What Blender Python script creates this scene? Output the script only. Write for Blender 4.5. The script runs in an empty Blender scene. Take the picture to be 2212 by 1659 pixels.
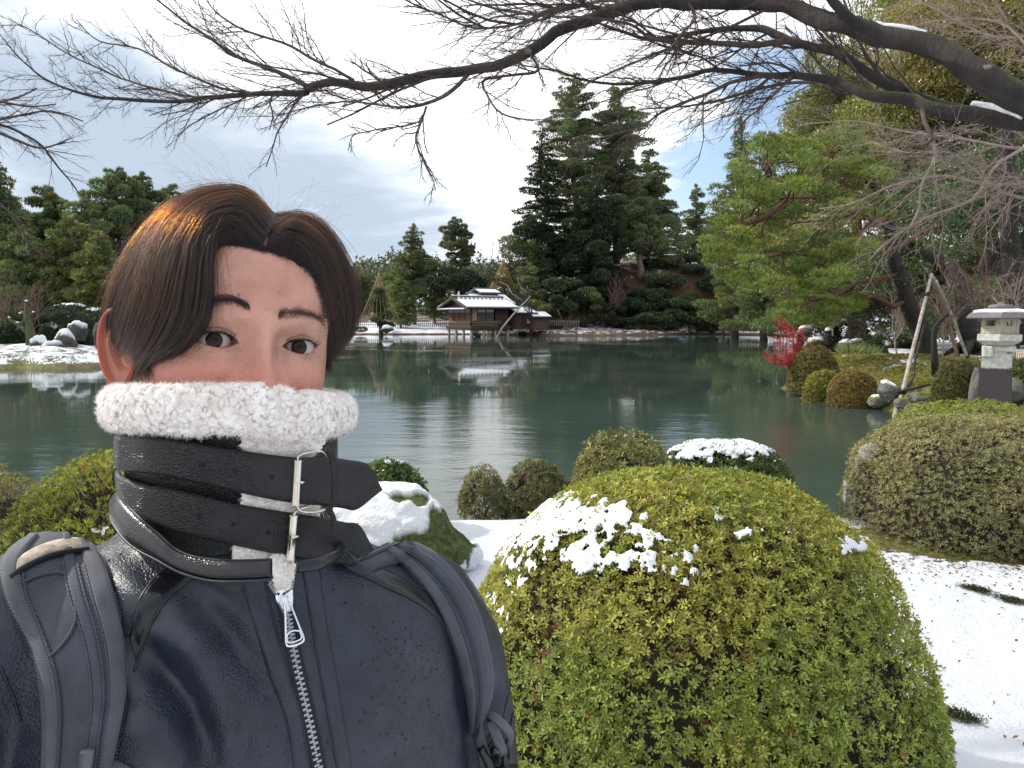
import bpy, bmesh, math, random
import numpy as np
from mathutils import Vector, Matrix
from mathutils.bvhtree import BVHTree

sc = bpy.context.scene
rng = np.random.default_rng(7)
random.seed(7)
COL = sc.collection

# ------------------------------------------------------------------ camera, sky, sun, exposure
CAM_Z = 2.15                      # water level is z = 0, the near bank z = 0.53
FPX = 1639.0                      # focal length in the 2212 px wide frame used for measuring
PITCH = math.radians(5.14)        # the camera looks slightly down
cam_d = bpy.data.cameras.new("camera")
cam = bpy.data.objects.new("camera", cam_d); COL.objects.link(cam)
cam_d.sensor_width = 36.0
cam_d.lens = 36.0 * FPX / 2212.0
cam_d.clip_start = 0.02
cam_d.clip_end = 5000
cam.location = (0, 0, CAM_Z)
cam.rotation_euler = (math.pi / 2 - PITCH, 0, 0)
sc.camera = cam

SUN_AZ, SUN_EL = math.radians(-68), math.radians(34)     # azimuth measured from +Y towards +X
sun_vec = Vector((math.sin(SUN_AZ) * math.cos(SUN_EL), math.cos(SUN_AZ) * math.cos(SUN_EL), math.sin(SUN_EL)))
sd = bpy.data.lights.new("sun", 'SUN'); sd.energy = 2.7; sd.angle = math.radians(0.8); sd.color = (1.0, 0.93, 0.83)
so = bpy.data.objects.new("sun", sd); COL.objects.link(so)
so.rotation_euler = (-sun_vec).to_track_quat('-Z', 'Y').to_euler()

vs = sc.view_settings
sc.display_settings.display_device = 'sRGB'
vs.view_transform = 'Standard'; vs.look = 'None'; vs.exposure = 0.42; vs.gamma = 1.0; vs.use_curve_mapping = False

cp, sp_ = math.cos(PITCH), math.sin(PITCH)
def ray(u, v):
    a, b = (u - 1106.0) / FPX, (829.5 - v) / FPX
    return np.array([a, cp + b * sp_, -sp_ + b * cp])      # per unit of depth along the camera axis
def P(u, v, d):
    return np.array([0, 0, CAM_Z]) + ray(u, v) * d
def G(u, v, z=0.0):
    r = ray(u, v); return np.array([0, 0, CAM_Z]) + r * ((z - CAM_Z) / r[2])
def Y(u, v, y):
    """the point on the line of sight whose distance straight ahead (world y) is y"""
    r = ray(u, v); return np.array([0, 0, CAM_Z]) + r * (y / r[1])
def proj(p):
    q = np.asarray(p, float) - np.array([0, 0, CAM_Z])
    d = q[..., 1] * cp - q[..., 2] * sp_
    b = q[..., 1] * sp_ + q[..., 2] * cp
    return 1106 + FPX * q[..., 0] / d, 829.5 - FPX * b / d, d

def build_world():
    w = bpy.data.worlds.new("World"); sc.world = w; w.use_nodes = True
    nt = w.node_tree; N = nt.nodes; L = nt.links
    for n in list(N): N.remove(n)
    def nd(t, **k):
        n = N.new(t)
        for a, b in k.items(): setattr(n, a, b)
        return n
    def val(n, i, x):
        if hasattr(x, 'links') or isinstance(x, bpy.types.NodeSocket): L.new(x, n.inputs[i])
        else: n.inputs[i].default_value = x
    def math_(op, a, b=0.0, c=None, clamp=False):
        n = nd('ShaderNodeMath', operation=op, use_clamp=clamp); val(n, 0, a); val(n, 1, b)
        if c is not None: val(n, 2, c)
        return n.outputs[0]
    out = nd('ShaderNodeOutputWorld')
    sky = nd('ShaderNodeTexSky', sky_type='NISHITA'); sky.sun_disc = False
    sky.sun_elevation = SUN_EL; sky.sun_rotation = SUN_AZ; sky.air_density = 1.0; sky.dust_density = 0.6; sky.ozone_density = 2.5
    bg1 = nd('ShaderNodeBackground'); L.new(sky.outputs[0], bg1.inputs[0]); bg1.inputs[1].default_value = 0.15
    tc = nd('ShaderNodeTexCoord'); sep = nd('ShaderNodeSeparateXYZ'); L.new(tc.outputs['Generated'], sep.inputs[0])
    zz = math_('MAXIMUM', sep.outputs[2], 0.0); den = math_('ADD', zz, 0.16)
    cx = math_('DIVIDE', sep.outputs[0], den); cy = math_('DIVIDE', sep.outputs[1], den)
    cmb = nd('ShaderNodeCombineXYZ'); L.new(cx, cmb.inputs[0]); L.new(cy, cmb.inputs[1])
    def noise(scale, detail, rough, off=0.0, dist=0.0):
        n = nd('ShaderNodeTexNoise'); n.inputs['Scale'].default_value = scale; n.inputs['Detail'].default_value = detail
        n.inputs['Roughness'].default_value = rough; n.inputs['Distortion'].default_value = dist
        m = nd('ShaderNodeMapping'); m.inputs['Location'].default_value = (off, off * .7, 0); L.new(cmb.outputs[0], m.inputs[0]); L.new(m.outputs[0], n.inputs[0])
        return n.outputs[0]
    def blob(u, v, wdeg, amp):
        r = ray(u, v); r = r / np.linalg.norm(r)
        d = nd('ShaderNodeVectorMath', operation='DOT_PRODUCT'); L.new(tc.outputs['Generated'], d.inputs[0]); d.inputs[1].default_value = tuple(r)
        k = 1.0 / (1 - math.cos(math.radians(wdeg)))
        e = math_('MULTIPLY', math_('SUBTRACT', d.outputs['Value'], 1.0), k)
        return math_('MULTIPLY', math_('POWER', 2.71828, e), amp)
    def total(xs):
        s = xs[0]
        for x in xs[1:]: s = math_('ADD', s, x)
        return s
    n1 = noise(0.9, 7, .58, 3.1, .3); n2 = noise(2.2, 8, .6, 9.4, .4); n3 = noise(0.55, 5, .5, 21.7, .2)
    # openings of blue sky between the clouds
    blue = total([math_('MULTIPLY', math_('SUBTRACT', n2, .5), 5.2), -0.62 + 0.0 if False else math_('ADD', -0.72, 0.0),
                  blob(1500, 370, 3.6, 1.5), blob(1650, 250, 5.0, 1.25), blob(1000, 255, 2.0, 1.1), blob(1420, 130, 5.0, .45), blob(1850, 150, 9.0, .45), blob(1530, 450, 3.0, .7)])
    bm = nd('ShaderNodeMapRange', interpolation_type='SMOOTHSTEP'); L.new(blue, bm.inputs[0]); bm.inputs[1].default_value = 0.0; bm.inputs[2].default_value = .9
    # clouds are brightest round the hidden sun and greyer away from it
    ds = nd('ShaderNodeVectorMath', operation='DOT_PRODUCT'); L.new(tc.outputs['Generated'], ds.inputs[0]); ds.inputs[1].default_value = tuple(sun_vec)
    away = math_('MULTIPLY', math_('SUBTRACT', 1.0, ds.outputs['Value']), .5)
    # grey undersides of the clouds
    grey = total([math_('MULTIPLY', math_('SUBTRACT', n1, .5), 3.0), math_('MULTIPLY', math_('SUBTRACT', n2, .5), .9), math_('MULTIPLY', math_('SUBTRACT', n3, .5), 1.0),
                  blob(150, 330, 13, .85), blob(420, 400, 12, .55), blob(760, 480, 9, .5), blob(250, 120, 3.0, .35), blob(990, 470, 6, .35), blob(620, 300, 8, .35),
                  blob(650, 100, 13, -.75), blob(1150, 330, 8, -.75), blob(1200, 200, 10, -.5), math_('ADD', -.26, 0), math_('MULTIPLY', away, 1.15)])
    gm = nd('ShaderNodeMapRange', interpolation_type='SMOOTHSTEP'); L.new(grey, gm.inputs[0]); gm.inputs[1].default_value = -.25; gm.inputs[2].default_value = .95
    cr = nd('ShaderNodeValToRGB'); L.new(gm.outputs[0], cr.inputs[0])
    e = cr.color_ramp.elements; e[0].color = (1.12, 1.13, 1.14, 1); e[1].position = 1.0; e[1].color = (.44, .52, .63, 1)
    m = e.new(.45); m.color = (.76, .81, .88, 1)
    bg2 = nd('ShaderNodeBackground'); L.new(cr.outputs[0], bg2.inputs[0]); bg2.inputs[1].default_value = 1.0
    mix = nd('ShaderNodeMixShader'); L.new(math_('MULTIPLY', bm.outputs[0], .82), mix.inputs[0]); L.new(bg2.outputs[0], mix.inputs[1]); L.new(bg1.outputs[0], mix.inputs[2])
    L.new(mix.outputs[0], out.inputs[0])
build_world()

# ------------------------------------------------------------------ numpy noise
def _hash(i, j, k):
    n = (i * 374761393 + j * 668265263 + k * 2147483647 + 1013904223) & 0xFFFFFFFF
    n = ((n ^ (n >> 13)) * 1274126177) & 0xFFFFFFFF
    n = n ^ (n >> 16)
    return (n & 0xFFFF) / 65535.0
def vnoise(p):
    p = np.asarray(p, float); f = np.floor(p).astype(np.int64); t = p - f; t = t * t * (3 - 2 * t)
    o = 0
    for a in (0, 1):
        for b in (0, 1):
            for c in (0, 1):
                w = (t[..., 0] if a else 1 - t[..., 0]) * (t[..., 1] if b else 1 - t[..., 1]) * (t[..., 2] if c else 1 - t[..., 2])
                o = o + w * _hash(f[..., 0] + a, f[..., 1] + b, f[..., 2] + c)
    return o
def fbm(p, oct=4, gain=.5):
    p = np.asarray(p, float); s = 0; a = 1; n = 0
    for i in range(oct):
        s = s + a * vnoise(p + 17.3 * i); n += a; a *= gain; p = p * 2.03
    return s / n                     # 0..1
def sstep(a, b, x):
    t = np.clip((x - a) / (b - a), 0, 1); return t * t * (3 - 2 * t)
def nrm(v):
    return v / np.maximum(np.linalg.norm(v, axis=-1, keepdims=True), 1e-9)

# ------------------------------------------------------------------ meshes
class MB:
    """collects verts / tris / quads (+ a colour per vertex) and links them as ONE object"""
    def __init__(s): s.v = []; s.t = []; s.q = []; s.c = []; s.n = 0
    def add(s, v, t=None, q=None, c=None):
        v = np.asarray(v, np.float32).reshape(-1, 3)
        s.v.append(v)
        if t is not None and len(t): s.t.append(np.asarray(t, np.int64).reshape(-1, 3) + s.n)
        if q is not None and len(q): s.q.append(np.asarray(q, np.int64).reshape(-1, 4) + s.n)
        cc = np.ones((len(v), 3), np.float32)
        if c is not None: cc[:] = np.asarray(c, np.float32)
        s.c.append(cc); s.n += len(v); return s
    def mesh(s, name, smooth=True, auto=None):
        v = np.concatenate(s.v) if s.v else np.zeros((0, 3), np.float32)
        t = np.concatenate(s.t) if s.t else np.zeros((0, 3), np.int64)
        q = np.concatenate(s.q) if s.q else np.zeros((0, 4), np.int64)
        me = bpy.data.meshes.new(name)
        me.vertices.add(len(v)); me.vertices.foreach_set('co', v.astype(np.float32).ravel())
        nl = len(t) * 3 + len(q) * 4
        me.loops.add(nl); me.loops.foreach_set('vertex_index', np.concatenate([t.ravel(), q.ravel()]).astype(np.int32))
        me.polygons.add(len(t) + len(q))
        st = np.concatenate([np.arange(len(t)) * 3, len(t) * 3 + np.arange(len(q)) * 4]).astype(np.int32)
        me.polygons.foreach_set('loop_start', st)
        me.polygons.foreach_set('use_smooth', np.full(len(t) + len(q), bool(smooth)))
        me.update(calc_edges=True)
        c = np.concatenate(s.c) if s.c else np.ones((0, 3))
        at = me.color_attributes.new('col', 'FLOAT_COLOR', 'POINT')
        at.data.foreach_set('color', np.concatenate([c, np.ones((len(c), 1))], 1).astype(np.float32).ravel())
        if auto is not None and smooth:
            try: me.set_sharp_from_angle(angle=math.radians(auto))
            except Exception: pass
        return me
    def build(s, name, mat, parent=None, smooth=True, auto=None, kind=None):
        me = s.mesh(name, smooth, auto)
        if mat: me.materials.append(mat)
        return link(name, me, parent, kind)

def link(name, me, parent=None, kind=None):
    o = bpy.data.objects.new(name, me); COL.objects.link(o)
    if parent is not None:
        o.parent = parent
        o.matrix_parent_inverse = parent.matrix_world.inverted() if False else Matrix.Translation(-Vector(parent.location)) if parent.type == 'EMPTY' else Matrix()
    if kind: o['kind'] = kind
    return o
def thing(name, label, cat, loc=(0, 0, 0), group=None):
    o = bpy.data.objects.new(name, None); COL.objects.link(o); o.location = tuple(float(x) for x in loc); o.empty_display_size = .1
    o['label'] = label; o['category'] = cat
    if group: o['group'] = group
    return o
def tag(o, label, cat=None, group=None, kind=None):
    o['label'] = label
    if cat: o['category'] = cat
    if group: o['group'] = group
    if kind: o['kind'] = kind
    return o

def tube(mb, pts, rad, sides=6, c=None, cap=True):
    pts = np.asarray(pts, float); n = len(pts); rad = np.broadcast_to(np.asarray(rad, float), (n,))
    t = np.gradient(pts, axis=0); t = nrm(t)
    ref = np.array([0, 0, 1.0]) if abs(t[:, 2]).mean() < .8 else np.array([1.0, 0, 0])
    a = nrm(np.cross(t, ref)); b = np.cross(t, a)
    ang = np.arange(sides) * 2 * np.pi / sides
    ring = a[:, None, :] * np.cos(ang)[None, :, None] + b[:, None, :] * np.sin(ang)[None, :, None]
    v = pts[:, None, :] + ring * rad[:, None, None]
    i = np.arange(n - 1)[:, None] * sides; j = np.arange(sides)[None, :]; k = (j + 1) % sides
    q = np.stack([i + j, i + k, i + sides + k, i + sides + j], -1).reshape(-1, 4)
    v = v.reshape(-1, 3); tt = []
    if cap and sides > 3:
        v = np.concatenate([v, pts[:1], pts[-1:]]); e = n * sides
        for x in range(sides):
            tt.append((e, (x + 1) % sides, x)); tt.append((e + 1, (n - 1) * sides + x, (n - 1) * sides + (x + 1) % sides))
    mb.add(v, tt or None, q, c)
def box(mb, c, s, R=None, col=None, bev=0.0):
    """box with centre c, full sizes s, rotation matrix R (3x3)"""
    c = np.asarray(c, float); h = np.asarray(s, float) / 2
    if bev <= 0:
        v = np.array([[x, y, z] for x in (-1, 1) for y in (-1, 1) for z in (-1, 1)], float) * h
        q = [(0, 1, 3, 2), (4, 6, 7, 5), (0, 4, 5, 1), (2, 3, 7, 6), (0, 2, 6, 4), (1, 5, 7, 3)]
        t = None
    else:
        b = min(bev, h.min() * .9); v = []; idx = {}
        for x in (-1, 1):
            for y in (-1, 1):
                for z in (-1, 1):
                    s_ = np.array([x, y, z])
                    for ax in range(3):
                        p = s_ * (h - b); p[ax] = s_[ax] * h[ax]; idx[(x, y, z, ax)] = len(v); v.append(p)
        q = []; t = []
        for ax in range(3):
            o1, o2 = [a for a in range(3) if a != ax]
            for sg in (-1, 1):
                ring = []
                for (p1, p2) in ((-1, -1), (1, -1), (1, 1), (-1, 1)):
                    k = [0, 0, 0]; k[ax] = sg; k[o1] = p1; k[o2] = p2; ring.append(idx[(*k, ax)])
                q.append(ring)
        for ax in range(3):
            o1, o2 = [a for a in range(3) if a != ax]
            for p1 in (-1, 1):
                for p2 in (-1, 1):
                    ks = []
                    for sg in (-1, 1):
                        k = [0, 0, 0]; k[ax] = sg; k[o1] = p1; k[o2] = p2; ks.append(tuple(k))
                    q.append((idx[(*ks[0], o1)], idx[(*ks[1], o1)], idx[(*ks[1], o2)], idx[(*ks[0], o2)]))
        for x in (-1, 1):
            for y in (-1, 1):
                for z in (-1, 1): t.append((idx[(x, y, z, 0)], idx[(x, y, z, 1)], idx[(x, y, z, 2)]))
        v = np.array(v)
    if R is not None: v = v @ np.asarray(R).T
    mb.add(v + c, t, q, col)
def grid_q(nu, nv, wrap=False):
    i = np.arange(nu - 1)[:, None]; j = np.arange(nv if wrap else nv - 1)[None, :]; k = (j + 1) % nv
    return np.stack([i * nv + j, i * nv + k, (i + 1) * nv + k, (i + 1) * nv + j], -1).reshape(-1, 4)
def lathe(mb, prof, c, sides=24, col=None, R=None, flat=False):
    """prof: list of (r, z)"""
    prof = np.asarray(prof, float); a = np.arange(sides) * 2 * np.pi / sides + (np.pi / sides if flat else 0)
    v = np.stack([prof[:, :1] * np.cos(a), prof[:, :1] * np.sin(a), np.repeat(prof[:, 1:], sides, 1)], -1).reshape(-1, 3)
    if R is not None: v = v @ np.asarray(R).T
    mb.add(v + np.asarray(c), None, grid_q(len(prof), sides, True), col)
def frames(n):
    n = nrm(n); r = np.where(np.abs(n[:, 2:3]) > .9, np.array([[1.0, 0, 0]]), np.array([[0, 0, 1.0]]))
    a = nrm(np.cross(n, r)); return a, np.cross(n, a)
def rosettes(mb, p, n, k, ln, wd, cols, up=(.35, .9), cvar=.25):
    """k folded leaves round every point p with outward normal n"""
    M = len(p); a, b = frames(n)
    ang = rng.uniform(0, 6.28, (M, 1)) + np.arange(k)[None] * 6.283 / k + rng.normal(0, .25, (M, k))
    el = rng.uniform(up[0], up[1], (M, k))
    d = (a[:, None] * np.cos(ang)[..., None] + b[:, None] * np.sin(ang)[..., None]) * np.cos(el)[..., None] + n[:, None] * np.sin(el)[..., None]
    side = nrm(np.cross(d, n[:, None] + 1e-3)); up_ = np.cross(side, d)
    L = ln * rng.uniform(.6, 1.2, (M, k, 1)); W = wd * rng.uniform(.7, 1.2, (M, k, 1))
    p0 = p[:, None] + d * L * .08
    v = np.stack([p0, p0 + d * L * .55 + side * W / 2 + up_ * W * .12, p0 + d * L - up_ * L * .06, p0 + d * L * .55 - side * W / 2 + up_ * W * .12], 2)
    c = cols[:, None, :] * rng.uniform(1 - cvar, 1 + cvar, (M, k, 1)) * np.array([1, 1, 1.0])
    c = np.repeat(c[:, :, None], 4, 2)
    m = M * k; i = np.arange(m)[:, None] * 4
    t = np.concatenate([i + np.array([[0, 1, 2]]), i + np.array([[0, 2, 3]])])
    mb.add(v.reshape(-1, 3), t, None, c.reshape(-1, 3))
def leaf_tris(mb, p, d, ln, wd, cols):
    """one thin triangle pair per point along direction d"""
    M = len(p); s = nrm(np.cross(d, rng.normal(0, 1, (M, 3))))
    L = ln * rng.uniform(.6, 1.3, (M, 1)); W = wd * rng.uniform(.6, 1.3, (M, 1))
    v = np.stack([p - s * W / 2, p + s * W / 2, p + d * L], 1)
    mb.add(v.reshape(-1, 3), np.arange(M * 3).reshape(-1, 3), None, np.repeat(cols[:, None], 3, 1).reshape(-1, 3))

# ------------------------------------------------------------------ materials
MATS = {}
def mat(name, fn=None, **k):
    if name in MATS: return MATS[name]
    m = bpy.data.materials.new(name); m.use_nodes = True; nt = m.node_tree
    for n in list(nt.nodes): nt.nodes.remove(n)
    h = NT(nt); fn(h, **k); MATS[name] = m; return m
class NT:
    def __init__(s, nt): s.nt = nt; s.out = nt.nodes.new('ShaderNodeOutputMaterial')
    def nd(s, t, **k):
        n = s.nt.nodes.new(t)
        for a, b in k.items(): setattr(n, a, b)
        return n
    def put(s, sock, x):
        if isinstance(x, bpy.types.NodeSocket): s.nt.links.new(x, sock)
        elif x is not None:
            if isinstance(x, tuple) and len(x) == 3 and sock.type == 'RGBA': x = (*x, 1)
            sock.default_value = x
    def m(s, op, a, b=0.0, clamp=False):
        n = s.nd('ShaderNodeMath', operation=op, use_clamp=clamp); s.put(n.inputs[0], a); s.put(n.inputs[1], b); return n.outputs[0]
    def obj(s): return s.nd('ShaderNodeTexCoord').outputs['Object']
    def mapv(s, v, sc=(1, 1, 1), rot=(0, 0, 0)):
        n = s.nd('ShaderNodeMapping'); s.put(n.inputs[0], v); n.inputs['Scale'].default_value = sc; n.inputs['Rotation'].default_value = rot; return n.outputs[0]
    def noise(s, scale, detail=4, rough=.55, v=None, dist=0.0):
        n = s.nd('ShaderNodeTexNoise'); s.put(n.inputs['Vector'], v if v is not None else s.obj())
        n.inputs['Scale'].default_value = scale; n.inputs['Detail'].default_value = detail; n.inputs['Roughness'].default_value = rough; n.inputs['Distortion'].default_value = dist
        return n.outputs[0]
    def voro(s, scale, v=None, feat='F1', out='Distance', rnd=1.0):
        n = s.nd('ShaderNodeTexVoronoi', feature=feat); s.put(n.inputs['Vector'], v if v is not None else s.obj()); n.inputs['Scale'].default_value = scale; n.inputs['Randomness'].default_value = rnd
        return n.outputs[out]
    def rng(s, x, a, b, c=0.0, d=1.0, smooth=True):
        n = s.nd('ShaderNodeMapRange', interpolation_type='SMOOTHSTEP' if smooth else 'LINEAR'); s.put(n.inputs[0], x)
        for i, y in enumerate((a, b, c, d)): s.put(n.inputs[i + 1], y)
        return n.outputs[0]
    def mix(s, f, a, b, mode='MIX'):
        n = s.nd('ShaderNodeMix', data_type='RGBA', blend_type=mode); s.put(n.inputs[0], f)
        s.put(n.inputs[6], a); s.put(n.inputs[7], b); return n.outputs[2]
    def ramp(s, f, stops):
        n = s.nd('ShaderNodeValToRGB'); s.put(n.inputs[0], f); e = n.color_ramp.elements
        e[0].position, e[0].color = stops[0][0], (*stops[0][1], 1); e[1].position, e[1].color = stops[-1][0], (*stops[-1][1], 1)
        for p, c in stops[1:-1]: x = e.new(p); x.color = (*c, 1)
        return n.outputs[0]
    def attr(s, n='col'):
        x = s.nd('ShaderNodeAttribute'); x.attribute_name = n; return x.outputs['Color']
    def sepc(s, c):
        n = s.nd('ShaderNodeSeparateColor'); s.put(n.inputs[0], c); return n.outputs
    def bump(s, h, dist, strength=1.0, nrm=None):
        n = s.nd('ShaderNodeBump'); n.inputs['Strength'].default_value = strength; n.inputs['Distance'].default_value = dist
        s.put(n.inputs['Height'], h)
        if nrm is not None: s.put(n.inputs['Normal'], nrm)
        return n.outputs[0]
    def pr(s, col, rough=.6, normal=None, out=True, **k):
        b = s.nd('ShaderNodeBsdfPrincipled'); s.put(b.inputs['Base Color'], col); s.put(b.inputs['Roughness'], rough)
        if normal is not None: s.put(b.inputs['Normal'], normal)
        for a, x in k.items(): s.put(b.inputs[a.replace('_', ' ')], x)
        if out: s.nt.links.new(b.outputs[0], s.out.inputs[0])
        return b.outputs[0]

def f_leaf(h, trans=.35, rough=.45, tint=(1, 1, 1), spec=.5):
    c = h.attr()
    c = h.mix(1.0, c, tint, 'MULTIPLY')
    b = h.pr(c, rough, out=False, Specular_IOR_Level=spec)
    t = h.nd('ShaderNodeBsdfTranslucent'); h.put(t.inputs[0], h.mix(1.0, c, (1.25, 1.25, .7), 'MULTIPLY'))
    mx = h.nd('ShaderNodeMixShader'); mx.inputs[0].default_value = trans
    h.nt.links.new(b, mx.inputs[1]); h.nt.links.new(t.outputs[0], mx.inputs[2]); h.nt.links.new(mx.outputs[0], h.out.inputs[0])
def f_bark(h, a=(.05, .035, .028), b=(.13, .10, .085), moss=0.0, scale=9.0, bd=.02):
    o = h.obj(); n = h.noise(scale, 6, .65, h.mapv(o, (1, 1, .35)))
    c = h.ramp(n, [(.32, a), (.7, b)])
    if moss > 0:
        g = h.nd('ShaderNodeNewGeometry'); z = h.nd('ShaderNodeSeparateXYZ'); h.put(z.inputs[0], g.outputs['Normal'])
        f = h.rng(h.m('ADD', h.m('MULTIPLY', h.noise(2.3, 5), 1.2), h.m('MULTIPLY', z.outputs[2], .35)), 1.0 - moss, 1.15 - moss)
        c = h.mix(f, c, (.045, .055, .018))
        c = h.mix(h.rng(h.noise(6.5, 3, .5, h.mapv(o, (1, 1, 1))), .66, .69), c, (.20, .18, .14))
    h.pr(c, .9, h.bump(h.m('ADD', h.noise(scale * 3, 6, .7, h.mapv(o, (1, 1, .3))), h.noise(scale * .7, 4, .6)), bd))
def f_snow(h):
    n = h.noise(3.5, 6, .6); f = h.noise(140, 3, .7)
    c = h.mix(h.rng(n, .3, .7), (.73, .755, .80), (.80, .82, .85))
    nb = h.bump(h.m('ADD', h.m('MULTIPLY', h.noise(22, 6, .7), 1.0), h.m('MULTIPLY', f, .12)), .02, .8)
    h.pr(c, .7, nb, Subsurface_Weight=.15, Subsurface_Scale=.03, Subsurface_Radius=(1.0, 1.0, 1.0))
def f_plain(h, col=(.5, .5, .5), rough=.6, metal=0.0, ns=30.0, var=.25, bd=.002):
    n = h.noise(ns, 5, .6)
    c = h.mix(h.rng(n, .3, .7), tuple(x * (1 - var) for x in col), tuple(min(1, x * (1 + var)) for x in col))
    h.pr(c, rough, h.bump(n, bd), Metallic=metal)
def plain(name, col, rough=.6, metal=0.0, ns=30.0, var=.2, bd=.002):
    return mat(name, f_plain, col=col, rough=rough, metal=metal, ns=ns, var=var, bd=bd)
M_snow = mat('snow', f_snow)
# ------------------------------------------------------------------ pond outline and terrain
def gw(u, v): return G(u, v, 0.0)[:2]
pond = np.array([(-16, 7.0), (-8, 6.9), (-5.2, 6.6), (-3.2, 6.35), (-1.6, 6.55), (-0.7, 6.45), (.2, 6.5), (1.2, 6.45), (2.0, 6.5), (2.9, 6.6), (3.6, 7.1), (4.3, 8.2), (5.1, 9.6), (6.0, 11.6), (7.3, 13.6)] +
    [tuple(gw(*p)) for p in ((2060, 912), (1985, 903), (1935, 892), (1893, 880), (1850, 870), (1790, 866), (1745, 856), (1712, 846), (1698, 832), (1702, 812), (1725, 796), (1790, 778), (1850, 771), (1905, 768), (1975, 768),
                             (1990, 762), (1935, 757), (1880, 752), (1830, 752), (1785, 746), (1745, 737), (1700, 724.5), (1600, 723), (1500, 722), (1400, 724), (1300, 725.5), (1200, 726.5), (1150, 725),
                             (1100, 723.5), (1000, 722.5), (900, 722.5), (780, 722.5), (600, 722), (430, 724), (330, 727), (240, 733))] +
    [(-38, 62), (-40, 48), (-34, 40), (-32, 30), (-26, 18), (-20, 9)])
isle = np.array([tuple(gw(*p)) for p in ((-60, 800), (40, 797), (150, 796), (215, 794), (262, 789), (275, 778), (262, 768), (285, 757), (350, 744), (420, 735))] + [(-44, 95), (-80, 95), (-80, 30), (-32, 30)])

def poly_sd(poly, x, y):
    """signed distance, negative inside"""
    d = np.full(x.shape, 1e9); ins = np.zeros(x.shape, bool); n = len(poly)
    for i in range(n):
        ax, ay = poly[i]; bx, by = poly[(i + 1) % n]; ex, ey = bx - ax, by - ay
        t = np.clip(((x - ax) * ex + (y - ay) * ey) / (ex * ex + ey * ey), 0, 1)
        d = np.minimum(d, np.hypot(x - ax - t * ex, y - ay - t * ey))
        c = ((ay > y) != (by > y)) & (x < (bx - ax) * (y - ay) / (by - ay + 1e-12) + ax); ins ^= c
    return np.where(ins, -d, d)
def land_sd(x, y):
    s = np.minimum(poly_sd(pond, x, y), 1e9)
    return np.maximum(s, -poly_sd(isle, x, y))
def ground_h(x, y, sd=None):
    x = np.asarray(x, float); y = np.asarray(y, float)
    s = land_sd(x, y) if sd is None else sd
    r = np.hypot(x, y)
    p3 = np.stack([x, y, x * 0], -1)
    jag = (fbm(p3 * .9 + 5, 3) - .5) * np.clip(r / 22, .05, 1.4)
    s2 = s + jag
    near = sstep(18, 9, r)
    lo = np.where(s2 > 0, .53 * sstep(0, .55 + .6 * (1 - near), s2) ** .6, np.maximum(-.7, s2 * .7))
    lumps = (fbm(p3 * .35 + 11, 4) - .5) * .5 * sstep(.8, 4, s2) * sstep(8, 20, r) + (fbm(p3 * 1.3, 4) - .5) * .10 * sstep(.2, 1, s2)
    pen = .35 * np.exp(-(((x - 12.8) / 4.0) ** 2 + ((y - 23) / 5) ** 2)) * sstep(.3, 2.5, s2)
    hill = 7.9 * np.exp(-(((x - 25) / 17) ** 2 + ((y - 108) / 11) ** 2)) * sstep(0, 7, s2)
    hill = np.maximum(hill, 7.7 * sstep(16, 7, np.hypot((x - 20.5) * .8, y - 104)) * sstep(0, 7, s2))
    back = 1.8 * sstep(2, 25, s2) * sstep(45, 80, r)
    isl = .30 * np.exp(-(((x + 22) / 7) ** 2 + ((y - 36) / 4) ** 2)) * sstep(0, 3, s2)
    far = sstep(150, 500, r) * 6
    return lo + lumps + pen + hill + back + isl + far
def gz(x, y): return float(ground_h(np.array([x]), np.array([y]))[0])

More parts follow.
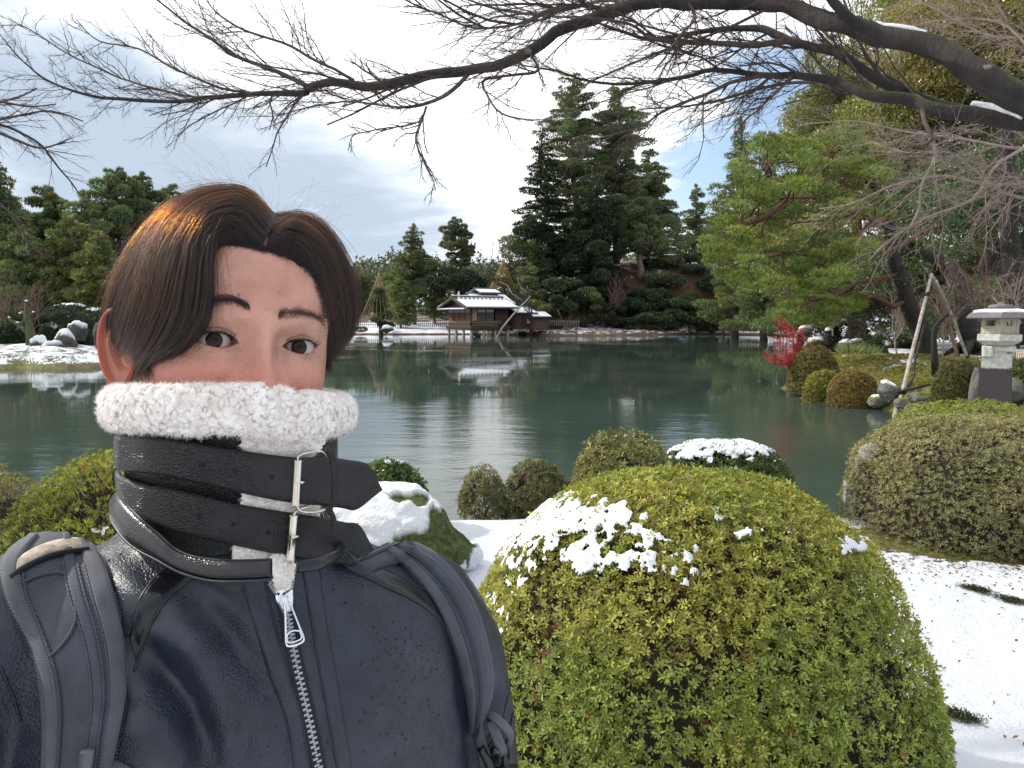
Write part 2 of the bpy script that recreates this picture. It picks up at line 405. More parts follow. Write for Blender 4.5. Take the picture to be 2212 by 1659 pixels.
def build_ground():
    fa = np.linspace(-46, 46, 620); ra = np.linspace(46, 314, 90)[1:-1]
    ang = np.radians(np.concatenate([fa, ra]))
    rr = np.concatenate([[0.0], np.geomspace(.35, 1500, 330)])
    A, R_ = np.meshgrid(ang, rr, indexing='ij'); x = np.sin(A) * R_; y = np.cos(A) * R_
    s = land_sd(x, y); h = ground_h(x, y, s)
    p3 = np.stack([x, y, x * 0], -1); r = R_
    nz = fbm(p3 * 1.1 + 3, 4); nz2 = fbm(p3 * .25 + 9, 3)
    snow = np.full(x.shape, .5)
    near = (r < 12)
    snow = np.where(near, .9, snow)
    # bare strip beneath the tall clipped bush and round the near bushes
    u, v, d = proj(np.stack([x, y, h], -1)); 
    def bl(cx, cy, rx, ry): return np.exp(-(((x - cx) / rx) ** 2 + ((y - cy) / ry) ** 2))
    snow -= .75 * bl(3.5, 5.35, 1.5, .62) + .5 * bl(3.2, 4.2, .25, .25) + .8 * bl(.75, 2.45, .75, .7) + .35 * bl(2.75, 2.1, .35, .5) + .28 * bl(2.9, 3.5, .5, .25)
    pen = bl(11.5, 22, 5.0, 8.5) * (s > 0)
    snow = np.where(pen > .12, .37 + .42 * bl(14.3, 22.4, 1.9, 1.5) + .3 * bl(11.8, 21.5, 1.2, .8) + .25 * bl(12.5, 17, 1.5, 1.0) - .15 * bl(11, 25.5, 2, 1.6), snow)
    snow = np.where((r > 28) & (r < 80) & (x > 5), .62, snow)
    snow = np.where((r > 74) & (x < -3), .95 * (s < 12) + .4 * (s >= 12), snow)
    snow = np.where((x < -10) & (r < 60), .54, snow)
    snow = np.where((r > 74) & (x >= -3), .47, snow); snow = np.where((r > 74) & (x > 18) & (s < 5), .60, snow)
    snow = np.where((r > 80) & (x > 30), .72, snow)
    snow = np.where((np.hypot(x - 24, y - 101) < 7), .62, snow)
    moss = np.clip(.55 + (nz2 - .5) * 1.6, 0, 1)
    moss = np.where(pen > .12, np.clip(.72 - .6 * bl(14.5, 18, 2.5, 2.5), 0, 1), moss)
    moss = np.where((r > 74), .25, moss)
    c = np.stack([snow, moss, np.clip(s * .5 + .5, 0, 1)], -1)
    mb = MB(); na, nr = x.shape
    mb.add(np.stack([x, y, h], -1).reshape(-1, 3), None, None, c.reshape(-1, 3))
    i = np.arange(na)[:, None]; j = np.arange(nr - 1)[None]; k = (i + 1) % na
    mb.q.append(np.stack([i * nr + j, i * nr + j + 1, k * nr + j + 1, k * nr + j], -1).reshape(-1, 4)[:, ::-1])
    def f(h_):
        o = h_.obj(); sp = h_.sepc(h_.attr())
        n1 = h_.noise(1.7, 7, .62, o); n2 = h_.noise(9, 6, .65, o); n3 = h_.noise(60, 4, .7, o)
        q = h_.m('ADD', sp[0], h_.m('ADD', h_.m('MULTIPLY', h_.m('SUBTRACT', n1, .5), .9), h_.m('MULTIPLY', h_.m('SUBTRACT', n2, .5), .75)))
        geo = h_.nd('ShaderNodeNewGeometry'); z = h_.nd('ShaderNodeSeparateXYZ'); h_.put(z.inputs[0], geo.outputs['True Normal'])
        q = h_.m('SUBTRACT', q, h_.rng(z.outputs[2], .86, .45, 0, .7))
        pz = h_.nd('ShaderNodeSeparateXYZ'); h_.put(pz.inputs[0], geo.outputs['Position'])
        q = h_.m('SUBTRACT', q, h_.rng(pz.outputs[2], .22, .06, 0, .8))
        f_ = h_.rng(q, .49, .545)
        snowc = h_.mix(h_.rng(n1, .3, .7), (.64, .67, .73), (.73, .755, .80))
        earth = h_.ramp(n2, [(.3, (.035, .02, .012)), (.55, (.10, .052, .025)), (.75, (.17, .10, .05))])
        mossc = h_.ramp(n2, [(.3, (.035, .045, .008)), (.5, (.11, .12, .02)), (.72, (.27, .25, .04))])
        mm = h_.rng(h_.m('ADD', sp[1], h_.m('MULTIPLY', h_.m('SUBTRACT', n1, .5), 2.2)), .35, .75)
        g = h_.mix(mm, earth, mossc)
        c_ = h_.mix(f_, g, snowc)
        crumbs = h_.rng(h_.voro(38, o), .05, .10, 1, 0)
        keep = h_.rng(h_.noise(2.1, 3, .6, o), .52, .64)
        c_ = h_.mix(h_.m('MULTIPLY', crumbs, keep), c_, (.10, .08, .04))
        hh = h_.m('ADD', h_.m('MULTIPLY', f_, .6), h_.m('ADD', h_.m('MULTIPLY', n2, .8), h_.m('MULTIPLY', n3, .35)))
        h_.pr(c_, .8, h_.bump(hh, .035, .9))
    o = mb.build('ground', mat('ground', f), smooth=True); tag(o, 'snowy garden ground with moss and bare earth round the pond', kind='structure')
build_ground()

def build_water():
    xs = [-700, 700]; mb = MB()
    g = np.linspace(-1, 1, 24); X, Y_ = np.meshgrid(g * 60, 4 + (g + 1) * 60, indexing='ij')
    mb.add(np.stack([X, Y_, X * 0], -1).reshape(-1, 3), None, grid_q(24, 24))
    def f(h):
        o = h.obj()
        geo = h.nd('ShaderNodeNewGeometry'); pz = h.nd('ShaderNodeSeparateXYZ'); h.put(pz.inputs[0], geo.outputs['Position'])
        w1 = h.noise(1.5, 5, .55, h.mapv(o, (.5, 1.25, 1), (0, 0, .12)), .3)
        w2 = h.noise(7.0, 4, .6, h.mapv(o, (.4, 1.3, 1), (0, 0, -.15)), .2)
        patch = h.rng(h.noise(.10, 3, .6, h.mapv(o, (.55, 1.0, 1))), .46, .60, .10, 1.0)
        # lively water close to the bank, calmer further out
        nearf = h.rng(pz.outputs[1], 8, 22, 1.0, .0)
        amp = h.m('ADD', h.m('MULTIPLY', patch, .55), h.m('MULTIPLY', nearf, 1.1))
        hh = h.m('MULTIPLY', h.m('ADD', h.m('MULTIPLY', w1, 1.0), h.m('MULTIPLY', w2, .30)), amp)
        c = h.mix(h.rng(h.noise(.16, 3, .5, o), .35, .65), (.036, .057, .046), (.048, .074, .060))
        h.pr(c, .02, h.bump(hh, .05, .25), IOR=1.333, Specular_IOR_Level=.5)
    m = mat('water', f)
    o = mb.build('pond_water', m); tag(o, 'calm green pond water mirroring trees and clouds', kind='structure')
build_water()

def distant_woods():
    """one unbroken belt of woodland on the skyline, a single far-off mass"""
    fb = MB(); n = 110000
    az = rng.uniform(-1.0, 1.0, n); r = rng.uniform(132, 165, n); x = np.sin(az) * r; y = np.cos(az) * r
    H = 2 + 9 * fbm(np.stack([az * 22, az * 0, r * .1], -1), 3) + 5 * fbm(np.stack([az * 70, az * 0, r * .3], -1), 3)
    H = np.where(az > .05, H + 3, H); z = ground_h(x, y) + H * rng.random(n) ** .7
    p = np.stack([x, y, z], -1); c = np.array([.10, .125, .07]) * rng.uniform(.6, 1.4, (n, 1)) * (.7 + .6 * fbm(p * .12, 2)[:, None])
    leaf_tris(fb, p, nrm(rng.normal(0, 1, (n, 3)) + (0, 0, .3)), .75, .5, c)
    o = fb.build('distant_woods', M_needle_far, smooth=False); tag(o, 'dark belt of woodland on the skyline', kind='stuff')
M_needle_far = mat('far_leaf', f_leaf, trans=.2, rough=.6)
distant_woods()
# ------------------------------------------------------------------ plants
M_leaf = mat('leaf', f_leaf)
M_gloss_leaf = mat('glossy_leaf', f_leaf, trans=.22, rough=.32)
M_needle = mat('needle', f_leaf, trans=.30, rough=.5)
M_bark = mat('bark', f_bark)
M_bark_red = mat('red_bark', f_bark, a=(.07, .03, .022), b=(.16, .075, .05))
M_bark_moss = mat('mossy_bark', f_bark, a=(.014, .011, .011), b=(.052, .042, .038), moss=.24, scale=7, bd=.03)
M_bark_grey = mat('grey_bark', f_bark, a=(.16, .13, .11), b=(.30, .26, .22))
M_bark_pale = mat('pale_bark', f_bark, a=(.10, .075, .055), b=(.30, .24, .18))
M_dark_bark = mat('dark_bark', f_bark, a=(.012, .010, .009), b=(.035, .028, .024), moss=.18)
M_twig = plain('twig_bark', (.05, .032, .028), .8)
M_twig_grey = plain('twig_grey', (.28, .215, .185), .8)
M_twig_pink = plain('twig_brown', (.17, .105, .085), .85)
M_pole = plain('weathered_pole', (.34, .29, .25), .8, ns=8, var=.35)
M_straw = plain('straw_rope', (.36, .27, .14), .85)

DARK = (.120, .150, .072); MID = (.140, .185, .078); PINE = (.150, .195, .092); SUNNY = (.125, .185, .034); OLIVE = (.17, .19, .07)

def unit_ball(n, lo=.45, up=.25):
    d = nrm(rng.normal(0, 1, (n, 3))); d[:, 2] = np.where((d[:, 2] < 0) & (rng.random(n) < up), -d[:, 2], d[:, 2])
    return d, rng.uniform(lo, 1, (n, 1)) ** .6

DENS = 2.7
def fill_pads(mb, pads, N, ln, wd, col, k=1, pvar=.28, spread=.55, upb=.35):
    N = int(N * (DENS if k == 1 else 1.15)); ln = ln * (.92 if k == 1 else 1); wd = wd * (.92 if k == 1 else 1)
    """leaves through flattened pads; pads = [(centre, 3x3 scaled axes, weight)]"""
    w = np.array([p[2] for p in pads], float); w /= w.sum()
    cnt = rng.multinomial(N, w)
    Pp, Dd, Cc = [], [], []
    for (c, A, _), n in zip(pads, cnt):
        if n == 0: continue
        d, r = unit_ball(n)
        q = (d * r) @ np.asarray(A).T
        g = nrm(d @ np.linalg.inv(np.asarray(A) + np.eye(3) * 1e-9) * np.linalg.norm(A) * .5 + rng.normal(0, spread, (n, 3)) + np.array([0, 0, upb]))
        # clumping inside the pad
        keep = vnoise((q + c) / (np.linalg.norm(np.asarray(A), axis=0).mean() * .42 + .05) + 31) > .25
        v = rng.uniform(1 - pvar, 1 + pvar) * np.array([rng.uniform(.9, 1.15), 1, rng.uniform(.8, 1.1)])
        cc = np.asarray(col) * v * rng.uniform(.72, 1.3, (n, 1))
        Pp.append((q + c)[keep]); Dd.append(g[keep]); Cc.append(cc[keep])
    Pp, Dd, Cc = map(np.concatenate, (Pp, Dd, Cc))
    for _ in range(k):
        leaf_tris(mb, Pp, nrm(Dd + (rng.normal(0, .45, Dd.shape) if k > 1 else 0)), ln, wd, Cc)

def limb_path(a, b, sag=.12, wob=.05, n=6):
    a, b = np.asarray(a, float), np.asarray(b, float); L = np.linalg.norm(b - a); t = np.linspace(0, 1, n)[:, None]
    p = a + (b - a) * t; p[:, 2] += (sag * L * 4 * t * (1 - t))[:, 0] * -1
    p[1:-1] += rng.normal(0, wob * L, (n - 2, 3)); return p
def axes(az, l, w, h, tilt=0.0):
    c, s = math.cos(az), math.sin(az); e1 = np.array([c * math.cos(tilt), s * math.cos(tilt), math.sin(tilt)]); e2 = np.array([-s, c, 0]); e3 = np.cross(e1, e2)
    return np.stack([e1 * l, e2 * w, e3 * h], 1)

def tree(name, label, cat, group, trunk, tr, pads, N, leaf=(.3, .16), col=MID, k=1, mleaf=None, mbark=None, sides=8, limbs=True, leafname='crown', pvar=.28, spread=.55, extra=None, upb=.35, limb_r=.22):
    trunk = np.asarray(trunk, float)
    t = thing(name, label, cat, trunk[0], group)
    mb = MB(); n = len(trunk)
    rad = tr * np.linspace(1, .18, n) ** .85; rad[0] *= 1.25
    tube(mb, trunk, rad, sides); mb.build('trunk', mbark or M_bark, t)
    if limbs and pads:
        lb = MB()
        for c, A, w in pads:
            zt = c[2] - .18 * np.linalg.norm(c[:2] - trunk[-1][:2]) - .1
            i = np.argmin(np.abs(trunk[:, 2] - zt)); a = trunk[i]
            f = np.interp(a[2], trunk[:, 2], rad) if trunk[-1, 2] > trunk[0, 2] else tr * .3
            L = np.linalg.norm(c - a)
            if L < .3: continue
            p = limb_path(a, c, .06 * (1 if rng.random() < .7 else -1), .035, 5)
            tube(lb, p, np.linspace(min(f * .6, limb_r * .2 * L ** .5 + .02), .015 + .006 * L, 5), 4, cap=False)
        if lb.n: lb.build('limb', mbark or M_bark, t, kind='stuff')
    if pads:
        fb = MB(); fill_pads(fb, pads, N, leaf[0], leaf[1], col, k, pvar, spread, upb)
        fb.build(leafname, mleaf or M_needle, t, smooth=False, kind='stuff')
    if extra: extra(t)
    return t

def conifer(u, vtop, y, R, N, label, group, col=DARK, t0=.15, prof='cone', nb=46, leaf=.3, lean=0.0, name='conifer_tree', mbark=None, thick=.17, cat='tree', gap=0.0, ub=None, up=.1, tr=None, zb=None, wleaf=.45):
    top = Y(u, vtop, y); bx = top[0] if ub is None else Y(ub, 700, y)[0]
    b = np.array([bx, y, gz(bx, y) - .2 if zb is None else zb]); H = top[2] - b[2]
    nb = int(nb * 1.8); n = 9; tt = np.linspace(0, 1, n)[:, None]; tp = b + (top - b) * tt; tp[1:-1, :2] += rng.normal(0, .012 * H, (n - 2, 2)) * (1 if lean == 0 else lean)
    pads = []
    for i in range(nb):
        f = t0 + (1 - t0) * (i + rng.random()) / nb
        if prof == 'cone': rr = R * (1 - f) ** .75 * 1.15 / (1 - t0) ** .75 + .12 * R
        elif prof == 'col': rr = R * np.interp(f, [t0, .3, .6, .85, 1], [.8, 1, .9, .6, .15])
        else: rr = R * np.interp(f, [t0, t0 + (1 - t0) * .35, t0 + (1 - t0) * .75, 1], [.75, 1.0, .85, .3])
        rr *= rng.uniform(.6, 1.12); az = i * 2.4 + rng.normal(0, .3)
        c0 = b + (top - b) * f; L = rr * .52
        if rng.random() < gap: continue
        c = c0 + np.array([math.cos(az) * L, math.sin(az) * L, up * rr * rng.uniform(-.6, 1.4)])
        pads.append((c, axes(az, rr * rng.uniform(.38, .56), rr * rng.uniform(.2, .32), max(thick * rr * rng.uniform(.6, 1.1), .22), up * .6 + rng.normal(0, .12)), rr ** 1.6))
    return tree(name, label, cat, group, tp, tr or max(.018 * H, .12), pads, N, (leaf, leaf * wleaf), col, mbark=mbark)

# ---- far-left shore
GL = 'pines on the far bank behind the man'
conifer(-8, 352, 52, 3.4, 15000, 'tall dark conifer cut by the picture edge, tallest behind the snowy islet', GL, DARK, .12, 'cone', 42, .26)
conifer(100, 406, 60, 2.4, 9000, 'pine with a flat small top between the tall conifer and the umbrella pine', GL, PINE, .45, 'pad', 20, .26, gap=.1, thick=.2)
conifer(150, 470, 50, 2.5, 11000, 'soft olive conifer standing just behind the hair on the snowy islet side', GL, OLIVE, .1, 'col', 34, .24)
conifer(52, 500, 49, 2.6, 11000, 'dull green conifer behind the forked mossy stump', GL, MID, .12, 'col', 32, .24)
conifer(212, 505, 47, 1.9, 8000, 'narrow olive conifer whose edge touches the man\'s hair', GL, OLIVE, .1, 'col', 30, .22)
conifer(250, 368, 62, 2.9, 12000, 'umbrella pine with forked trunk and flat layers rising over the hair', GL, PINE, .5, 'pad', 24, .26, gap=.08, thick=.2, ub=262)
conifer(305, 380, 64, 2.4, 8500, 'second stem of layered pine, right beside the umbrella pine', GL, PINE, .55, 'pad', 18, .26, thick=.2)
conifer(368, 398, 68, 1.7, 5000, 'small pine top peeping above the hair parting side', GL, PINE, .5, 'pad', 14, .26, thick=.22)
conifer(178, 432, 59, 2.9, 11000, 'full olive-green pine between the flat-topped pine and the umbrella pine', GL, PINE, .12, 'pad', 30, .25, gap=.08)
conifer(28, 428, 57, 2.8, 10000, 'dark green conifer just behind the tallest one at the picture edge', GL, MID, .12, 'col', 32, .25)
conifer(330, 560, 66, 4.0, 5000, 'dark conifer mostly hidden behind the man\'s head', GL, DARK, .1, 'cone', 24, .3)

# ---- far shore behind the tea house
GC = 'trees behind the tea house'
for i, (u, vt, R, lab) in enumerate(((775, 590, 3.2, 'low dark tree at the far shore next to the hair'), (842, 585, 3.0, 'low green tree top right behind the rope cone'), (715, 575, 4.0, 'dark tree on the far shore hidden by the face'))):
    conifer(u, vt, 112, R, 4500, lab, GC, MID if i else DARK, .05, 'col', 24, .36)
conifer(893, 486, 97, 3.3, 9000, 'pine with tiered horizontal layers above the clipped round tree', GC, DARK, .3, 'cone', 30, .30, gap=.05, thick=.14)
conifer(985, 473, 99, 3.0, 6500, 'airy pine with a crooked bare trunk above the tea house', GC, DARK, .55, 'pad', 13, .30, thick=.2, ub=1008, lean=2.5, mbark=M_bark_red)
conifer(938, 560, 98, 2.6, 5000, 'dense conifer between tiered pine and airy pine', GC, DARK, .1, 'col', 24, .3)
conifer(864, 600, 93, 2.5, 4500, 'mid green broad tree right of the rope cone', GC, MID, .1, 'col', 22, .3)

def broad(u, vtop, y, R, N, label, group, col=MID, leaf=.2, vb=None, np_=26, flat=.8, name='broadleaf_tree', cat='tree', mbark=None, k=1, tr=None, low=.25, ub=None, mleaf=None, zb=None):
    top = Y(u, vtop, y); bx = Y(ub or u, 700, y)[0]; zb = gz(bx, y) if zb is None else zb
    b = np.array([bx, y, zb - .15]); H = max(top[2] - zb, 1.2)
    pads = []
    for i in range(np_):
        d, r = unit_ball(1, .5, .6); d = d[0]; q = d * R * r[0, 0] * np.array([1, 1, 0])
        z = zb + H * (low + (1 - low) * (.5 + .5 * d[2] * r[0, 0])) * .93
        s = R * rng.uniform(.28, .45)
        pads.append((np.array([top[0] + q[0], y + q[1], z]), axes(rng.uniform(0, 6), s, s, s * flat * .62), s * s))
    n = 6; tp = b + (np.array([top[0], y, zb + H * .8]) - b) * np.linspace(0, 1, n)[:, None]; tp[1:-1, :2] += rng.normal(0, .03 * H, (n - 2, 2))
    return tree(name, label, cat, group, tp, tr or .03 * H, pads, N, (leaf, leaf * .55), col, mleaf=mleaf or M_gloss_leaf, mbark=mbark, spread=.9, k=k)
broad(985, 572, 91, 3.6, 12000, 'large round dark evergreen directly behind the tea house roof', GC, (.022, .04, .018), .26, np_=30, low=.05)
broad(1160, 470, 100, 4.2, 9000, 'tall dark tree closing the gap beside the bare trees', GC, DARK, .3, np_=30, low=.1)

# ---- wooded hill in the middle
GH = 'tall trees on the wooded hill'
conifer(1238, 170, 98, 5.6, 30000, 'tallest dark fir on the hill, with several bare stems showing near its top', GH, DARK, .14, 'pad', 60, .32, thick=.11, gap=.12, mbark=M_bark_pale, tr=.5, up=.16, lean=1.6)
conifer(1336, 196, 100, 5.0, 26000, 'second tall dark fir on the hill, ragged pointed top', GH, DARK, .14, 'pad', 58, .32, thick=.11, gap=.10, mbark=M_bark, up=.16, lean=1.5)
conifer(1172, 285, 96, 4.6, 20000, 'stepped fir on the water side of the tallest fir', GH, (.026, .044, .018), .1, 'cone', 48, .32, thick=.14)
conifer(1402, 325, 107, 5.2, 23000, 'broad dark fir leaning over the stone pagoda', GH, DARK, .18, 'cone', 46, .32, thick=.11, gap=.12, up=.15)
conifer(1286, 400, 93, 4.6, 20000, 'dark green fir in front of the two tallest firs', GH, (.022, .042, .017), .16, 'col', 46, .32, thick=.16, mbark=M_bark_pale, tr=.45)
conifer(1385, 430, 95, 3.8, 13000, 'fir with a pale bare lower trunk beside the stone pagoda', GH, DARK, .34, 'col', 36, .32, thick=.16, mbark=M_bark_pale, tr=.42)
conifer(1150, 520, 93, 3.0, 9000, 'lower fir at the edge of the hill over the bare trees', GH, MID, .1, 'cone', 34, .3)
conifer(1506, 398, 112, 2.8, 5200, 'thin see-through conifer right of the stone pagoda', GH, DARK, .2, 'col', 40, .32, thick=.14, gap=.25)
conifer(1462, 470, 116, 3.0, 4500, 'loose conifer behind the stone pagoda roofs', GH, DARK, .2, 'cone', 30, .32, thick=.14, gap=.1)
conifer(1548, 440, 108, 2.6, 5200, 'loose conifer between the pagoda and the big green pine', GH, MID, .15, 'cone', 34, .3, gap=.15)

# ---- shrubs and small trees on the hill slope
GS = 'evergreen shrubs on the hill slope'
slope = [(1212, 585, 88.5, 2.6, 8500, (.058, .085, .04), 'grey-green camellia-like tree on the slope right of the tea house'),
         (1262, 610, 90, 2.3, 5500, MID, 'rounded evergreen under the pale trunk on the slope'),
         (1160, 640, 87.5, 2.0, 4500, OLIVE, 'olive shrub at the water right of the leaning pole'),
         (1372, 640, 91, 2.2, 5000, (.03, .055, .025), 'dark green shrub below the pale bare trunk'),
         (1425, 622, 92, 2.5, 6000, (.055, .10, .04), 'spreading bright evergreen shrub below the stone pagoda'),
         (1492, 632, 91, 2.8, 7000, (.05, .10, .04), 'wide deep green shrub below the snowy steps'),
         (1552, 598, 93, 2.4, 5500, (.022, .05, .022), 'dark shrub beneath the loose conifer on the slope'),
         (1405, 575, 96, 1.2, 1800, (.03, .06, .03), 'small bright conifer shoot at the foot of the pale trunk'),
         (1322, 655, 88.5, 1.6, 2600, (.04, .05, .025), 'brownish low shrub at the water\'s edge under the hill')]
slope += [(1455, 600, 94, 1.8, 3200, (.05, .085, .04), 'round evergreen between the pagoda fence and the lower fence'), (1515, 590, 98, 2.0, 3600, (.05, .085, .04), 'dark evergreen on the snowy terrace edge'),
         (1340, 612, 93, 2.0, 3600, (.06, .085, .04), 'evergreen behind the pinkish maple'), (1455, 668, 88, 1.7, 3000, (.06, .09, .035), 'low green shrub near the water below the pagoda'), (1395, 672, 87.5, 1.4, 2400, (.07, .085, .035), 'low olive shrub at the hill shore'),
         (1525, 665, 88, 1.6, 2600, (.045, .07, .03), 'low dark shrub at the hill shore by the green pine'), (1590, 640, 90, 2.4, 4200, (.05, .075, .03), 'dark evergreen behind the tip of the green pine')]
for i_, (u_, v_, y_) in enumerate(((1195, 700, 86.5), (1245, 702, 88), (1350, 700, 88), (1410, 698, 88), (1450, 700, 88.5), (1520, 698, 88.5), (1570, 700, 88), (1620, 694, 88.5))):
    slope.append((u_, v_, y_, 1.1 + .1 * (i_ % 3), 1500, ((.05, .07, .03), (.08, .075, .035))[i_ % 2], 'low waterside shrub ' + ('by the dim bamboo fence', 'beyond the end of the dim bamboo fence', 'under the pinkish maple', 'below the spreading bright evergreen', 'between two shore rocks of the hill', 'beside the snow-topped shore rock', 'at the trunk of the small dark leafless tree', 'on the snowy bank under the pine tips')[i_]))
for i_, (u_, v_, y_) in enumerate(((1480, 598, 97), (1530, 575, 101), (1505, 612, 95), (1440, 590, 96), (1545, 620, 94), (1475, 640, 91), (1570, 560, 104), (1420, 600, 94))):
    slope.append((u_, v_, y_, 1.5 + .12 * i_, 2600, ((.06, .10, .045), (.09, .10, .04))[i_ % 2], ('low evergreen tuft on the slope ' + ('under the pagoda lamp', 'at the terrace rim by the loose conifer', 'over the lower fence end', 'left below the pagoda plinth', 'just behind the pine tip', 'midway down to the water', 'highest, behind the green pine', 'beside the fir with bare trunk')[i_])))
for (u, vt, y, R, N, c, lab) in slope:
    broad(u, vt, y, R, N, lab, GS, c, .24, np_=16, low=.02, name='evergreen_shrub', cat='shrub', zb=max(.45, gz(Y(u, 700, y)[0], y)))

# ---- the right bank: green pine and the wood behind it
GR = 'tall trees behind the stone lantern'
broad(1850, 110, 46, 5.0, 26000, 'olive-green tree filling the gap above the big pine', GR, (.19, .21, .06), .20, np_=44, low=.05)
broad(1985, -110, 42, 5.6, 38000, 'tall yellow-green tree behind the thick mossy branch', GR, (.24, .24, .07), .19, np_=50, low=.05)
broad(2165, -320, 40, 6.2, 42000, 'tallest brown-green evergreen behind the crossing branches', GR, (.23, .205, .075), .19, np_=56, low=.04)
broad(2330, -100, 36, 5.0, 9000, 'evergreen cut by the picture edge behind the lantern', GR, (.08, .10, .04), .2, np_=36, low=.04)
broad(2120, 300, 33, 4.2, 24000, 'dark glossy evergreen directly behind the lantern', GR, (.08, .125, .05), .15, np_=34, low=.06)
broad(2235, 280, 27, 3.2, 16000, 'dark green evergreen beside the black trunk', GR, (.07, .12, .05), .13, np_=30, low=.10)
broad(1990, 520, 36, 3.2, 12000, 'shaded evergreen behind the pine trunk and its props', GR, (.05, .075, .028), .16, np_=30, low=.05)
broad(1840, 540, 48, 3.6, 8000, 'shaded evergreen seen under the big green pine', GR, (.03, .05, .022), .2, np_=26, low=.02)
conifer(1600, 250, 72, 3.0, 14000, 'tall dark conifer peeping above the big green pine', GR, MID, .1, 'cone', 50, .26, thick=.14)
conifer(1665, 300, 66, 3.0, 11000, 'dark conifer behind the pointed crest of the green pine', GR, MID, .1, 'cone', 44, .26, thick=.15)
conifer(1745, 330, 60, 3.2, 10000, 'dark green conifer behind the middle of the green pine', GR, MID, .1, 'cone', 40, .25, thick=.15)

def near_pine():
    px = [(2003, 800, 25.2), (1998, 765, 25.2), (1993, 726, 25.1), (1975, 688, 25), (1959, 649, 24.9), (1943, 591, 24.8), (1927, 549, 24.7), (1924, 500, 24.6), (1915, 455, 24.5), (1896, 410, 24.4), (1888, 370, 24.3)]
    tr = np.array([Y(u, v, y) for u, v, y in px]); tr[0, 2] = gz(tr[0, 0], tr[0, 1]) - .2
    t = thing('pine_tree', 'big bright green pine with red-brown limbs leaning over the pond, propped by poles', 'tree', tr[0])
    mb = MB(); tube(mb, tr, np.linspace(.36, .10, len(tr)), 12); mb.build('trunk', M_bark_moss, t)
    limbs = [[(1924, 500, 24.6), (1905, 478, 24), (1878, 484, 23.4), (1852, 510, 22.8), (1833, 526, 22.4), (1820, 549, 22.2), (1788, 562, 22), (1762, 568, 21.8)],
             [(1915, 455, 24.5), (1880, 432, 24), (1830, 420, 23.5), (1770, 428, 23), (1700, 430, 22.6), (1640, 440, 22.4)],
             [(1896, 410, 24.4), (1850, 380, 24.6), (1790, 360, 24.8), (1730, 350, 25), (1660, 352, 25)],
             [(1943, 591, 24.8), (1900, 600, 24.2), (1850, 612, 23.6), (1800, 640, 23), (1740, 650, 22.4)],
             [(1959, 649, 24.9), (1930, 660, 24.4), (1890, 640, 24), (1860, 646, 23.4)],
             [(1927, 549, 24.7), (1960, 520, 25), (2000, 500, 25.5), (2050, 480, 26)],
             [(1788, 562, 22), (1740, 545, 21.8), (1690, 548, 21.6), (1620, 560, 21.4), (1575, 575, 21.3)],
             [(1700, 430, 22.6), (1660, 470, 22), (1600, 490, 21.6), (1560, 500, 21.5)],
             [(1924, 500, 24.6), (1860, 455, 25.6), (1800, 470, 26.6), (1720, 480, 27.2), (1650, 505, 27.6)],
             [(1896, 410, 24.4), (1910, 370, 24.6), (1900, 330, 25), (1840, 300, 25.2)]]
    for L in limbs:
        p = np.array([Y(*q) for q in L]); p[1:-1] += rng.normal(0, .03, (len(p) - 2, 3)); m = MB()
        tube(m, p, np.concatenate([[.05], np.linspace(.085, .025, len(p) - 1)]), 7); m.build('limb', M_bark_red, t)
    allp = np.concatenate([np.array([Y(*q) for q in L]) for L in limbs])
    pads = []
    # clusters of boughs: (u, v, y, half length m, weight)
    C = []
    for i in range(400):
        u = rng.uniform(1530, 1960); v = rng.uniform(285, 695)
        lft = np.interp(v, [285, 330, 400, 450, 540, 600, 650, 695], [1690, 1600, 1560, 1545, 1530, 1565, 1610, 1690])
        rgt = np.interp(v, [285, 330, 400, 560, 600, 650, 695], [1800, 1900, 1935, 1900, 1880, 1860, 1770])
        if u < lft or u > rgt: continue
        if rng.random() > (.95 if u < 1830 else .5): continue
        C.append((u, v, rng.uniform(20.8, 27)))
        if len(C) > 175: break
    tw = MB()
    for u, v, y in C:
        c = Y(u, v, y); az = math.pi + rng.normal(0, .7); l = rng.uniform(.35, .7)
        pads.append((c, axes(az, l, l * .55, l * .24, rng.uniform(-.05, .3)), l * l))
        j = np.argmin(np.linalg.norm(allp - c, axis=1)); a = allp[j]
        if np.linalg.norm(a - c) < 2.6: tube(tw, limb_path(a, c, .05, .05, 5), np.linspace(.03, .010, 5), 4, cap=False)
    tw.build('bough', M_bark_red, t, kind='stuff')
    fb = MB(); fill_pads(fb, pads, 27000, .13, .020, (.19, .25, .06), 5, .40, .5, .55)
    fb.build('needles', M_needle, t, smooth=False, kind='stuff')
near_pine()

def path_px(L): return np.array([Y(u, v, y) for u, v, y in L])
def simple_trunk(label, L, r, m, twigs=None):
    p = path_px(L); t = thing('tree', label, 'tree', p[0]); mb = MB(); tube(mb, p, np.linspace(r, r * .75, len(p)), 12)
    g = gz(p[0][0], p[0][1])
    for k in range(5):
        a = k * 1.3 + .2; tube(mb, np.array([p[0] + (0, 0, .35), p[0] + (math.cos(a) * r * 1.2, math.sin(a) * r * 1.2, .12), p[0] + (math.cos(a) * r * 2.6, math.sin(a) * r * 2.6, -.12)]), [r * .6, r * .35, r * .12], 6)
    mb.build('trunk', m, t); return t
simple_trunk('thick black trunk rising into the foliage above the lantern', [(2200, 745, 24), (2195, 680, 24), (2188, 600, 24), (2180, 500, 24), (2176, 400, 24), (2172, 290, 24), (2175, 180, 24)], .30, M_dark_bark)
simple_trunk('dark mossy trunk standing between the pine props and the lantern', [(2094, 762, 21), (2092, 720, 21), (2090, 670, 21.2), (2078, 620, 21.6), (2055, 580, 22), (2030, 560, 22.4), (2000, 540, 23)], .27, M_dark_bark)

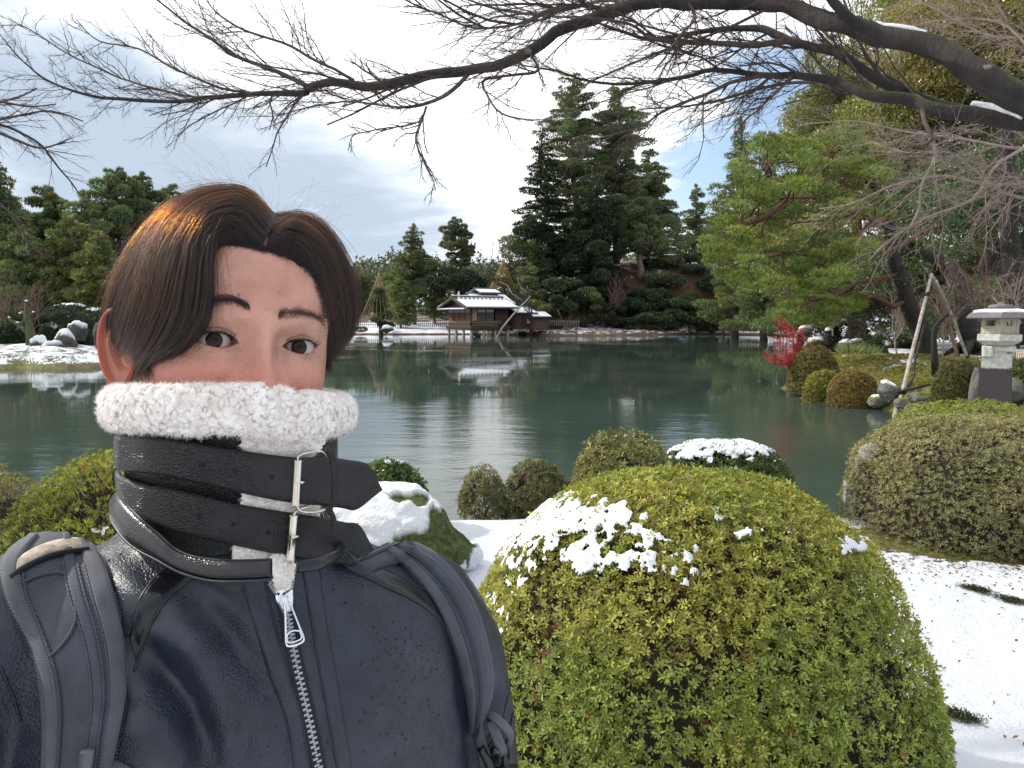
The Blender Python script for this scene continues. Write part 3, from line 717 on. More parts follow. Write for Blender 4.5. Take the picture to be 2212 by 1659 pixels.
# ---- leafless branches
def twigs(mb, path, r0, lv, L, step, ang=(.45, .9), grav=0.0, out=None, side=3, jag=.10, flat=0.0):
    """side shoots along path, recursively thinner"""
    path = np.asarray(path, float); seg = np.linalg.norm(np.diff(path, axis=0), axis=1); cum = np.concatenate([[0], np.cumsum(seg)]); tot = cum[-1]
    s = step * rng.uniform(.3, 1)
    sgn = 1
    while s < tot * .98:
        p = np.array([np.interp(s, cum, path[:, i]) for i in range(3)]); i = min(np.searchsorted(cum, s), len(path) - 1)
        tdir = nrm(path[i] - path[i - 1]); a, b = frames(tdir[None]); a, b = a[0], b[0]
        ph = (0 if sgn > 0 else math.pi) + rng.normal(0, .9 * (1 - flat) + .25) + math.pi / 2; sgn = -sgn
        lat = a * math.sin(ph) + b * math.cos(ph)       # mostly up / down the limb's own plane
        th = rng.uniform(*ang); d = nrm(tdir * math.cos(th) + lat * math.sin(th))
        l = L * rng.uniform(.45, 1.1) * (1 - .45 * s / tot); n = 5 if lv else 3
        q = [p]; dd = d
        for k in range(n):
            dd = nrm(dd + rng.normal(0, jag, 3) + tdir * .06 + np.array([0, 0, grav])); q.append(q[-1] + dd * l / n)
        q = np.array(q); r = r0 * (1 - .5 * s / tot)
        tube(mb, q, np.linspace(r, r * .45, len(q)), side, cap=False)
        if lv > 0: twigs(mb, q, r * .58, lv - 1, l * .55, l * .55 / 4.2 if lv > 1 else l / 6.5, ang, grav, side=3, jag=jag * 1.2, flat=flat)
        s += step * rng.uniform(.6, 1.4)

def rpath(L, n=4):
    """smooth a polyline given as (u, v, depth)"""
    p = np.array([P(u, v, d) for u, v, d in L]); t = np.arange(len(p)); tt = np.linspace(0, len(p) - 1, (len(p) - 1) * n + 1)
    out = []
    for x in tt:
        i = int(min(x, len(p) - 2)); f = x - i; a, b = p[i], p[i + 1]; a0 = p[max(i - 1, 0)]; b1 = p[min(i + 2, len(p) - 1)]
        m0, m1 = (b - a0) / 2, (b1 - a) / 2
        out.append((2 * f**3 - 3 * f**2 + 1) * a + (f**3 - 2 * f**2 + f) * m0 + (-2 * f**3 + 3 * f**2) * b + (f**3 - f**2) * m1)
    return np.array(out)

def overhead_tree():
    trunkp = np.array([(3.35, 2.75, .3), (3.3, 2.75, .9), (3.15, 2.7, 1.6), (2.9, 2.65, 2.3), (2.55, 2.66, 2.85)])
    t = thing('maple_tree', 'leafless dark tree whose mossy limbs and fine twigs arch across the sky', 'tree', trunkp[0])
    m = MB(); tube(m, trunkp, [.30, .23, .20, .17, .13], 16); m.build('trunk', M_bark_moss, t)
    limbs = {
     'A': ([(2440, 330, 2.68), (2330, 290, 2.7), (2212, 214, 2.75), (2099, 150, 2.85), (2040, 105, 2.95), (1965, 88, 3.0), (1885, 72, 3.05), (1831, 52, 3.1), (1751, 27, 3.2), (1698, 10, 3.25), (1644, 14, 3.3), (1560, 8, 3.35), (1484, 3, 3.4), (1410, 4, 3.45), (1371, 9, 3.5), (1318, 21, 3.55),
             (1259, 48, 3.6), (1200, 70, 3.62), (1136, 107, 3.65), (1083, 134, 3.7), (1015, 149, 3.75), (914, 168, 3.8), (812, 183, 3.85), (711, 183, 3.9), (665, 190, 3.92), (655, 200, 3.93), (558, 203, 4.0), (442, 213, 4.1), (355, 218, 4.15), (264, 213, 4.2), (178, 203, 4.25), (101, 173, 4.3), (51, 132, 4.35), (0, 76, 4.4)],
            [36, 33, 31, 27, 24, 23, 22, 21, 18, 16, 15, 14.5, 14, 14, 13.5, 13, 13, 12.5, 12, 11, 10.5, 10, 9.5, 8.5, 8, 7, 5.5, 4.6, 4, 3.5, 3, 2.2, 1.6, 1]),
     'A2': ([(665, 188, 3.92), (599, 157, 3.9), (508, 122, 3.85), (447, 81, 3.8), (396, 46, 3.8), (345, 5, 3.75), (300, -30, 3.7)], [5.5, 4.5, 3.6, 3, 2.4, 1.8, 1.2]),
     'A3': ([(762, 173, 3.87), (675, 127, 3.95), (609, 91, 4.0), (508, 56, 4.1), (457, 15, 4.15), (430, -30, 4.2)], [3.5, 3, 2.6, 2.2, 1.6, 1]),
     'A4': ([(1015, 157, 3.75), (965, 203, 3.65), (914, 226, 3.6), (863, 233, 3.55), (762, 218, 3.5), (685, 228, 3.45), (600, 250, 3.4)], [5, 4.4, 3.4, 2.6, 2, 1.6, 1]),
     'A5': ([(921, 231, 3.6), (909, 269, 3.55), (899, 305, 3.5), (919, 355, 3.45), (935, 385, 3.42), (941, 412, 3.4)], [2.8, 2.5, 2.2, 1.7, 1.3, .8]),
     'A6': ([(909, 262, 3.56), (873, 274, 3.6), (800, 282, 3.65), (762, 292, 3.7), (752, 325, 3.7)], [1.8, 1.6, 1.3, 1.1, .8]),
     'A7': ([(1136, 107, 3.65), (1163, 150, 3.6), (1110, 162, 3.5), (1045, 171, 3.45), (1051, 203, 3.4), (1083, 246, 3.35), (1152, 262, 3.3)], [3, 3, 2.8, 2.6, 2.4, 2, 1.2]),
     'A8': ([(558, 203, 4.0), (470, 190, 4.05), (380, 150, 4.0), (300, 105, 3.95), (215, 90, 3.9), (165, 40, 3.9)], [2.6, 2.4, 2.1, 1.7, 1.3, .8]),
     'A9': ([(442, 213, 4.1), (330, 190, 4.2), (240, 160, 4.3), (150, 120, 4.35), (60, 60, 4.4), (0, 55, 4.45)], [2.4, 2.1, 1.8, 1.4, 1.1, .7]),
     'A10': ([(1370, 9, 3.5), (1300, 0, 3.7), (1180, 30, 3.9), (1080, 20, 4.1), (960, -20, 4.2)], [5, 4, 3.2, 2.6, 1.6]),
     'A11': ([(1318, 21, 3.55), (1215, 10, 3.3), (1120, 50, 3.2), (1030, 60, 3.1), (950, 30, 3.0), (880, 10, 3.0)], [4.5, 3.4, 2.8, 2.3, 1.8, 1.1]),
     'C': ([(2440, 330, 2.68), (2300, 270, 2.85), (2180, 262, 3.0), (2060, 232, 3.05), (1960, 195, 3.1), (1900, 165, 3.15), (1847, 139, 3.2), (1778, 107, 3.3), (1698, 88, 3.4), (1650, 66, 3.5), (1617, 61, 3.55), (1537, 61, 3.65), (1484, 72, 3.7), (1400, 84, 3.75), (1330, 66, 3.8), (1270, 40, 3.9)], [13, 13, 12, 12, 11, 10.5, 10, 9.5, 8.5, 8, 6.5, 5.5, 5, 4, 3, 2]),
     'C2': ([(1698, 90, 3.4), (1671, 96, 3.42), (1620, 100, 3.4), (1564, 94, 3.4), (1484, 91, 3.4), (1404, 80, 3.4), (1361, 53, 3.4), (1290, 40, 3.4), (1200, 35, 3.35)], [7, 7, 6.5, 6, 5, 4, 3, 2.4, 1.5]),
     'B': ([(2440, 345, 2.66), (2330, 290, 2.75), (2212, 268, 2.85), (2152, 257, 2.9), (2080, 240, 2.95), (2018, 230, 3.0), (1965, 209, 3.05), (1885, 198, 3.1), (1805, 176, 3.2), (1724, 166, 3.3), (1644, 160, 3.4), (1537, 152, 3.5), (1484, 166, 3.55), (1404, 176, 3.6), (1329, 179, 3.65), (1259, 171, 3.7), (1200, 150, 3.75), (1120, 140, 3.8)],
            [24, 21, 17.5, 17, 16, 14, 12.5, 11.5, 9, 7.5, 6, 5, 4.2, 3.6, 3, 2.5, 2, 1.4]),
     'B2': ([(1708, 168, 3.3), (1690, 190, 3.25), (1660, 214, 3.2), (1630, 240, 3.15), (1607, 262, 3.1), (1590, 290, 3.1)], [4, 3.4, 2.8, 2.3, 1.8, 1.1]),
     'B3': ([(1644, 162, 3.4), (1591, 176, 3.4), (1545, 194, 3.35), (1511, 209, 3.3), (1430, 241, 3.2), (1393, 267, 3.15), (1330, 290, 3.1), (1260, 310, 3.1)], [4.6, 4.2, 3.8, 3.4, 2.8, 2.2, 1.6, 1]),
     'B4': ([(1885, 198, 3.1), (1800, 190, 3.3), (1740, 180, 3.5), (1650, 190, 3.6), (1560, 215, 3.7), (1480, 230, 3.8), (1380, 235, 3.9)], [6, 5, 4, 3.4, 2.8, 2, 1.3]),
     'A12': ([(1885, 72, 3.05), (1830, 30, 3.0), (1790, -20, 2.9), (1760, -60, 2.9)], [12, 10, 9, 7]),
     'A13': ([(1484, 3, 3.4), (1500, 40, 3.3), (1470, 75, 3.25), (1440, 120, 3.2), (1415, 150, 3.2)], [3.4, 3, 2.6, 2, 1.2]),
     'D1': ([(1993, 235, 3.0), (2000, 275, 2.95), (2012, 300, 2.92), (1990, 320, 2.9)], [5, 4.4, 3.5, 2]),
    }
    for kx, (L, w) in limbs.items():
        p = rpath(L); tt = np.linspace(0, len(w) - 1, len(p)); dep = np.interp(tt, np.arange(len(w)), [q[2] for q in L])
        r = np.interp(tt, np.arange(len(w)), w) * dep / FPX * 1.02
        p = p + (np.stack([fbm(p * 5.3, 3), fbm(p * 5.3 + 40, 3), fbm(p * 5.3 + 80, 3)], 1) - .5) * (r[:, None] * 1.5 + .012)
        m = MB(); tube(m, p, r * (1 + .22 * (fbm(p * 9, 2) - .5)), 14 if w[0] > 10 else 8); m.build('limb', M_bark_moss if w[0] > 9 else M_bark, t)
    tw = MB()
    for kx, lo, L, st in (('A', 22, .42, .075), ('A2', 0, .40, .07), ('A3', 0, .38, .08), ('A4', 1, .30, .06), ('A5', 0, .16, .05), ('A6', 0, .14, .05), ('A7', 0, .30, .07), ('A8', 0, .26, .07), ('A9', 0, .24, .07), ('A10', 0, .42, .08), ('A11', 0, .42, .07),
                      ('C', 8, .40, .085), ('C2', 0, .36, .08), ('B', 8, .40, .075), ('B2', 0, .26, .06), ('B3', 0, .34, .07), ('B4', 0, .36, .08), ('A13', 0, .3, .07), ('A12', 0, .4, .1), ('A', 10, .40, .12), ('D1', 1, .25, .06)):
        L_, w = limbs[kx]; p = rpath(L_)[lo * 4:]
        if kx == 'A' and lo == 10: p = rpath(L_)[40:22 * 4]
        twigs(tw, p, .0040, 2 if L > .25 else 1, L * 1.35, st * .78, (.35, .8), .015, jag=.15)
    for kx, lo, hi, L, st in (('A', 6, 20, .75, .20), ('A', 20, 28, .6, .18), ('C', 4, 13, .62, .20), ('B', 4, 14, .65, .20), ('C2', 1, 7, .5, .2), ('A10', 0, 4, .6, .2), ('A11', 0, 5, .6, .2)):
        L_, w = limbs[kx]; p = rpath(L_)[lo * 4:hi * 4]; twigs(tw, p, .0085, 2, L * 1.2, st, (.3, .75), .01, jag=.14, side=5)
    tw.build('twig', M_twig, t, kind='stuff')
    # drooping pale twigs on the shaded right side
    g = MB()
    for L in ([(2300, 300, 3.4), (2200, 320, 3.5), (2080, 300, 3.6), (1960, 285, 3.7), (1850, 262, 3.8), (1740, 268, 3.9)],
              [(2300, 380, 3.2), (2150, 400, 3.3), (2040, 380, 3.4), (1930, 400, 3.5), (1840, 440, 3.6), (1770, 450, 3.7)],
              [(2012, 300, 2.92), (2020, 340, 3.0), (1990, 400, 3.05), (1985, 450, 3.1), (1960, 500, 3.1)],
              [(2212, 320, 3.2), (2150, 360, 3.2), (2100, 430, 3.2), (2000, 470, 3.25), (1920, 520, 3.3), (1880, 560, 3.3)],
              [(2300, 60, 4), (2150, 80, 4), (2000, 10, 4.1), (1900, -20, 4.2)],
              [(2260, 160, 3.9), (2180, 60, 4.0), (2080, 40, 4.1), (1960, 60, 4.2), (1880, 100, 4.3)],
              [(2280, 440, 3.3), (2180, 420, 3.3), (2120, 380, 3.4), (2050, 330, 3.4), (1960, 330, 3.5), (1890, 310, 3.6)]):
        p = rpath(L); tube(g, p, np.linspace(.0075, .0025, len(p)), 6)
        twigs(g, p, .0030, 2, .50, .050, (.4, .95), -.02, jag=.18)
    g.build('twig', M_twig_grey, t, kind='stuff')
    # snow lying on the upper side of two limbs
    for L, w in (([(2000, 72, 2.98), (1960, 62, 3.0), (1915, 56, 3.03), (1895, 52, 3.05)], .012), ([(2212, 252, 2.84), (2170, 240, 2.88), (2130, 232, 2.92), (2098, 226, 2.95)], .017), ([(2260, 268, 2.8), (2212, 250, 2.85), (2188, 236, 2.9)], .012)):
        p = rpath(L); m = MB(); tube(m, p, w * (.6 + .8 * fbm(p * 40, 2)), 8); m.build('snow_ridge', M_snow, t, kind='stuff')
overhead_tree()

def left_branches():
    L1 = [(-120, 250, 3.6), (0, 270, 3.7), (50, 290, 3.75), (90, 315, 3.8), (125, 360, 3.85), (155, 395, 3.85), (175, 425, 3.85)]
    p0 = P(-330, 300, 3.6)
    t = thing('bare_tree', 'leafless tree reaching in from the picture edge above the far pines', 'tree', (p0[0], p0[1], .4))
    m = MB(); tube(m, np.array([(p0[0], p0[1], .35), (p0[0] + .05, p0[1], 1.2), (p0[0] + .1, p0[1], 2.2), tuple(p0)]), [.11, .09, .07, .05], 10); m.build('trunk', M_bark, t)
    g = MB()
    for L in (L1, [(-120, 250, 3.6), (-30, 262, 3.65), (40, 250, 3.7), (110, 240, 3.75), (180, 262, 3.8)], [(-120, 250, 3.6), (-20, 225, 3.7), (40, 210, 3.75), (80, 190, 3.8)], [(-60, 262, 3.62), (30, 300, 3.6), (90, 320, 3.6), (150, 300, 3.6)],
              [(-120, 420, 4.6), (0, 440, 4.6), (60, 520, 4.6), (100, 560, 4.6)], [(-120, 200, 3.6), (-20, 215, 3.6), (60, 230, 3.6), (120, 225, 3.6)]):
        L = [(-330, 300, 3.6)] + L if L[0][0] == -120 and L[0][1] < 400 else L
        p = rpath(L); tube(g, p, np.linspace(.009, .003, len(p)), 5); twigs(g, p[4:], .0030, 1, .30, .05, (.35, .7), -.01, jag=.15)
    g.build('twig', M_twig, t, kind='stuff')
left_branches()

def bare_tree(u, vtop, y, R, label, group=None, m=None, lv=2, n=7, base=None, r=.07, name='bare_tree', spread=.5, ub=None, vb=None, step=None, cat='tree', snow=False, thin=1.0):
    bx = Y(ub or u, 700, y)[0]; zb = gz(bx, y) if vb is None else Y(u, vb, y)[2]; top = Y(u, vtop, y); H = top[2] - zb
    t = thing(name, label, cat, (bx, y, zb), group); mb = MB(); g = MB(); sn = MB()
    st = np.array([(bx, y, zb - .1), (bx + rng.normal(0, .03) * H, y, zb + .2 * H)]); tube(mb, limb_path(st[0], st[1], 0, .02, 4), [r * 1.3, r, r * .9, r * .8], 8)
    for i in range(n):
        az = i * 2.4 + rng.normal(0, .3); e = np.array([top[0] + math.cos(az) * R * rng.uniform(.3, 1), y + math.sin(az) * R * .7, zb + H * rng.uniform(.6, 1.0)])
        if i == 0: e = top
        p = limb_path(st[1], e, -.10, .04, 7); tube(g, p, np.linspace(r * .6, r * .12, 7), 5, cap=False)
        if snow and i % 2 == 0: q = p[2:] + (0, 0, r * .4); tube(sn, q, np.linspace(r * .3, r * .12, 5), 5)
        twigs(g, p[1:], r * .20 * thin, lv - 1, H * .28, H * (step or .055), (.4, .8), .02, jag=.15)
    mb.build('trunk', m or M_twig_pink, t); g.build('branch', m or M_twig_pink, t, kind='stuff')
    if sn.n: sn.build('snow_ridge', M_snow, t, kind='stuff')
    return t
GB = 'leafless trees round the tea house'
bare_tree(1100, 492, 103, 2.6, 'tall leafless tree standing against the cloud beside the hill', GB, M_twig, 2, 9, r=.14)
bare_tree(1062, 520, 101, 2.2, 'thin leafless tree between the airy pine and the taller bare tree', GB, M_twig, 2, 7, r=.10)
bare_tree(1118, 600, 84, 2.2, 'low leafless tree with snowy boughs spreading over the tea house', GB, M_twig, 2, 9, r=.13, ub=1148, snow=True)
bare_tree(1135, 640, 79.5, 1.3, 'dark leafless tree in front of the tea house annex', GB, M_twig, 2, 6, r=.10, ub=1150, vb=716)
bare_tree(1330, 590, 89.5, 2.5, 'pinkish leafless maple on the slope beneath the tall firs', GB, M_twig_pink, 2, 12, r=.10, vb=712, step=.04)
bare_tree(1565, 640, 86, 1.9, 'small dark leafless tree at the water below the green pine', GB, M_twig, 2, 8, r=.16, vb=722)
bare_tree(20, 585, 42, 1.8, 'brownish leafless shrub behind the snowy islet at the picture edge', GB, M_twig_pink, 2, 10, r=.05, step=.04)
bare_tree(75, 610, 41, 1.5, 'brownish leafless shrub behind the forked mossy stump', GB, M_twig_pink, 2, 9, r=.05, step=.04)
GB2 = 'leafless bushes near the stone lantern'
bare_tree(2125, 505, 19, 1.0, 'pale brown leafless bush rising behind the dark trunk', GB2, M_twig_pink, 2, 10, r=.035, vb=760, step=.05)
bare_tree(2195, 560, 17, .9, 'leafless bush behind the lantern roof', GB2, M_twig_grey, 2, 8, r=.03, vb=770, step=.05)
bare_tree(2040, 560, 21, 1.0, 'tangled leafless bush among the pine props', GB2, M_twig_grey, 2, 9, r=.03, vb=775, step=.045)
bare_tree(1975, 600, 27, 1.1, 'fine leafless bush left of the leaning pine trunk', GB2, M_twig_grey, 2, 9, r=.03, vb=770, step=.045, ub=1940)
bare_tree(1870, 660, 36, 1.6, 'leafless thicket under the green pine above the snowy rocks', GB2, M_twig, 2, 10, r=.04, vb=722, step=.05)
bare_tree(1800, 662, 40, 1.6, 'grey leafless thicket on the snowy bank under the green pine', GB2, M_twig_grey, 2, 10, r=.04, vb=722, step=.05)
bare_tree(1835, 690, 21.5, .35, 'thin leafless stems beside the clipped dome and red-leaved shrub', GB2, M_twig, 1, 5, r=.012, vb=775, step=.1)
# ------------------------------------------------------------------ clipped shrubs near the water
def dome_r(d, R, n=2.5):
    R = np.asarray(R, float); return (np.abs(d / R) ** n).sum(-1) ** (-1 / n)
def shrub(label, c, R, N, k, ln, wd, col, col2=None, n=2.4, group=None, depth=.12, lump=.05, core=True, zlo=-.25, m=None, snow=None, name='clipped_shrub', up=(.35, .9), thick_snow=.02, ng=(150, 260), twigN=0, face=True, cat='shrub', bare=.6, mix=.5):
    """c: centre of the dome's base on the ground; R: radii"""
    c = np.asarray(c, float); R = np.asarray(R, float); t = thing(name, label, cat, c, group)
    M = int(N * (1.9 if face else 1.0)); d = nrm(rng.normal(0, 1, (M, 3))); d[:, 2] = np.where(d[:, 2] < zlo, -d[:, 2], d[:, 2])
    if face:                                         # leaves only where they can be seen from the garden path side or from above
        tc = nrm(np.array([0, 0, CAM_Z]) - c); keep = (d @ tc > -.42); d = d[keep][:N]
    r = dome_r(d, R, n); lp = 1 + lump * (fbm(d * 3.1 + c, 3) - .5) * 2.6 + .03 * (fbm(d * 11 + c, 2) - .5)
    dep = np.minimum(rng.exponential(depth, len(d)), depth * 3.2)
    p = c + d * (r * lp)[:, None] * (1 - dep)[:, None]
    nn = nrm(d / R ** 1.5 * R.mean() ** 1.5 + rng.normal(0, .38, d.shape) + np.array([0, 0, .25]))
    f = fbm(p * 2.7 / R.mean() + 5, 3); w = sstep(.42, .58, f)[:, None] * mix + .25 * rng.random((len(d), 1))
    if col2 is None: col2 = col
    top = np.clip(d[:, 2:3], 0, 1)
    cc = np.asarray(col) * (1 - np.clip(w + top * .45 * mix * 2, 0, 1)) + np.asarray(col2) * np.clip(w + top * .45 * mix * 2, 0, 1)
    cc = cc * rng.uniform(.5, 1.45, (len(d), 1)); odd = rng.random(len(d)) < .012; cc[odd] = np.array([.26, .085, .03]) * rng.uniform(.6, 1.3, (odd.sum(), 1))
    sh = rng.random(len(d)) < .05; p = p + d * (sh * rng.uniform(.3, 1, len(d)) * ln * 1.1)[:, None]
    if bare: 
        kp = rng.random(len(d)) > bare * sstep(.5, .62, fbm(p * 5 + 3, 2)); p, nn, cc = p[kp], nn[kp], cc[kp]
    fb = MB(); rosettes(fb, p, nn, k, ln, wd, cc, up); fb.build('foliage', m or M_leaf, t, smooth=False, kind='stuff')
    # woody inside: dark core and twigs
    cb = MB(); nu, nv = 20, 40; th = np.linspace(.02, math.pi * .62, nu)[:, None]; ph = (np.arange(nv) * 2 * math.pi / nv)[None]
    dd = np.stack([np.sin(th) * np.cos(ph), np.sin(th) * np.sin(ph), np.cos(th) + 0 * ph], -1)
    rr = dome_r(dd, R, n) * (1 - depth * 2.6) * (1 + .06 * (fbm(dd * 4 + c, 3) - .5))
    cb.add((c + dd * rr[..., None]).reshape(-1, 3), None, grid_q(nu, nv, True))
    if core: cb.build('inner_wood', M_inner, t, kind='stuff')
    tb = MB(); tn = twigN or max(60, N // 14); q = rng.integers(0, len(d), tn)
    r_in = r[q] * (1 - depth * 3.2); b = c + d[q] * r_in[:, None] + rng.normal(0, .02, (tn, 3)) * R.mean(); e = c + d[q] * (r[q] * rng.uniform(.92, 1.005, tn))[:, None] + rng.normal(0, .018, (tn, 3)) * R.mean()
    for i in range(tn): tube(tb, np.array([b[i], (b[i] + e[i]) / 2 + rng.normal(0, .012, 3) * R.mean(), e[i]]), [.0022 + .002 * R.mean(), .0018 + .001 * R.mean(), .0008], 3, cap=False)
    st = c + (0, 0, -.1)
    for i in range(5):
        a = i * 1.26; tube(tb, limb_path(st + (math.cos(a) * .12 * R[0], math.sin(a) * .12 * R[1], 0), c + np.array([math.cos(a) * .5 * R[0], math.sin(a) * .5 * R[1], .6 * R[2]]), 0, .04, 5), np.linspace(.03, .01, 5) * R.mean(), 5)
    tb.build('twig', M_twig, t, kind='stuff')
    if snow is not None:
        sb = MB(); nu, nv = ng; th = np.linspace(.0, math.pi * .50, nu)[:, None]; ph = (np.arange(nv) * 2 * math.pi / nv)[None]
        dd = np.stack([np.sin(th) * np.cos(ph), np.sin(th) * np.sin(ph), np.cos(th) + 0 * ph], -1)
        rr = dome_r(dd, R, n) * (1 + lump * (fbm(dd * 3.1 + c, 3) - .5) * 2.6 + .03 * (fbm(dd * 11 + c, 2) - .5)); pt = c + dd * rr[..., None]
        mk = snow(pt, dd); hgt = np.clip(mk, 0, .35) / .35
        bump = (fbm(pt * 45, 3) - .45)
        q = pt + dd * ((hgt ** .6 * thick_snow * (1 + .9 * bump)) - thick_snow * .25)[..., None]
        g = grid_q(nu, nv, True); kf = (mk.reshape(-1)[g] > 0).all(1)
        if kf.any():
            g = g[kf]; u_, inv = np.unique(g, return_inverse=True)
            sb.add(q.reshape(-1, 3)[u_], None, inv.reshape(-1, 4)); sb.build('snow_patch', M_snow, t, kind='stuff')
    return t
M_inner = plain('inner_wood', (.030, .022, .014), .95, ns=40, var=.5, bd=.01)

def px_mask(blobs, thr=.5, ns=26, amp=1.0, base=0.0):
    def f(pt, dd):
        u, v, d = proj(pt); s = np.full(u.shape, base, float)
        for (cx, cy, rx, ry, a) in blobs: s = s + a * np.exp(-(((u - cx) / rx) ** 2 + ((v - cy) / ry) ** 2))
        return np.where(s < base + .18, -1.0, s + amp * (fbm(pt * ns, 4) - .5) * 1.6 - thr)
    return f

GN = 'clipped evergreen shrubs on the near bank'
YG = (.16, .175, .022); GRN = (.20, .295, .06); ORG = (.39, .37, .075)
# the big round azalea
bc = G(1515, 1640, .53); bc = np.array([(1492 - 1106) / FPX * 2.42, 2.42, .50])
shrub('big round clipped azalea, bright green and yellow, with snow lying on its near shoulder', bc, (.775, .70, 1.15), 60000, 5, .0175, .0066, GRN, ORG, n=2.5, group=GN, depth=.045, lump=.028, up=(.25, .85),
      snow=px_mask([(1300, 1120, 95, 40, 1.15), (1180, 1110, 70, 40, .9), (1110, 1150, 60, 45, .85), (1330, 1215, 95, 26, .8), (1270, 1200, 40, 30, .6), (1445, 1190, 60, 30, .55), (1500, 1250, 45, 18, .5), (1840, 1180, 50, 20, .62), (1530, 1110, 40, 16, .55), (1600, 1150, 60, 20, .4),
                    (1130, 1230, 60, 70, .35), (1060, 1350, 40, 60, .45)], 0.50, 40, 1.7), thick_snow=.008, ng=(430, 900), twigN=2600, mix=.42)
# tall wide shrub by the right edge
shrub('wide tall clipped shrub with greyish olive leaves beside the stone lantern', np.array([3.815, 5.75, .50]), (1.16, .92, .87), 24000, 5, .023, .0085, (.19, .20, .085), (.34, .31, .15), n=2.9, group=GN, depth=.045, lump=.03, twigN=2600, mix=.45)
shrub('low bright green shrub crowning the tall olive one in front of the lantern', np.array([4.25, 6.9, .50]), (.85, .7, .87), 6500, 5, .026, .009, (.17, .23, .045), (.30, .32, .06), n=2.6, group=GN, depth=.06, lump=.03)
# left
shrub('yellow-green feathery shrub behind the backpack strap', np.array([-1.72, 3.62, .50]), (.86, .75, 1.0), 15000, 6, .026, .0078, (.14, .19, .035), (.28, .28, .05), n=2.3, group=GN, depth=.09, lump=.07, up=(.7, 1.2),
      snow=px_mask([(190, 1150, 80, 30, .5), (90, 1200, 60, 30, .4), (230, 1120, 40, 30, .4)], .55, 22, .7), twigN=2200)
shrub('brownish shrub cut by the picture edge beside the yellow-green one', np.array([-3.30, 4.45, .50]), (.50, .5, .78), 4200, 5, .026, .010, (.18, .16, .05), (.24, .21, .06), n=2.4, group=GN, depth=.08, lump=.04)
# behind the snowy rock
def at_px(u, v, z=.50): return G(u, v, z)
shrub('round glossy dark-leaved shrub with snow on top behind the mossy rock', np.array([-.965, 5.75, .50]), (.315, .30, .52), 3000, 5, .040, .022, (.06, .115, .035), (.12, .18, .045), n=2.5, group=GN, depth=.10, lump=.06, m=M_gloss_leaf,
      snow=px_mask([(830, 970, 70, 22, 1.2), (880, 985, 40, 20, .6)], .62, 26, 1.3), thick_snow=.03)
shrub('small sparse twiggy shrub standing at the snow edge by the water', np.array([-.245, 6.3, .50]), (.20, .20, .385), 1300, 5, .030, .011, (.14, .15, .06), (.20, .19, .07), n=2.2, group=GN, depth=.16, lump=.10, twigN=500, core=False)
shrub('twiggy grey-green shrub between the sparse one and the round glossy one', np.array([.215, 6.35, .50]), (.285, .25, .43), 2400, 5, .030, .011, (.13, .14, .06), (.19, .18, .07), n=2.3, group=GN, depth=.13, lump=.08, twigN=700)
shrub('tall round olive shrub right behind the big azalea', np.array([.90, 6.1, .50]), (.405, .38, .72), 4600, 5, .044, .016, (.125, .16, .05), (.27, .25, .08), n=2.5, group=GN, depth=.09, lump=.06, m=M_gloss_leaf)
shrub('broad low dark shrub under a sheet of snow at the water edge', np.array([1.80, 6.35, .50]), (.56, .45, .575), 4600, 5, .036, .012, (.065, .11, .035), (.13, .17, .045), n=3.0, group=GN, depth=.07, lump=.04,
      snow=px_mask([(1560, 960, 125, 24, 1.35), (1480, 985, 70, 18, .55), (1620, 985, 60, 20, .5)], .66, 15, 1.7), thick_snow=.026)

# peninsula
GP = 'clipped shrubs on the mossy point'
def dome_px(label, u, vt, vb, rx, y, N, col, col2, group=GP, n=2.5, z=None, ln=.045, snow=None, k=4, dy=.8, name='clipped_shrub', bare=.35):
    c = Y(u, vb, y); c[2] = (gz(c[0], c[1]) if z is None else z); top = Y(u, vt, y); h = top[2] - c[2] + .0
    return shrub(label, c, (rx / FPX * y, rx / FPX * y * dy, h), N, k, ln, ln * .45, col, col2, n=n, group=group, depth=.05, lump=.05, snow=snow, thick_snow=.05, bare=bare, name=name)
dome_px('tallest clipped dome on the point, green with a browned sunny side', 1757, 748, 840, 51, 20.6, 6200, (.10, .135, .04), (.24, .19, .065), ln=.055, z=.22)
dome_px('yellow-green low dome at the waterline beside the browned orange dome', 1780, 800, 862, 42, 19.0, 4600, (.17, .19, .045), (.30, .28, .06), ln=.05, z=.02)
dome_px('small olive dome squeezed between the yellow-green and orange domes', 1815, 826, 868, 24, 18.6, 1900, (.13, .15, .045), (.19, .20, .06), ln=.05, z=.02)
dome_px('orange-brown clipped dome at the waterline', 1842, 800, 872, 51, 18.0, 5600, (.17, .155, .05), (.30, .21, .07), ln=.05, z=.02)
dome_px('small deep green dome at the back edge of the moss', 1890, 730, 762, 26, 31.0, 2600, (.022, .05, .022), (.03, .065, .028), ln=.06, z=.30)
dome_px('dark olive dome left of the lantern post', 2068, 772, 850, 48, 14.6, 5200, (.11, .12, .04), (.16, .15, .05), ln=.05, z=.45)
dome_px('dark green bush to the lantern\'s far side', 2205, 775, 870, 62, 14.0, 5200, (.07, .11, .035), (.12, .155, .045), ln=.05, z=.45)
GQ = 'mounded shrubs on the snowy bank across the channel'
dome_px('pale green mound across the channel', 1868, 697, 738, 24, 44, 2000, (.09, .115, .05), (.12, .145, .06), GQ, ln=.10)
dome_px('brown-green mound with a snow cap across the channel', 1895, 712, 748, 32, 42, 2200, (.07, .075, .03), (.11, .10, .04), GQ, ln=.10, snow=px_mask([(1890, 716, 26, 10, 1.3)], .6, 2.5, .8))
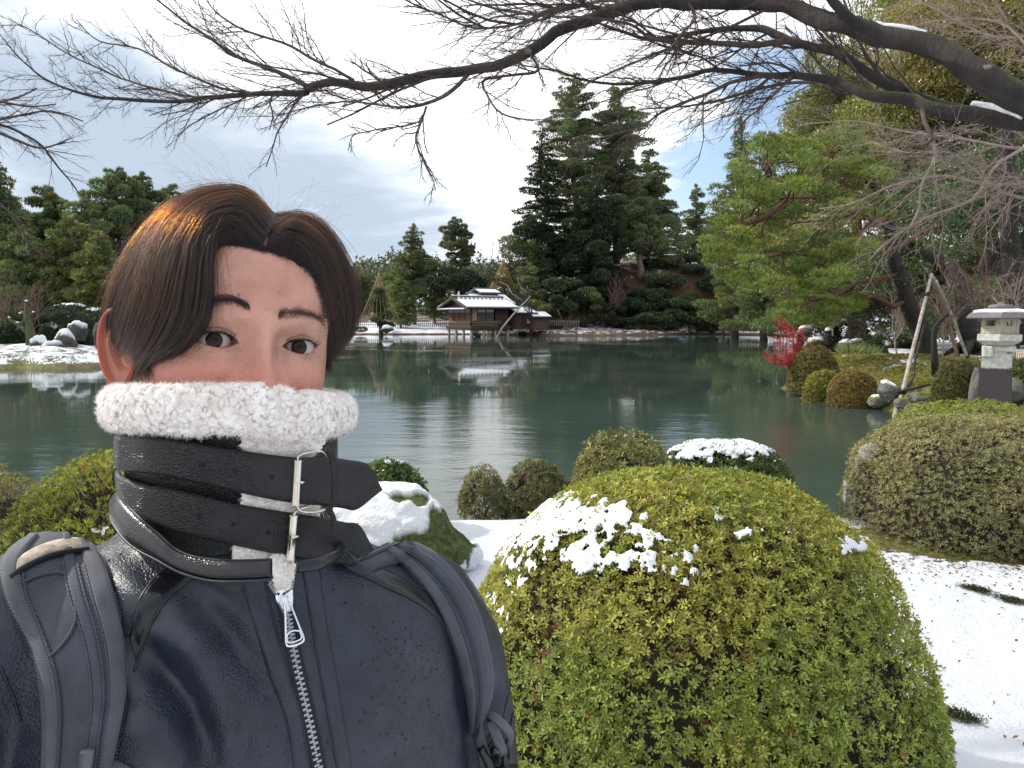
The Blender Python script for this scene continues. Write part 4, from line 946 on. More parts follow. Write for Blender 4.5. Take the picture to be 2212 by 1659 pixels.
dome_px('small dark mound capped with snow beside the red-leaved shrub', 1792, 708, 738, 19, 44, 1500, (.035, .05, .022), (.06, .07, .03), GQ, ln=.10, snow=px_mask([(1790, 710, 16, 6, 1.3)], .6, 2.5, .8))
dome_px('tan mound next to the leaning pine trunk', 1950, 706, 748, 17, 38, 1300, (.13, .09, .045), (.16, .12, .06), GQ, ln=.09)
dome_px('reddish-brown mound on the snowy bank', 1800, 688, 722, 22, 50, 1500, (.09, .06, .035), (.12, .08, .045), GQ, ln=.11)
GI = 'snow-dusted shrubs of the islet'
for (u, vt, vb, rx, y, lab) in ((25, 700, 770, 30, 37, 'dark shrub cut by the picture edge on the snowy islet'), (112, 700, 735, 24, 38, 'mossy dark shrub behind the islet rocks'), (170, 695, 728, 20, 39, 'dark shrub at the islet beside the hair'), (150, 655, 715, 60, 43, 'wide dark hedge-like bush behind the islet'), (215, 665, 725, 50, 42, 'dark bush behind the upright black rock'), (60, 672, 720, 45, 42, 'dark bush behind the forked stump')):
    dome_px(lab, u, vt, vb, rx, y, 2600, (.022, .045, .02), (.035, .06, .025), GI, ln=.12, snow=px_mask([(u, vt + 3, rx * .9, 7, .7)], .6, 2.5, 1.4))

# red-leaved shrub leaning over the water
def red_shrub():
    b = Y(1742, 800, 21.0); b[2] = .35; t = thing('red_leaved_shrub', 'bright red small-leaved shrub hanging over the water beside the clipped dome', 'shrub', b)
    g = MB(); f = MB(); P_ = []
    for (u, v, y) in ((1690, 690, 21), (1705, 712, 20.8), (1680, 735, 20.8), (1716, 740, 21), (1695, 765, 20.6), (1672, 775, 20.5), (1730, 720, 21.2), (1660, 768, 20.6), (1705, 775, 20.7), (1735, 700, 21.4), (1760, 695, 21.6), (1686, 700, 21)):
        e = Y(u, v, y); p = limb_path(b + rng.normal(0, .05, 3) * (1, 1, 0), e, -.08, .03, 6); tube(g, p, np.linspace(.014, .004, 6), 4, cap=False)
        for s in np.linspace(.35, 1.05, 16):
            q = b + (e - b) * s if s > 1 else np.array([np.interp(s, np.linspace(0, 1, 6), p[:, i]) for i in range(3)])
            P_.append(q + rng.normal(0, 1, (7 if u < 1725 else 2, 3)) * (.10, .09, .06))
    P_ = np.concatenate(P_); rosettes(f, P_, nrm(rng.normal(0, 1, P_.shape) + (0, 0, .5)), 4, .055, .022, np.array([[.50, .055, .06]]) * rng.uniform(.6, 1.3, (len(P_), 1)), (.2, .9))
    g.build('branch', M_twig, t, kind='stuff'); f.build('foliage', M_leaf, t, smooth=False, kind='stuff')
red_shrub()

# ------------------------------------------------------------------ rocks
def f_rock(h, a=(.11, .105, .10), b=(.30, .29, .28), moss=.5, mossc=(.10, .12, .02), lich=.2):
    n = h.noise(4.5, 7, .65); n2 = h.noise(22, 5, .65); at = h.sepc(h.attr())
    c = h.ramp(n, [(.3, a), (.7, b)]); c = h.mix(h.m('MULTIPLY', h.rng(n2, .56, .64), lich), c, (.42, .42, .38))
    g = h.nd('ShaderNodeNewGeometry'); z = h.nd('ShaderNodeSeparateXYZ'); h.put(z.inputs[0], g.outputs['Normal'])
    f = h.rng(h.m('ADD', h.m('MULTIPLY', n, 1.0), h.m('MULTIPLY', z.outputs[2], .3)), 1.02 - moss * .7, 1.12 - moss * .7)
    mc = h.mix(h.rng(n2, .35, .65), tuple(x * .5 for x in mossc), tuple(x * 1.6 for x in mossc)); c = h.mix(f, c, mc)
    c = h.mix(at[0], c, (.84, .86, .89))
    h.pr(c, .85, h.bump(h.m('ADD', n2, h.m('MULTIPLY', h.noise(90, 4, .7), .4)), .03, .9))
M_rock = mat('rock_grey', f_rock, a=(.07, .065, .06), b=(.22, .21, .20), moss=.42); M_rock_moss = mat('rock_mossy', f_rock, moss=.62, mossc=(.12, .14, .02)); M_rock_dark = mat('rock_dark', f_rock, a=(.035, .035, .035), b=(.09, .09, .085), moss=.45, lich=.05)
M_rock_green = mat('rock_green', f_rock, a=(.045, .035, .03), b=(.11, .095, .08), moss=.72, mossc=(.055, .08, .014), lich=.04)
def rock(label, c, R, m, seed=0, snow=None, sub=5, amp=.22, group=None, rot=0.0, thick=.02, name='rock', facet=.16, sthr=.35):
    bm = bmesh.new(); bmesh.ops.create_icosphere(bm, subdivisions=sub, radius=1.0); v = np.array([x.co[:] for x in bm.verts]); f = np.array([[y.index for y in x.verts] for x in bm.faces]); bm.free()
    d = nrm(v); r = np.ones(len(d)); rs = np.random.default_rng(seed + 3)
    for i in range(11):                             # planes cut facets
        nn = nrm(rs.normal(0, 1, 3)); h_ = rs.uniform(.62, .92); k = d @ nn; r = np.minimum(r, np.where(k > .05, h_ / np.maximum(k, .05), 9))
    r = 1 - (1 - r) * (facet / .16) * .9; r = r * (1 + amp * (fbm(d * 1.7 + seed, 4) - .5) * 1.6 + .20 * (fbm(d * 5 + seed, 5) - .5))
    p = d * r[:, None] * np.asarray(R); cr, sr = math.cos(rot), math.sin(rot); p = p @ np.array([[cr, sr, 0], [-sr, cr, 0], [0, 0, 1]]); p = p + np.asarray(c)
    col = np.zeros((len(p), 3))
    if snow is not None:
        mk = sstep(0, .18, snow(p, d)); col[:, 0] = np.clip(mk * 1.4, 0, 1); p = p + np.array([0, 0, 1.0]) * (mk * thick)[:, None] + d * (mk * thick * .5)[:, None]
    mb = MB(); mb.add(p, f, None, col); o = mb.build(name, m); tag(o, label, 'rock', group); return o
def topsnow(thr=.45, ns=5, amp=.8):
    return lambda p, d: d[:, 2] + amp * (fbm(p * ns, 4) - .5) * 1.5 - thr
def snow_main(p, d):
    u, v, dd = proj(p); s = np.full(len(p), .62)
    # two bare mossy places: on the crest and along the end that faces the azalea
    for (cx, cy, rx, ry, a) in ((868, 1080, 34, 9, .9), (905, 1085, 16, 14, 1.0), (965, 1140, 36, 30, 1.2), (915, 1180, 60, 22, 1.3), (990, 1170, 30, 50, 1.2), (840, 1215, 50, 20, .8)):
        s = s - a * np.exp(-(((u - cx) / rx) ** 2 + ((v - cy) / ry) ** 2))
    return s + (fbm(p * 14, 4) - .5) * .9 - .25
rock('snow-covered mossy boulder between the man\'s shoulder and the azalea', np.array([-.80, 4.86, .58]), (.55, .46, .45), M_rock_green, 5, snow_main, 6, .16, rot=-.25, thick=.022, facet=.16)
GK = 'rocks along the mossy point'
rock('mossy grey upright rock by the leaning pole foot with snow beside it', Y(1922, 846, 16.9), (.25, .22, .27), M_rock, 11, topsnow(.75), 5, .25, GK, facet=.2)
rock('long moss-yellow rock at the waterline near the leaning pole foot', Y(1990, 888, 15.4), (.40, .25, .20), M_rock_moss, 12, None, 5, .25, GK, rot=.3)
rock('small bright mossy rock above the long mossy one', Y(1985, 858, 16.4), (.27, .2, .15), M_rock_moss, 13, None, 4, .25, GK)
rock('round mossy rock touching the leaning pole', Y(1945, 872, 16.2), (.15, .15, .13), M_rock_moss, 14, None, 4, .25, GK)
rock('white-grey rock at the tip of the point', Y(1712, 842, 21.2), (.16, .18, .2), M_rock, 15, None, 4, .2, GK)
rock('pale rock under the tallest clipped dome', Y(1728, 850, 20.6), (.26, .2, .12), M_rock, 16, None, 4, .2, GK)
rock('brown flat rock with snow beside the browned dome', Y(1898, 868, 17.4), (.28, .22, .16), M_rock_moss, 17, topsnow(.7, 6), 4, .2, GK)
rock('narrow pale standing stone beside the lantern post', Y(2106, 852, 13.4), (.11, .13, .50), M_rock, 18, None, 5, .18, GK, facet=.1)
rock('speckled grey rock on the lantern\'s far side', Y(2180, 842, 13.6), (.25, .2, .24), M_rock, 19, topsnow(.9), 4, .25, GK)
rock('dark flat rock with a little snow below the dark olive dome', Y(2040, 878, 15.0), (.26, .2, .10), M_rock_green, 20, topsnow(.75, 6), 4, .2, GK)
rock('low stone at the foot of the lantern', Y(2158, 885, 13.0), (.4, .3, .15), M_rock, 27, None, 4, .2, GK)
GJ = 'snow-capped rocks of the far banks'
for i, (u, v, y, r, lab) in enumerate(((1740, 716, 46, .55, 'dark rock in the snow behind the red-leaved shrub'), (1765, 742, 40, .5, 'brown waterside rock behind the thin stems'), (1830, 746, 39, .55, 'rock with snow at the channel edge'), (1915, 752, 36, .6, 'brown rock at the end of the channel'), (1850, 742, 40, .4, 'small dark rock in the channel bank snow'),
                                       (1540, 712, 89, 1.0, 'snow-topped rock under the small dark leafless tree'), (1470, 717, 89, .8, 'low rock at the foot of the hill'), (1380, 718, 89, .8, 'brown rock on the hill shore'), (1290, 719, 89, .8, 'rock at the shore below the pinkish maple'), (1210, 718, 88, .8, 'snow-topped rock right of the tea house'), (1180, 718, 87, .7, 'snowy rock beside the leaning pole'), (1130, 720, 84, .6, 'dark rock under the tea house annex'),
                                       (835, 712, 84, .8, 'small dark shrub-like rock in the bank snow'), (1030, 722, 78, .5, 'white-capped stone beneath the tea house floor'))):
    rock(lab, Y(u, v, y), (r, r * .8, r * .55), M_rock_green if i % 2 else M_rock, 30 + i, topsnow(.35 if i > 4 else .55, 2.5), 4, .3, GJ, thick=.05)
GL2 = 'snowy rocks of the islet'
for i, (u, v, y, rx, rz, lab, m) in enumerate(((218, 738, 36, .42, .95, 'upright black rock beside the hair, snow at its foot', M_rock_dark), (138, 742, 35, .75, .6, 'round mossy rock under a thick cap of snow', M_rock_dark), (112, 757, 34, .6, .35, 'low snow-capped rock at the islet front', M_rock_green), (168, 722, 38, .6, .5, 'grey rock with snow behind the round mossy one', M_rock_dark), (88, 748, 35, .45, .4, 'small dark rock by the forked stump', M_rock_green),
                                              (20, 778, 34, 1.4, .5, 'dark snow-streaked rock cut by the picture edge', M_rock_green), (150, 770, 33.2, .5, .18, 'flat ledge stone in the islet snow', M_rock), (195, 763, 34, .45, .2, 'flat stone near the black rock', M_rock), (60, 782, 33, .5, .2, 'shore stone of the islet', M_rock_dark))):
    rock(lab, Y(u, v, y), (rx, rx * .8, rz), m, 60 + i, topsnow(.62 if i else 1.2, 3), 4, .42, GL2, thick=.06, facet=.24)

def stump():
    b = Y(66, 745, 35); b[2] = gz(b[0], b[1]) - .1
    t = thing('mossy_stump', 'forked moss-green dead tree with snow on its cut tips on the islet', 'tree', b)
    for L, r in (([(70, 745), (66, 720), (62, 700), (58, 680), (56, 655)], (.28, .2, .15, .12, .05)), ([(64, 722), (50, 708), (38, 700), (20, 690)], (.15, .13, .10, .05)), ([(57, 685), (47, 700), (36, 712)], (.09, .07, .04))):
        p = np.array([Y(u, v, 35) for u, v in L]); m = MB(); tube(m, p, r, 8); m.build('branch', M_stump, t)
    s = MB()
    for u, v, w in ((57, 652, .11), (38, 699, .13), (20, 688, .08), (72, 676, .08)):
        c = Y(u, v - 2, 35); lathe(s, [(.001, .05), (w * .5, .035), (w * .8, 0), (.001, -.03)], c, 10)
    s.build('snow_cap', M_snow, t, kind='stuff')
M_stump = mat('stump_bark', f_bark, a=(.05, .06, .02), b=(.09, .10, .035), moss=.3)
stump()

# ------------------------------------------------------------------ stone lantern
def f_stone(h, base=(.50, .47, .40), stain=None, sz=.0, sh=.04, speck=.25):
    n = h.noise(14, 6, .65); n2 = h.noise(160, 3, .6); o = h.obj()
    c = h.mix(h.rng(n, .3, .7), tuple(x * .78 for x in base), tuple(min(1, x * 1.12) for x in base)); c = h.mix(h.m('MULTIPLY', h.rng(n2, .55, .65), speck), c, tuple(x * .35 for x in base))
    if stain is not None:
        z = h.nd('ShaderNodeSeparateXYZ'); h.put(z.inputs[0], o); e = h.m('ADD', z.outputs[2], h.m('MULTIPLY', h.m('SUBTRACT', h.noise(11, 4, .6), .5), .10))
        c = h.mix(h.rng(e, sz + sh, sz - sh), c, stain)
    h.pr(c, .85, h.bump(h.m('ADD', n, h.m('MULTIPLY', n2, .4)), .008, .8))
def lantern():
    y = 12.0; k = y / FPX; c = Y(2150, 885, y); base_z = gz(c[0], y) - .05; X0 = c[0]
    zz = lambda v: Y(2150, v, y)[2]
    t = thing('stone_lantern', 'old stone garden lantern with a wide snowy roof and a dark-stained post', 'lantern', (X0, y, base_z)); rz = Matrix.Rotation(.12, 3, 'Z'); Rm = np.array(rz); va = math.atan2(-y, -X0); Rv = np.array(Matrix.Rotation(va, 3, 'Z')); Rm = np.array(Matrix.Rotation(va + math.pi / 2, 3, 'Z'))
    S1 = mat('lantern_stone', f_stone, base=(.52, .47, .37)); S2 = mat('lantern_platform', f_stone, base=(.55, .56, .50))
    S3 = mat('lantern_post', f_stone, base=(.52, .52, .48), stain=(.055, .045, .048), sz=zz(795), sh=.02); S4 = mat('lantern_roof', f_stone, base=(.17, .155, .16), speck=.5)
    # post: tapered slab with a raised tongue that slots into the block above
    m = MB(); zb, zt = base_z, zz(764)
    for (z0, z1, w0, w1, d0, d1) in ((zb, zt, 34 * k, 27 * k, .22, .19),):
        v = np.array([[sx * (w0 if z == z0 else w1), sy * (d0 if z == z0 else d1) / 2 * 2 * .7, z] for z in (z0, z1) for sx in (-1, 1) for sy in (-1, 1)])
        q = [(0, 1, 3, 2), (4, 6, 7, 5), (0, 4, 5, 1), (2, 3, 7, 6), (0, 2, 6, 4), (1, 5, 7, 3)]; m.add(v @ Rm.T + (X0 - 3 * k, y, 0), None, q)
    box(m, (X0 - 2 * k, y, zz(760)), (34 * k, .24, .10), Rm, bev=.006)
    o = m.build('post', S3, t, smooth=False)
    m = MB(); box(m, (X0 - 24 * k, y, zz(759)), (20 * k, .30, 24 * k), Rm, bev=.02); box(m, (X0 + 22 * k, y, zz(759)), (20 * k, .30, 24 * k), Rm, bev=.02); box(m, (X0, y, zz(753)), (62 * k, .296, 12 * k), Rm, bev=.01); m.build('collar_block', S2, t, smooth=False)
    Rh = Rv
    m = MB(); lathe(m, [(.001, zz(747)), (28 * k, zz(746)), (38 * k, zz(741)), (47 * k, zz(735)), (47 * k, zz(723)), (45 * k, zz(721.5)), (.001, zz(721))], (X0, y, 0), 6, None, Rh); m.build('platform', S2, t, smooth=False)
    # fire box with square openings
    m = MB(); zt, zb = zz(683), zz(721); hw = 25 * k; H = zt - zb; bar = .055
    Rb = np.array(Matrix.Rotation(va + math.pi / 4, 3, 'Z'))
    def lb(cx, cy, cz, sx, sy, sz): box(m, np.array([X0, y, 0]) + Rb @ np.array([cx, cy, 0]) + (0, 0, cz), (sx, sy, sz), Rb, bev=.004)
    for sy in (-1, 1):
        for cx, w in ((-hw + .045, .09), (hw - .045, .09)): lb(cx, sy * (hw - .03), (zt + zb) / 2, w, .06, H)
        lb(0, sy * (hw - .031), zb + H * .23, 2 * hw - .18, .056, H * .46); lb(0, sy * (hw - .031), zt - H * .11, 2 * hw - .18, .056, H * .22)
    for sx in (-1, 1):
        lb(sx * (hw - .031), 0, zb + H * .23, .056, 2 * hw - .12, H * .46); lb(sx * (hw - .031), 0, zt - H * .11, .056, 2 * hw - .12, H * .22)
        for cy in (-hw + .095, hw - .095): lb(sx * (hw - .033), cy, (zt + zb) / 2, .05, .075, H)
    m.build('fire_box', S1, t, smooth=False)
    # roof: hexagonal slab with drooping rim
    m = MB(); lathe(m, [(.001, zz(683)), (60 * k, zz(684)), (72 * k, zz(689)), (75 * k, zz(686)), (66 * k, zz(676)), (44 * k, zz(671)), (26 * k, zz(669)), (.001, zz(668))], (X0 + 2 * k, y, 0), 6, None, Rv); ro = m.build('roof', S4, t, smooth=False)
    m = MB(); lathe(m, [(.001, zz(669)), (14 * k, zz(669)), (23 * k, zz(666)), (24 * k, zz(662)), (20 * k, zz(658.5)), (8 * k, zz(657)), (5 * k, zz(655)), (.001, zz(652))], (X0 - 1 * k, y, 0), 24); m.build('finial', S4, t)
    m = MB(); a = np.linspace(0, 2 * math.pi, 60, endpoint=False); Rr = np.linspace(26, 56, 12)[:, None] * k * (1 + .05 * np.sin(a * 5)[None]) * (1 / np.cos(((a + .15 * 0) % (math.pi / 3)) - math.pi / 6))[None] * .93
    zz_ = np.interp(np.linspace(26, 56, 12), [26, 44, 66], [zz(668.5), zz(670.5), zz(675)])[:, None] + .016 * (fbm(np.stack([Rr * 9 * np.cos(a), Rr * 9 * np.sin(a), Rr * 0], -1), 3)) + .006; zz_[0] -= .02; zz_[-1] -= .03
    pt = np.stack([X0 + 2 * k + Rr * np.cos(a), y + Rr * np.sin(a), zz_ + 0 * Rr], -1); m.add(pt.reshape(-1, 3), None, grid_q(12, 60, True)[:, ::-1]); m.build('snow_layer', M_snow, t, kind='stuff')
lantern()

# ------------------------------------------------------------------ props of the pine
GPP = 'wooden props under the leaning pine'
def prop(label, L, r, m=None):
    p = np.array([Y(u, v, y) for u, v, y in L]); n = 9; t = np.linspace(0, 1, n); q = np.stack([np.interp(t, np.linspace(0, 1, len(p)), p[:, i]) for i in range(3)], 1); q[1:-1] += rng.normal(0, .006, (n - 2, 3))
    mb = MB(); tube(mb, q, np.linspace(r, r * .7, n), 8); o = mb.build('wooden_prop', m or M_pole); tag(o, label, 'prop', GPP); return o
prop('long pale prop slanting from the pine bough down into the water', [(1932, 905, 16.0), (1950, 848, 16.6), (2012, 592, 20.0)], .056)
prop('short dark brace tied behind the long pale prop', [(1950, 852, 16.7), (1972, 820, 17.8), (1975, 790, 18.6), (1996, 700, 19.4)], .04, M_dark_bark)
prop('thin pale prop standing right of the leaning trunk', [(2062, 778, 22), (2048, 690, 22), (2014, 596, 21)], .045)
prop('brown split prop beside the thin pale one', [(2072, 780, 21), (2050, 700, 21), (2018, 600, 20.6)], .055, plain('brown_pole', (.26, .17, .11), .8))
prop('second thin pale prop behind the dark curved branch', [(2096, 792, 20.5), (2064, 700, 20.5), (2022, 605, 20.4)], .045)
prop('dark rail pole lying from the leaning pole foot to the olive dome', [(1938, 848, 16.4), (1990, 835, 16.6), (2030, 826, 17)], .035, M_dark_bark)
def lashing(u, v, y, r):
    t = MB(); c = Y(u, v, y)
    for k in range(4): a = np.linspace(0, 2 * math.pi, 14); tube(t, np.stack([c[0] + r * np.cos(a), c[1] + r * np.sin(a), c[2] + .03 * k + .02 * np.cos(a)], 1), .014, 5, cap=False)
    return t
o = lashing(1947, 850, 16.6, .10).build('rope_lashing', plain('dark_rope', (.04, .03, .025), .9)); tag(o, 'dark rope lashing round the long pale prop near the water', 'rope')
o = lashing(2000, 640, 19.3, .09).build('rope_lashing', MATS['dark_rope']); tag(o, 'dark rope lashing high on the long pale prop', 'rope')
# dark curved young branch in front
p = np.array([Y(u, v, 17.5) for u, v in ((2021, 812), (2019, 770), (2017, 735), (2020, 705), (2034, 690), (2048, 678))]); t = thing('young_tree', 'dark crooked young tree with snow specks by the olive dome', 'tree', p[0]); m = MB(); tube(m, p, [.09, .08, .065, .055, .05, .04], 8); m.build('trunk', M_dark_bark, t); m = MB(); twigs(m, p[2:], .012, 1, .7, .15); m.build('twig', M_twig, t, kind='stuff')

def fence(label, A, B, n, h, m=None, r=.02, rails=(.45, .8), group=None, name='bamboo_fence'):
    A = np.asarray(A, float); B = np.asarray(B, float); t = thing(name, label, 'fence', A, group); mm = m or M_bamboo
    pm = MB(); tube(pm, [(0, 0, -.05), (0, 0, h)], r, 6); me = pm.mesh('post'); me.materials.append(mm)
    for i in range(n):
        f = i / (n - 1); q = A + (B - A) * f; q[2] = (A + (B - A) * f)[2]
        o = link('post', me, t); o.location = tuple(q - A); o.matrix_parent_inverse = Matrix()
    for z in rails:
        rm = MB(); tube(rm, [A + (0, 0, h * z), (A + B) / 2 + (0, 0, h * z), B + (0, 0, h * z)], r * .8, 6); rm.build('rail', mm, t)
M_bamboo = plain('bamboo', (.50, .42, .30), .6); M_wood_dark = plain('dark_wood', (.075, .05, .038), .75, ns=12, var=.3); M_wood = plain('weathered_wood', (.14, .105, .085), .8, ns=10, var=.3)
GF = 'low bamboo fences round the garden'
def GY(u, y): x = Y(u, 700, y)[0]; return np.array([x, y, gz(x, y)])
fence('low pale fence behind the lantern at the picture edge', Y(2176, 793, 22), Y(2240, 800, 21), 14, .55, group=GF, r=.022)
fence('low pale fence across the channel beyond the pine trunk', Y(1880, 716, 52), Y(1945, 728, 46), 14, .55, group=GF, r=.03)
fence('pale fence on the terrace in front of the stone pagoda', Y(1390, 593, 99), Y(1468, 586, 99), 17, .9, group=GF, r=.05)
fence('short pale fence in the leaves below the pagoda terrace', Y(1446, 626, 96), Y(1478, 620, 96), 7, 1.1, group=GF, r=.05)
fence('long low fence behind the snowy bank left of the tea house', Y(775, 708, 92), Y(965, 705, 92), 44, .8, plain('fence_wood', (.16, .12, .10)), group=GF, r=.045)
fence('pale low fence on the slope under the loose conifer', Y(1700, 716, 84), Y(1560, 708, 88), 22, .8, group=GF, r=.04)
fence('dim bamboo fence at the shore right of the tea house', Y(1178, 710, 84), Y(1250, 712, 84), 16, 1.0, plain('fence_wood2', (.15, .12, .09)), group=GF, r=.04)

# ------------------------------------------------------------------ tea house on posts
def tea_house():
    y0 = 77.0; o = Y(1018, 728, y0); O = np.array([o[0], y0, 0.0])              # the building corner nearest to the camera
    e1 = nrm(np.array([.80, .60, 0])); e2 = nrm(np.array([-.60, .80, 0])); R = np.stack([e1, e2, np.array([0, 0, 1.0])], 1)   # e1 along the ridge, e2 along the gable wall
    W, L = 4.2, 4.6; zf = 1.25; ze = 2.95; zr = 3.95
    t = thing('tea_house', 'small wooden tea house on stilts in the pond with snow on its roofs', 'tea house', O)
    def B(name, mat_, c, s, bev=0.0, parent=t):
        m = MB(); box(m, O + R @ np.array(c, float), s, R, bev=bev); return m.build(name, mat_, parent, smooth=False)
    wall = plain('wall_boards', (.115, .065, .05), .8, ns=5, var=.3); tan = plain('clay_wall', (.42, .29, .16), .85); paper = plain('paper_screen', (.55, .56, .56), .6); redw = plain('red_boards', (.15, .055, .04), .7); tile = plain('roof_tile', (.075, .08, .09), .6, ns=4); grey = plain('grey_boards', (.12, .115, .105), .8, ns=6)
    B('floor', M_wood_dark, (L / 2, W / 2, .98), (L + .5, W + .5, .16)); B('beam', M_wood_dark, (L / 2, -.1, .80), (L + .4, .18, .2)); B('beam', M_wood_dark, (-.1, W / 2, .80), (.18, W + .4, .2))
    for (a, b) in ((0, 0), (1.5, -.05), (3.0, 0), (L, 0), (0, 1.4), (0, 2.8), (0, W), (1.5, 2.0), (3, 2), (L, 2)):
        m = MB(); q = O + R @ np.array([a, b, 0]); tube(m, [q + (0, 0, -.8), q + (0, 0, .72)], [.16, .13], 8); m.build('stilt', plain('stilt_stone', (.30, .27, .24), .85), t)
    # lower clay band, then the screens
    B('clay_panel', tan, (-.02, W / 2, 1.32), (.12, W, .50)); B('clay_panel', tan, (L * .36, .02, 1.32), (L * .72, .12, .44))
    B('wall', wall, (L * .84, .10, 1.9), (L * .34, .14, 2.0)); B('wall', wall, (L / 2, W - .05, 2.0), (L, .14, 1.9)); B('wall', wall, (L - .05, W / 2, 2.0), (.14, W, 1.9))
    for i in range(9): B('batten', M_wood_dark, (L * .70 + i * L * .034, .0, 1.9), (.04, .05, 1.9))
    B('rail', M_wood, (-.28, W / 2, 1.62), (.07, W + .7, .08)); B('rail', M_wood, (L * .36, -.28, 1.62), (L * .8, .07, .08)); B('veranda', M_wood, (-.22, W / 2, 1.42), (.34, W + .6, .10)); B('veranda', M_wood, (L * .36, -.22, 1.42), (L * .8, .34, .10))
    for i in range(8): B('baluster', M_wood, (-.28, i * W / 7, 1.5), (.05, .05, .26)); B('baluster', M_wood, (i * L * .75 / 7, -.28, 1.5), (.05, .05, .26))
    n = 4
    for i in range(n):                                   # gable side: paper above, boards below
        yc = W * (i + .5) / n; w = B('window', M_wood_dark, (.0, yc, 2.2), (.08, W / n - .04, 1.35)); B('screen', paper, (-.05, yc, 2.66), (.04, W / n - .14, .36), parent=w); B('panel', redw if i else grey, (-.05, yc, 2.05), (.04, W / n - .14, .76), parent=w)
    B('post', M_wood_dark, (.0, 0, 2.1), (.16, .16, 1.9)); B('clay_panel', tan, (.40, .0, 2.25), (.55, .1, 1.3))
    for i in range(2):
        xc = .72 + (i + .5) * 1.05; w = B('window', M_wood_dark, (xc, .03, 2.2), (1.02, .08, 1.35)); B('screen', paper, (xc, -.03, 2.66), (.9, .04, .30), parent=w)
        for j in range(6): B('lattice', grey, (xc - .38 + j * .15, -.03, 2.08), (.09, .04, .84), parent=w)
    # roof: two pitched planes, ridge along e1, snow on top, tiled ridge band
    def plane(name, mat_, a, b, c, d, th, parent=t, off=0.0):
        q = np.array([O + R @ np.array(x, float) for x in (a, b, c, d)]); nn = nrm(np.cross(q[1] - q[0], q[3] - q[0])); nn = nn if nn[2] > 0 else -nn; q = q + nn * off
        m = MB(); v = np.concatenate([q, q + nn * th]); m.add(v, None, [(0, 1, 2, 3), (7, 6, 5, 4), (0, 4, 5, 1), (1, 5, 6, 2), (2, 6, 7, 3), (3, 7, 4, 0)]); return m.build(name, mat_, parent, smooth=False)
    ov = .75; x0, x1 = -1.0, L + .9
    for sgn in (0, 1):
        ye = -ov if sgn == 0 else W + ov
        rf = plane('roof', tile, (x0, ye, ze - .08), (x1, ye, ze - .08), (x1, W / 2, zr), (x0, W / 2, zr), .12)
        k = .30; ym = ye + (W / 2 - ye) * (1 - k); zm = ze + .05 + (zr - ze) * (1 - k) - .08
        plane('snow_layer', M_snow, (x0 + .1, ye + .05, ze - .04), (x1 - .1, ye + .05, ze - .04), (x1 - .1, ym, zm), (x0 + .1, ym, zm), .10, rf, off=.09)
        for i in range(12):
            xx = x0 + .35 + i * .52
            for j in (0, 1): plane('snow_strip', M_snow, (xx + j * .2, ym + (W / 2 - ym) * (.1 + .42 * j), zm + (zr - zm) * (.1 + .42 * j)), (xx + .3 + j * .2, ym + (W / 2 - ym) * (.1 + .42 * j), zm + (zr - zm) * (.1 + .42 * j)), (xx + .3 + j * .2, ym + (W / 2 - ym) * (.38 + .42 * j), zm + (zr - zm) * (.38 + .42 * j)), (xx + j * .2, ym + (W / 2 - ym) * (.38 + .42 * j), zm + (zr - zm) * (.38 + .42 * j)), .04, rf, off=.125)
    m = MB(); tube(m, [O + R @ np.array([x0 - .05, W / 2, zr + .12]), O + R @ np.array([x1, W / 2, zr + .12])], .16, 8); m.build('ridge', tile, t)
    m = MB(); tube(m, [O + R @ np.array([x0 + .1, W / 2, zr + .26]), O + R @ np.array([x1 - .1, W / 2, zr + .26])], .07, 6); m.build('snow_layer', M_snow, t, kind='stuff')
    # gable triangle, barge boards, lower gable eave with snow
    q = np.array([O + R @ np.array(x, float) for x in ((-.02, -.1, ze), (-.02, W + .1, ze), (-.02, W / 2, zr - .05), (.10, -.1, ze), (.10, W + .1, ze), (.10, W / 2, zr - .05))]); m = MB(); m.add(q, [(0, 1, 2), (5, 4, 3)], [(0, 3, 4, 1)]); m.build('gable', plain('gable_wood', (.26, .16, .10), .8, ns=6), t, smooth=False)
    for s in (-1, 1): plane('barge_board', M_wood_dark, (x0 - .06, W / 2 + s * (W / 2 + ov), ze - .22), (x0 - .02, W / 2 + s * (W / 2 + ov), ze - .22), (x0 - .02, W / 2, zr - .1), (x0 - .06, W / 2, zr - .1), .22)
    rf = plane('roof', tile, (-1.15, -.5, ze - .22), (-1.15, W + .5, ze - .22), (.0, W + .3, ze + .05), (.0, -.3, ze + .05), .07); plane('snow_layer', M_snow, (-1.12, -.45, ze - .2), (-1.12, W + .45, ze - .2), (-.75, W + .4, ze - .11), (-.75, -.4, ze - .11), .05, rf, off=.07)
    # rear block with the higher roof, and low annex roofs running off to the hill
    def hut(x0, x1, y0_, y1, zb, ze_, zr_, snow_from=0.0):
        B('annex_wall', wall, ((x0 + x1) / 2, (y0_ + y1) / 2, (zb + ze_) / 2), (x1 - x0 - .5, y1 - y0_ - .6, ze_ - zb + .1))
        for s in (0, 1):
            ye = y0_ if s == 0 else y1; ym = (y0_ + y1) / 2
            rf = plane('roof', tile, (x0, ye, ze_), (x1, ye, ze_), (x1, ym, zr_), (x0, ym, zr_), .10); plane('snow_layer', M_snow, (x0 + .08, ye + (ym - ye) * .03, ze_ + (zr_ - ze_) * .03), (x1 - .08, ye + (ym - ye) * .03, ze_ + (zr_ - ze_) * .03), (x1 - .08, ye + (ym - ye) * .93, ze_ + (zr_ - ze_) * .93), (x0 + .08, ye + (ym - ye) * .93, ze_ + (zr_ - ze_) * .93), .09, rf, off=.07)
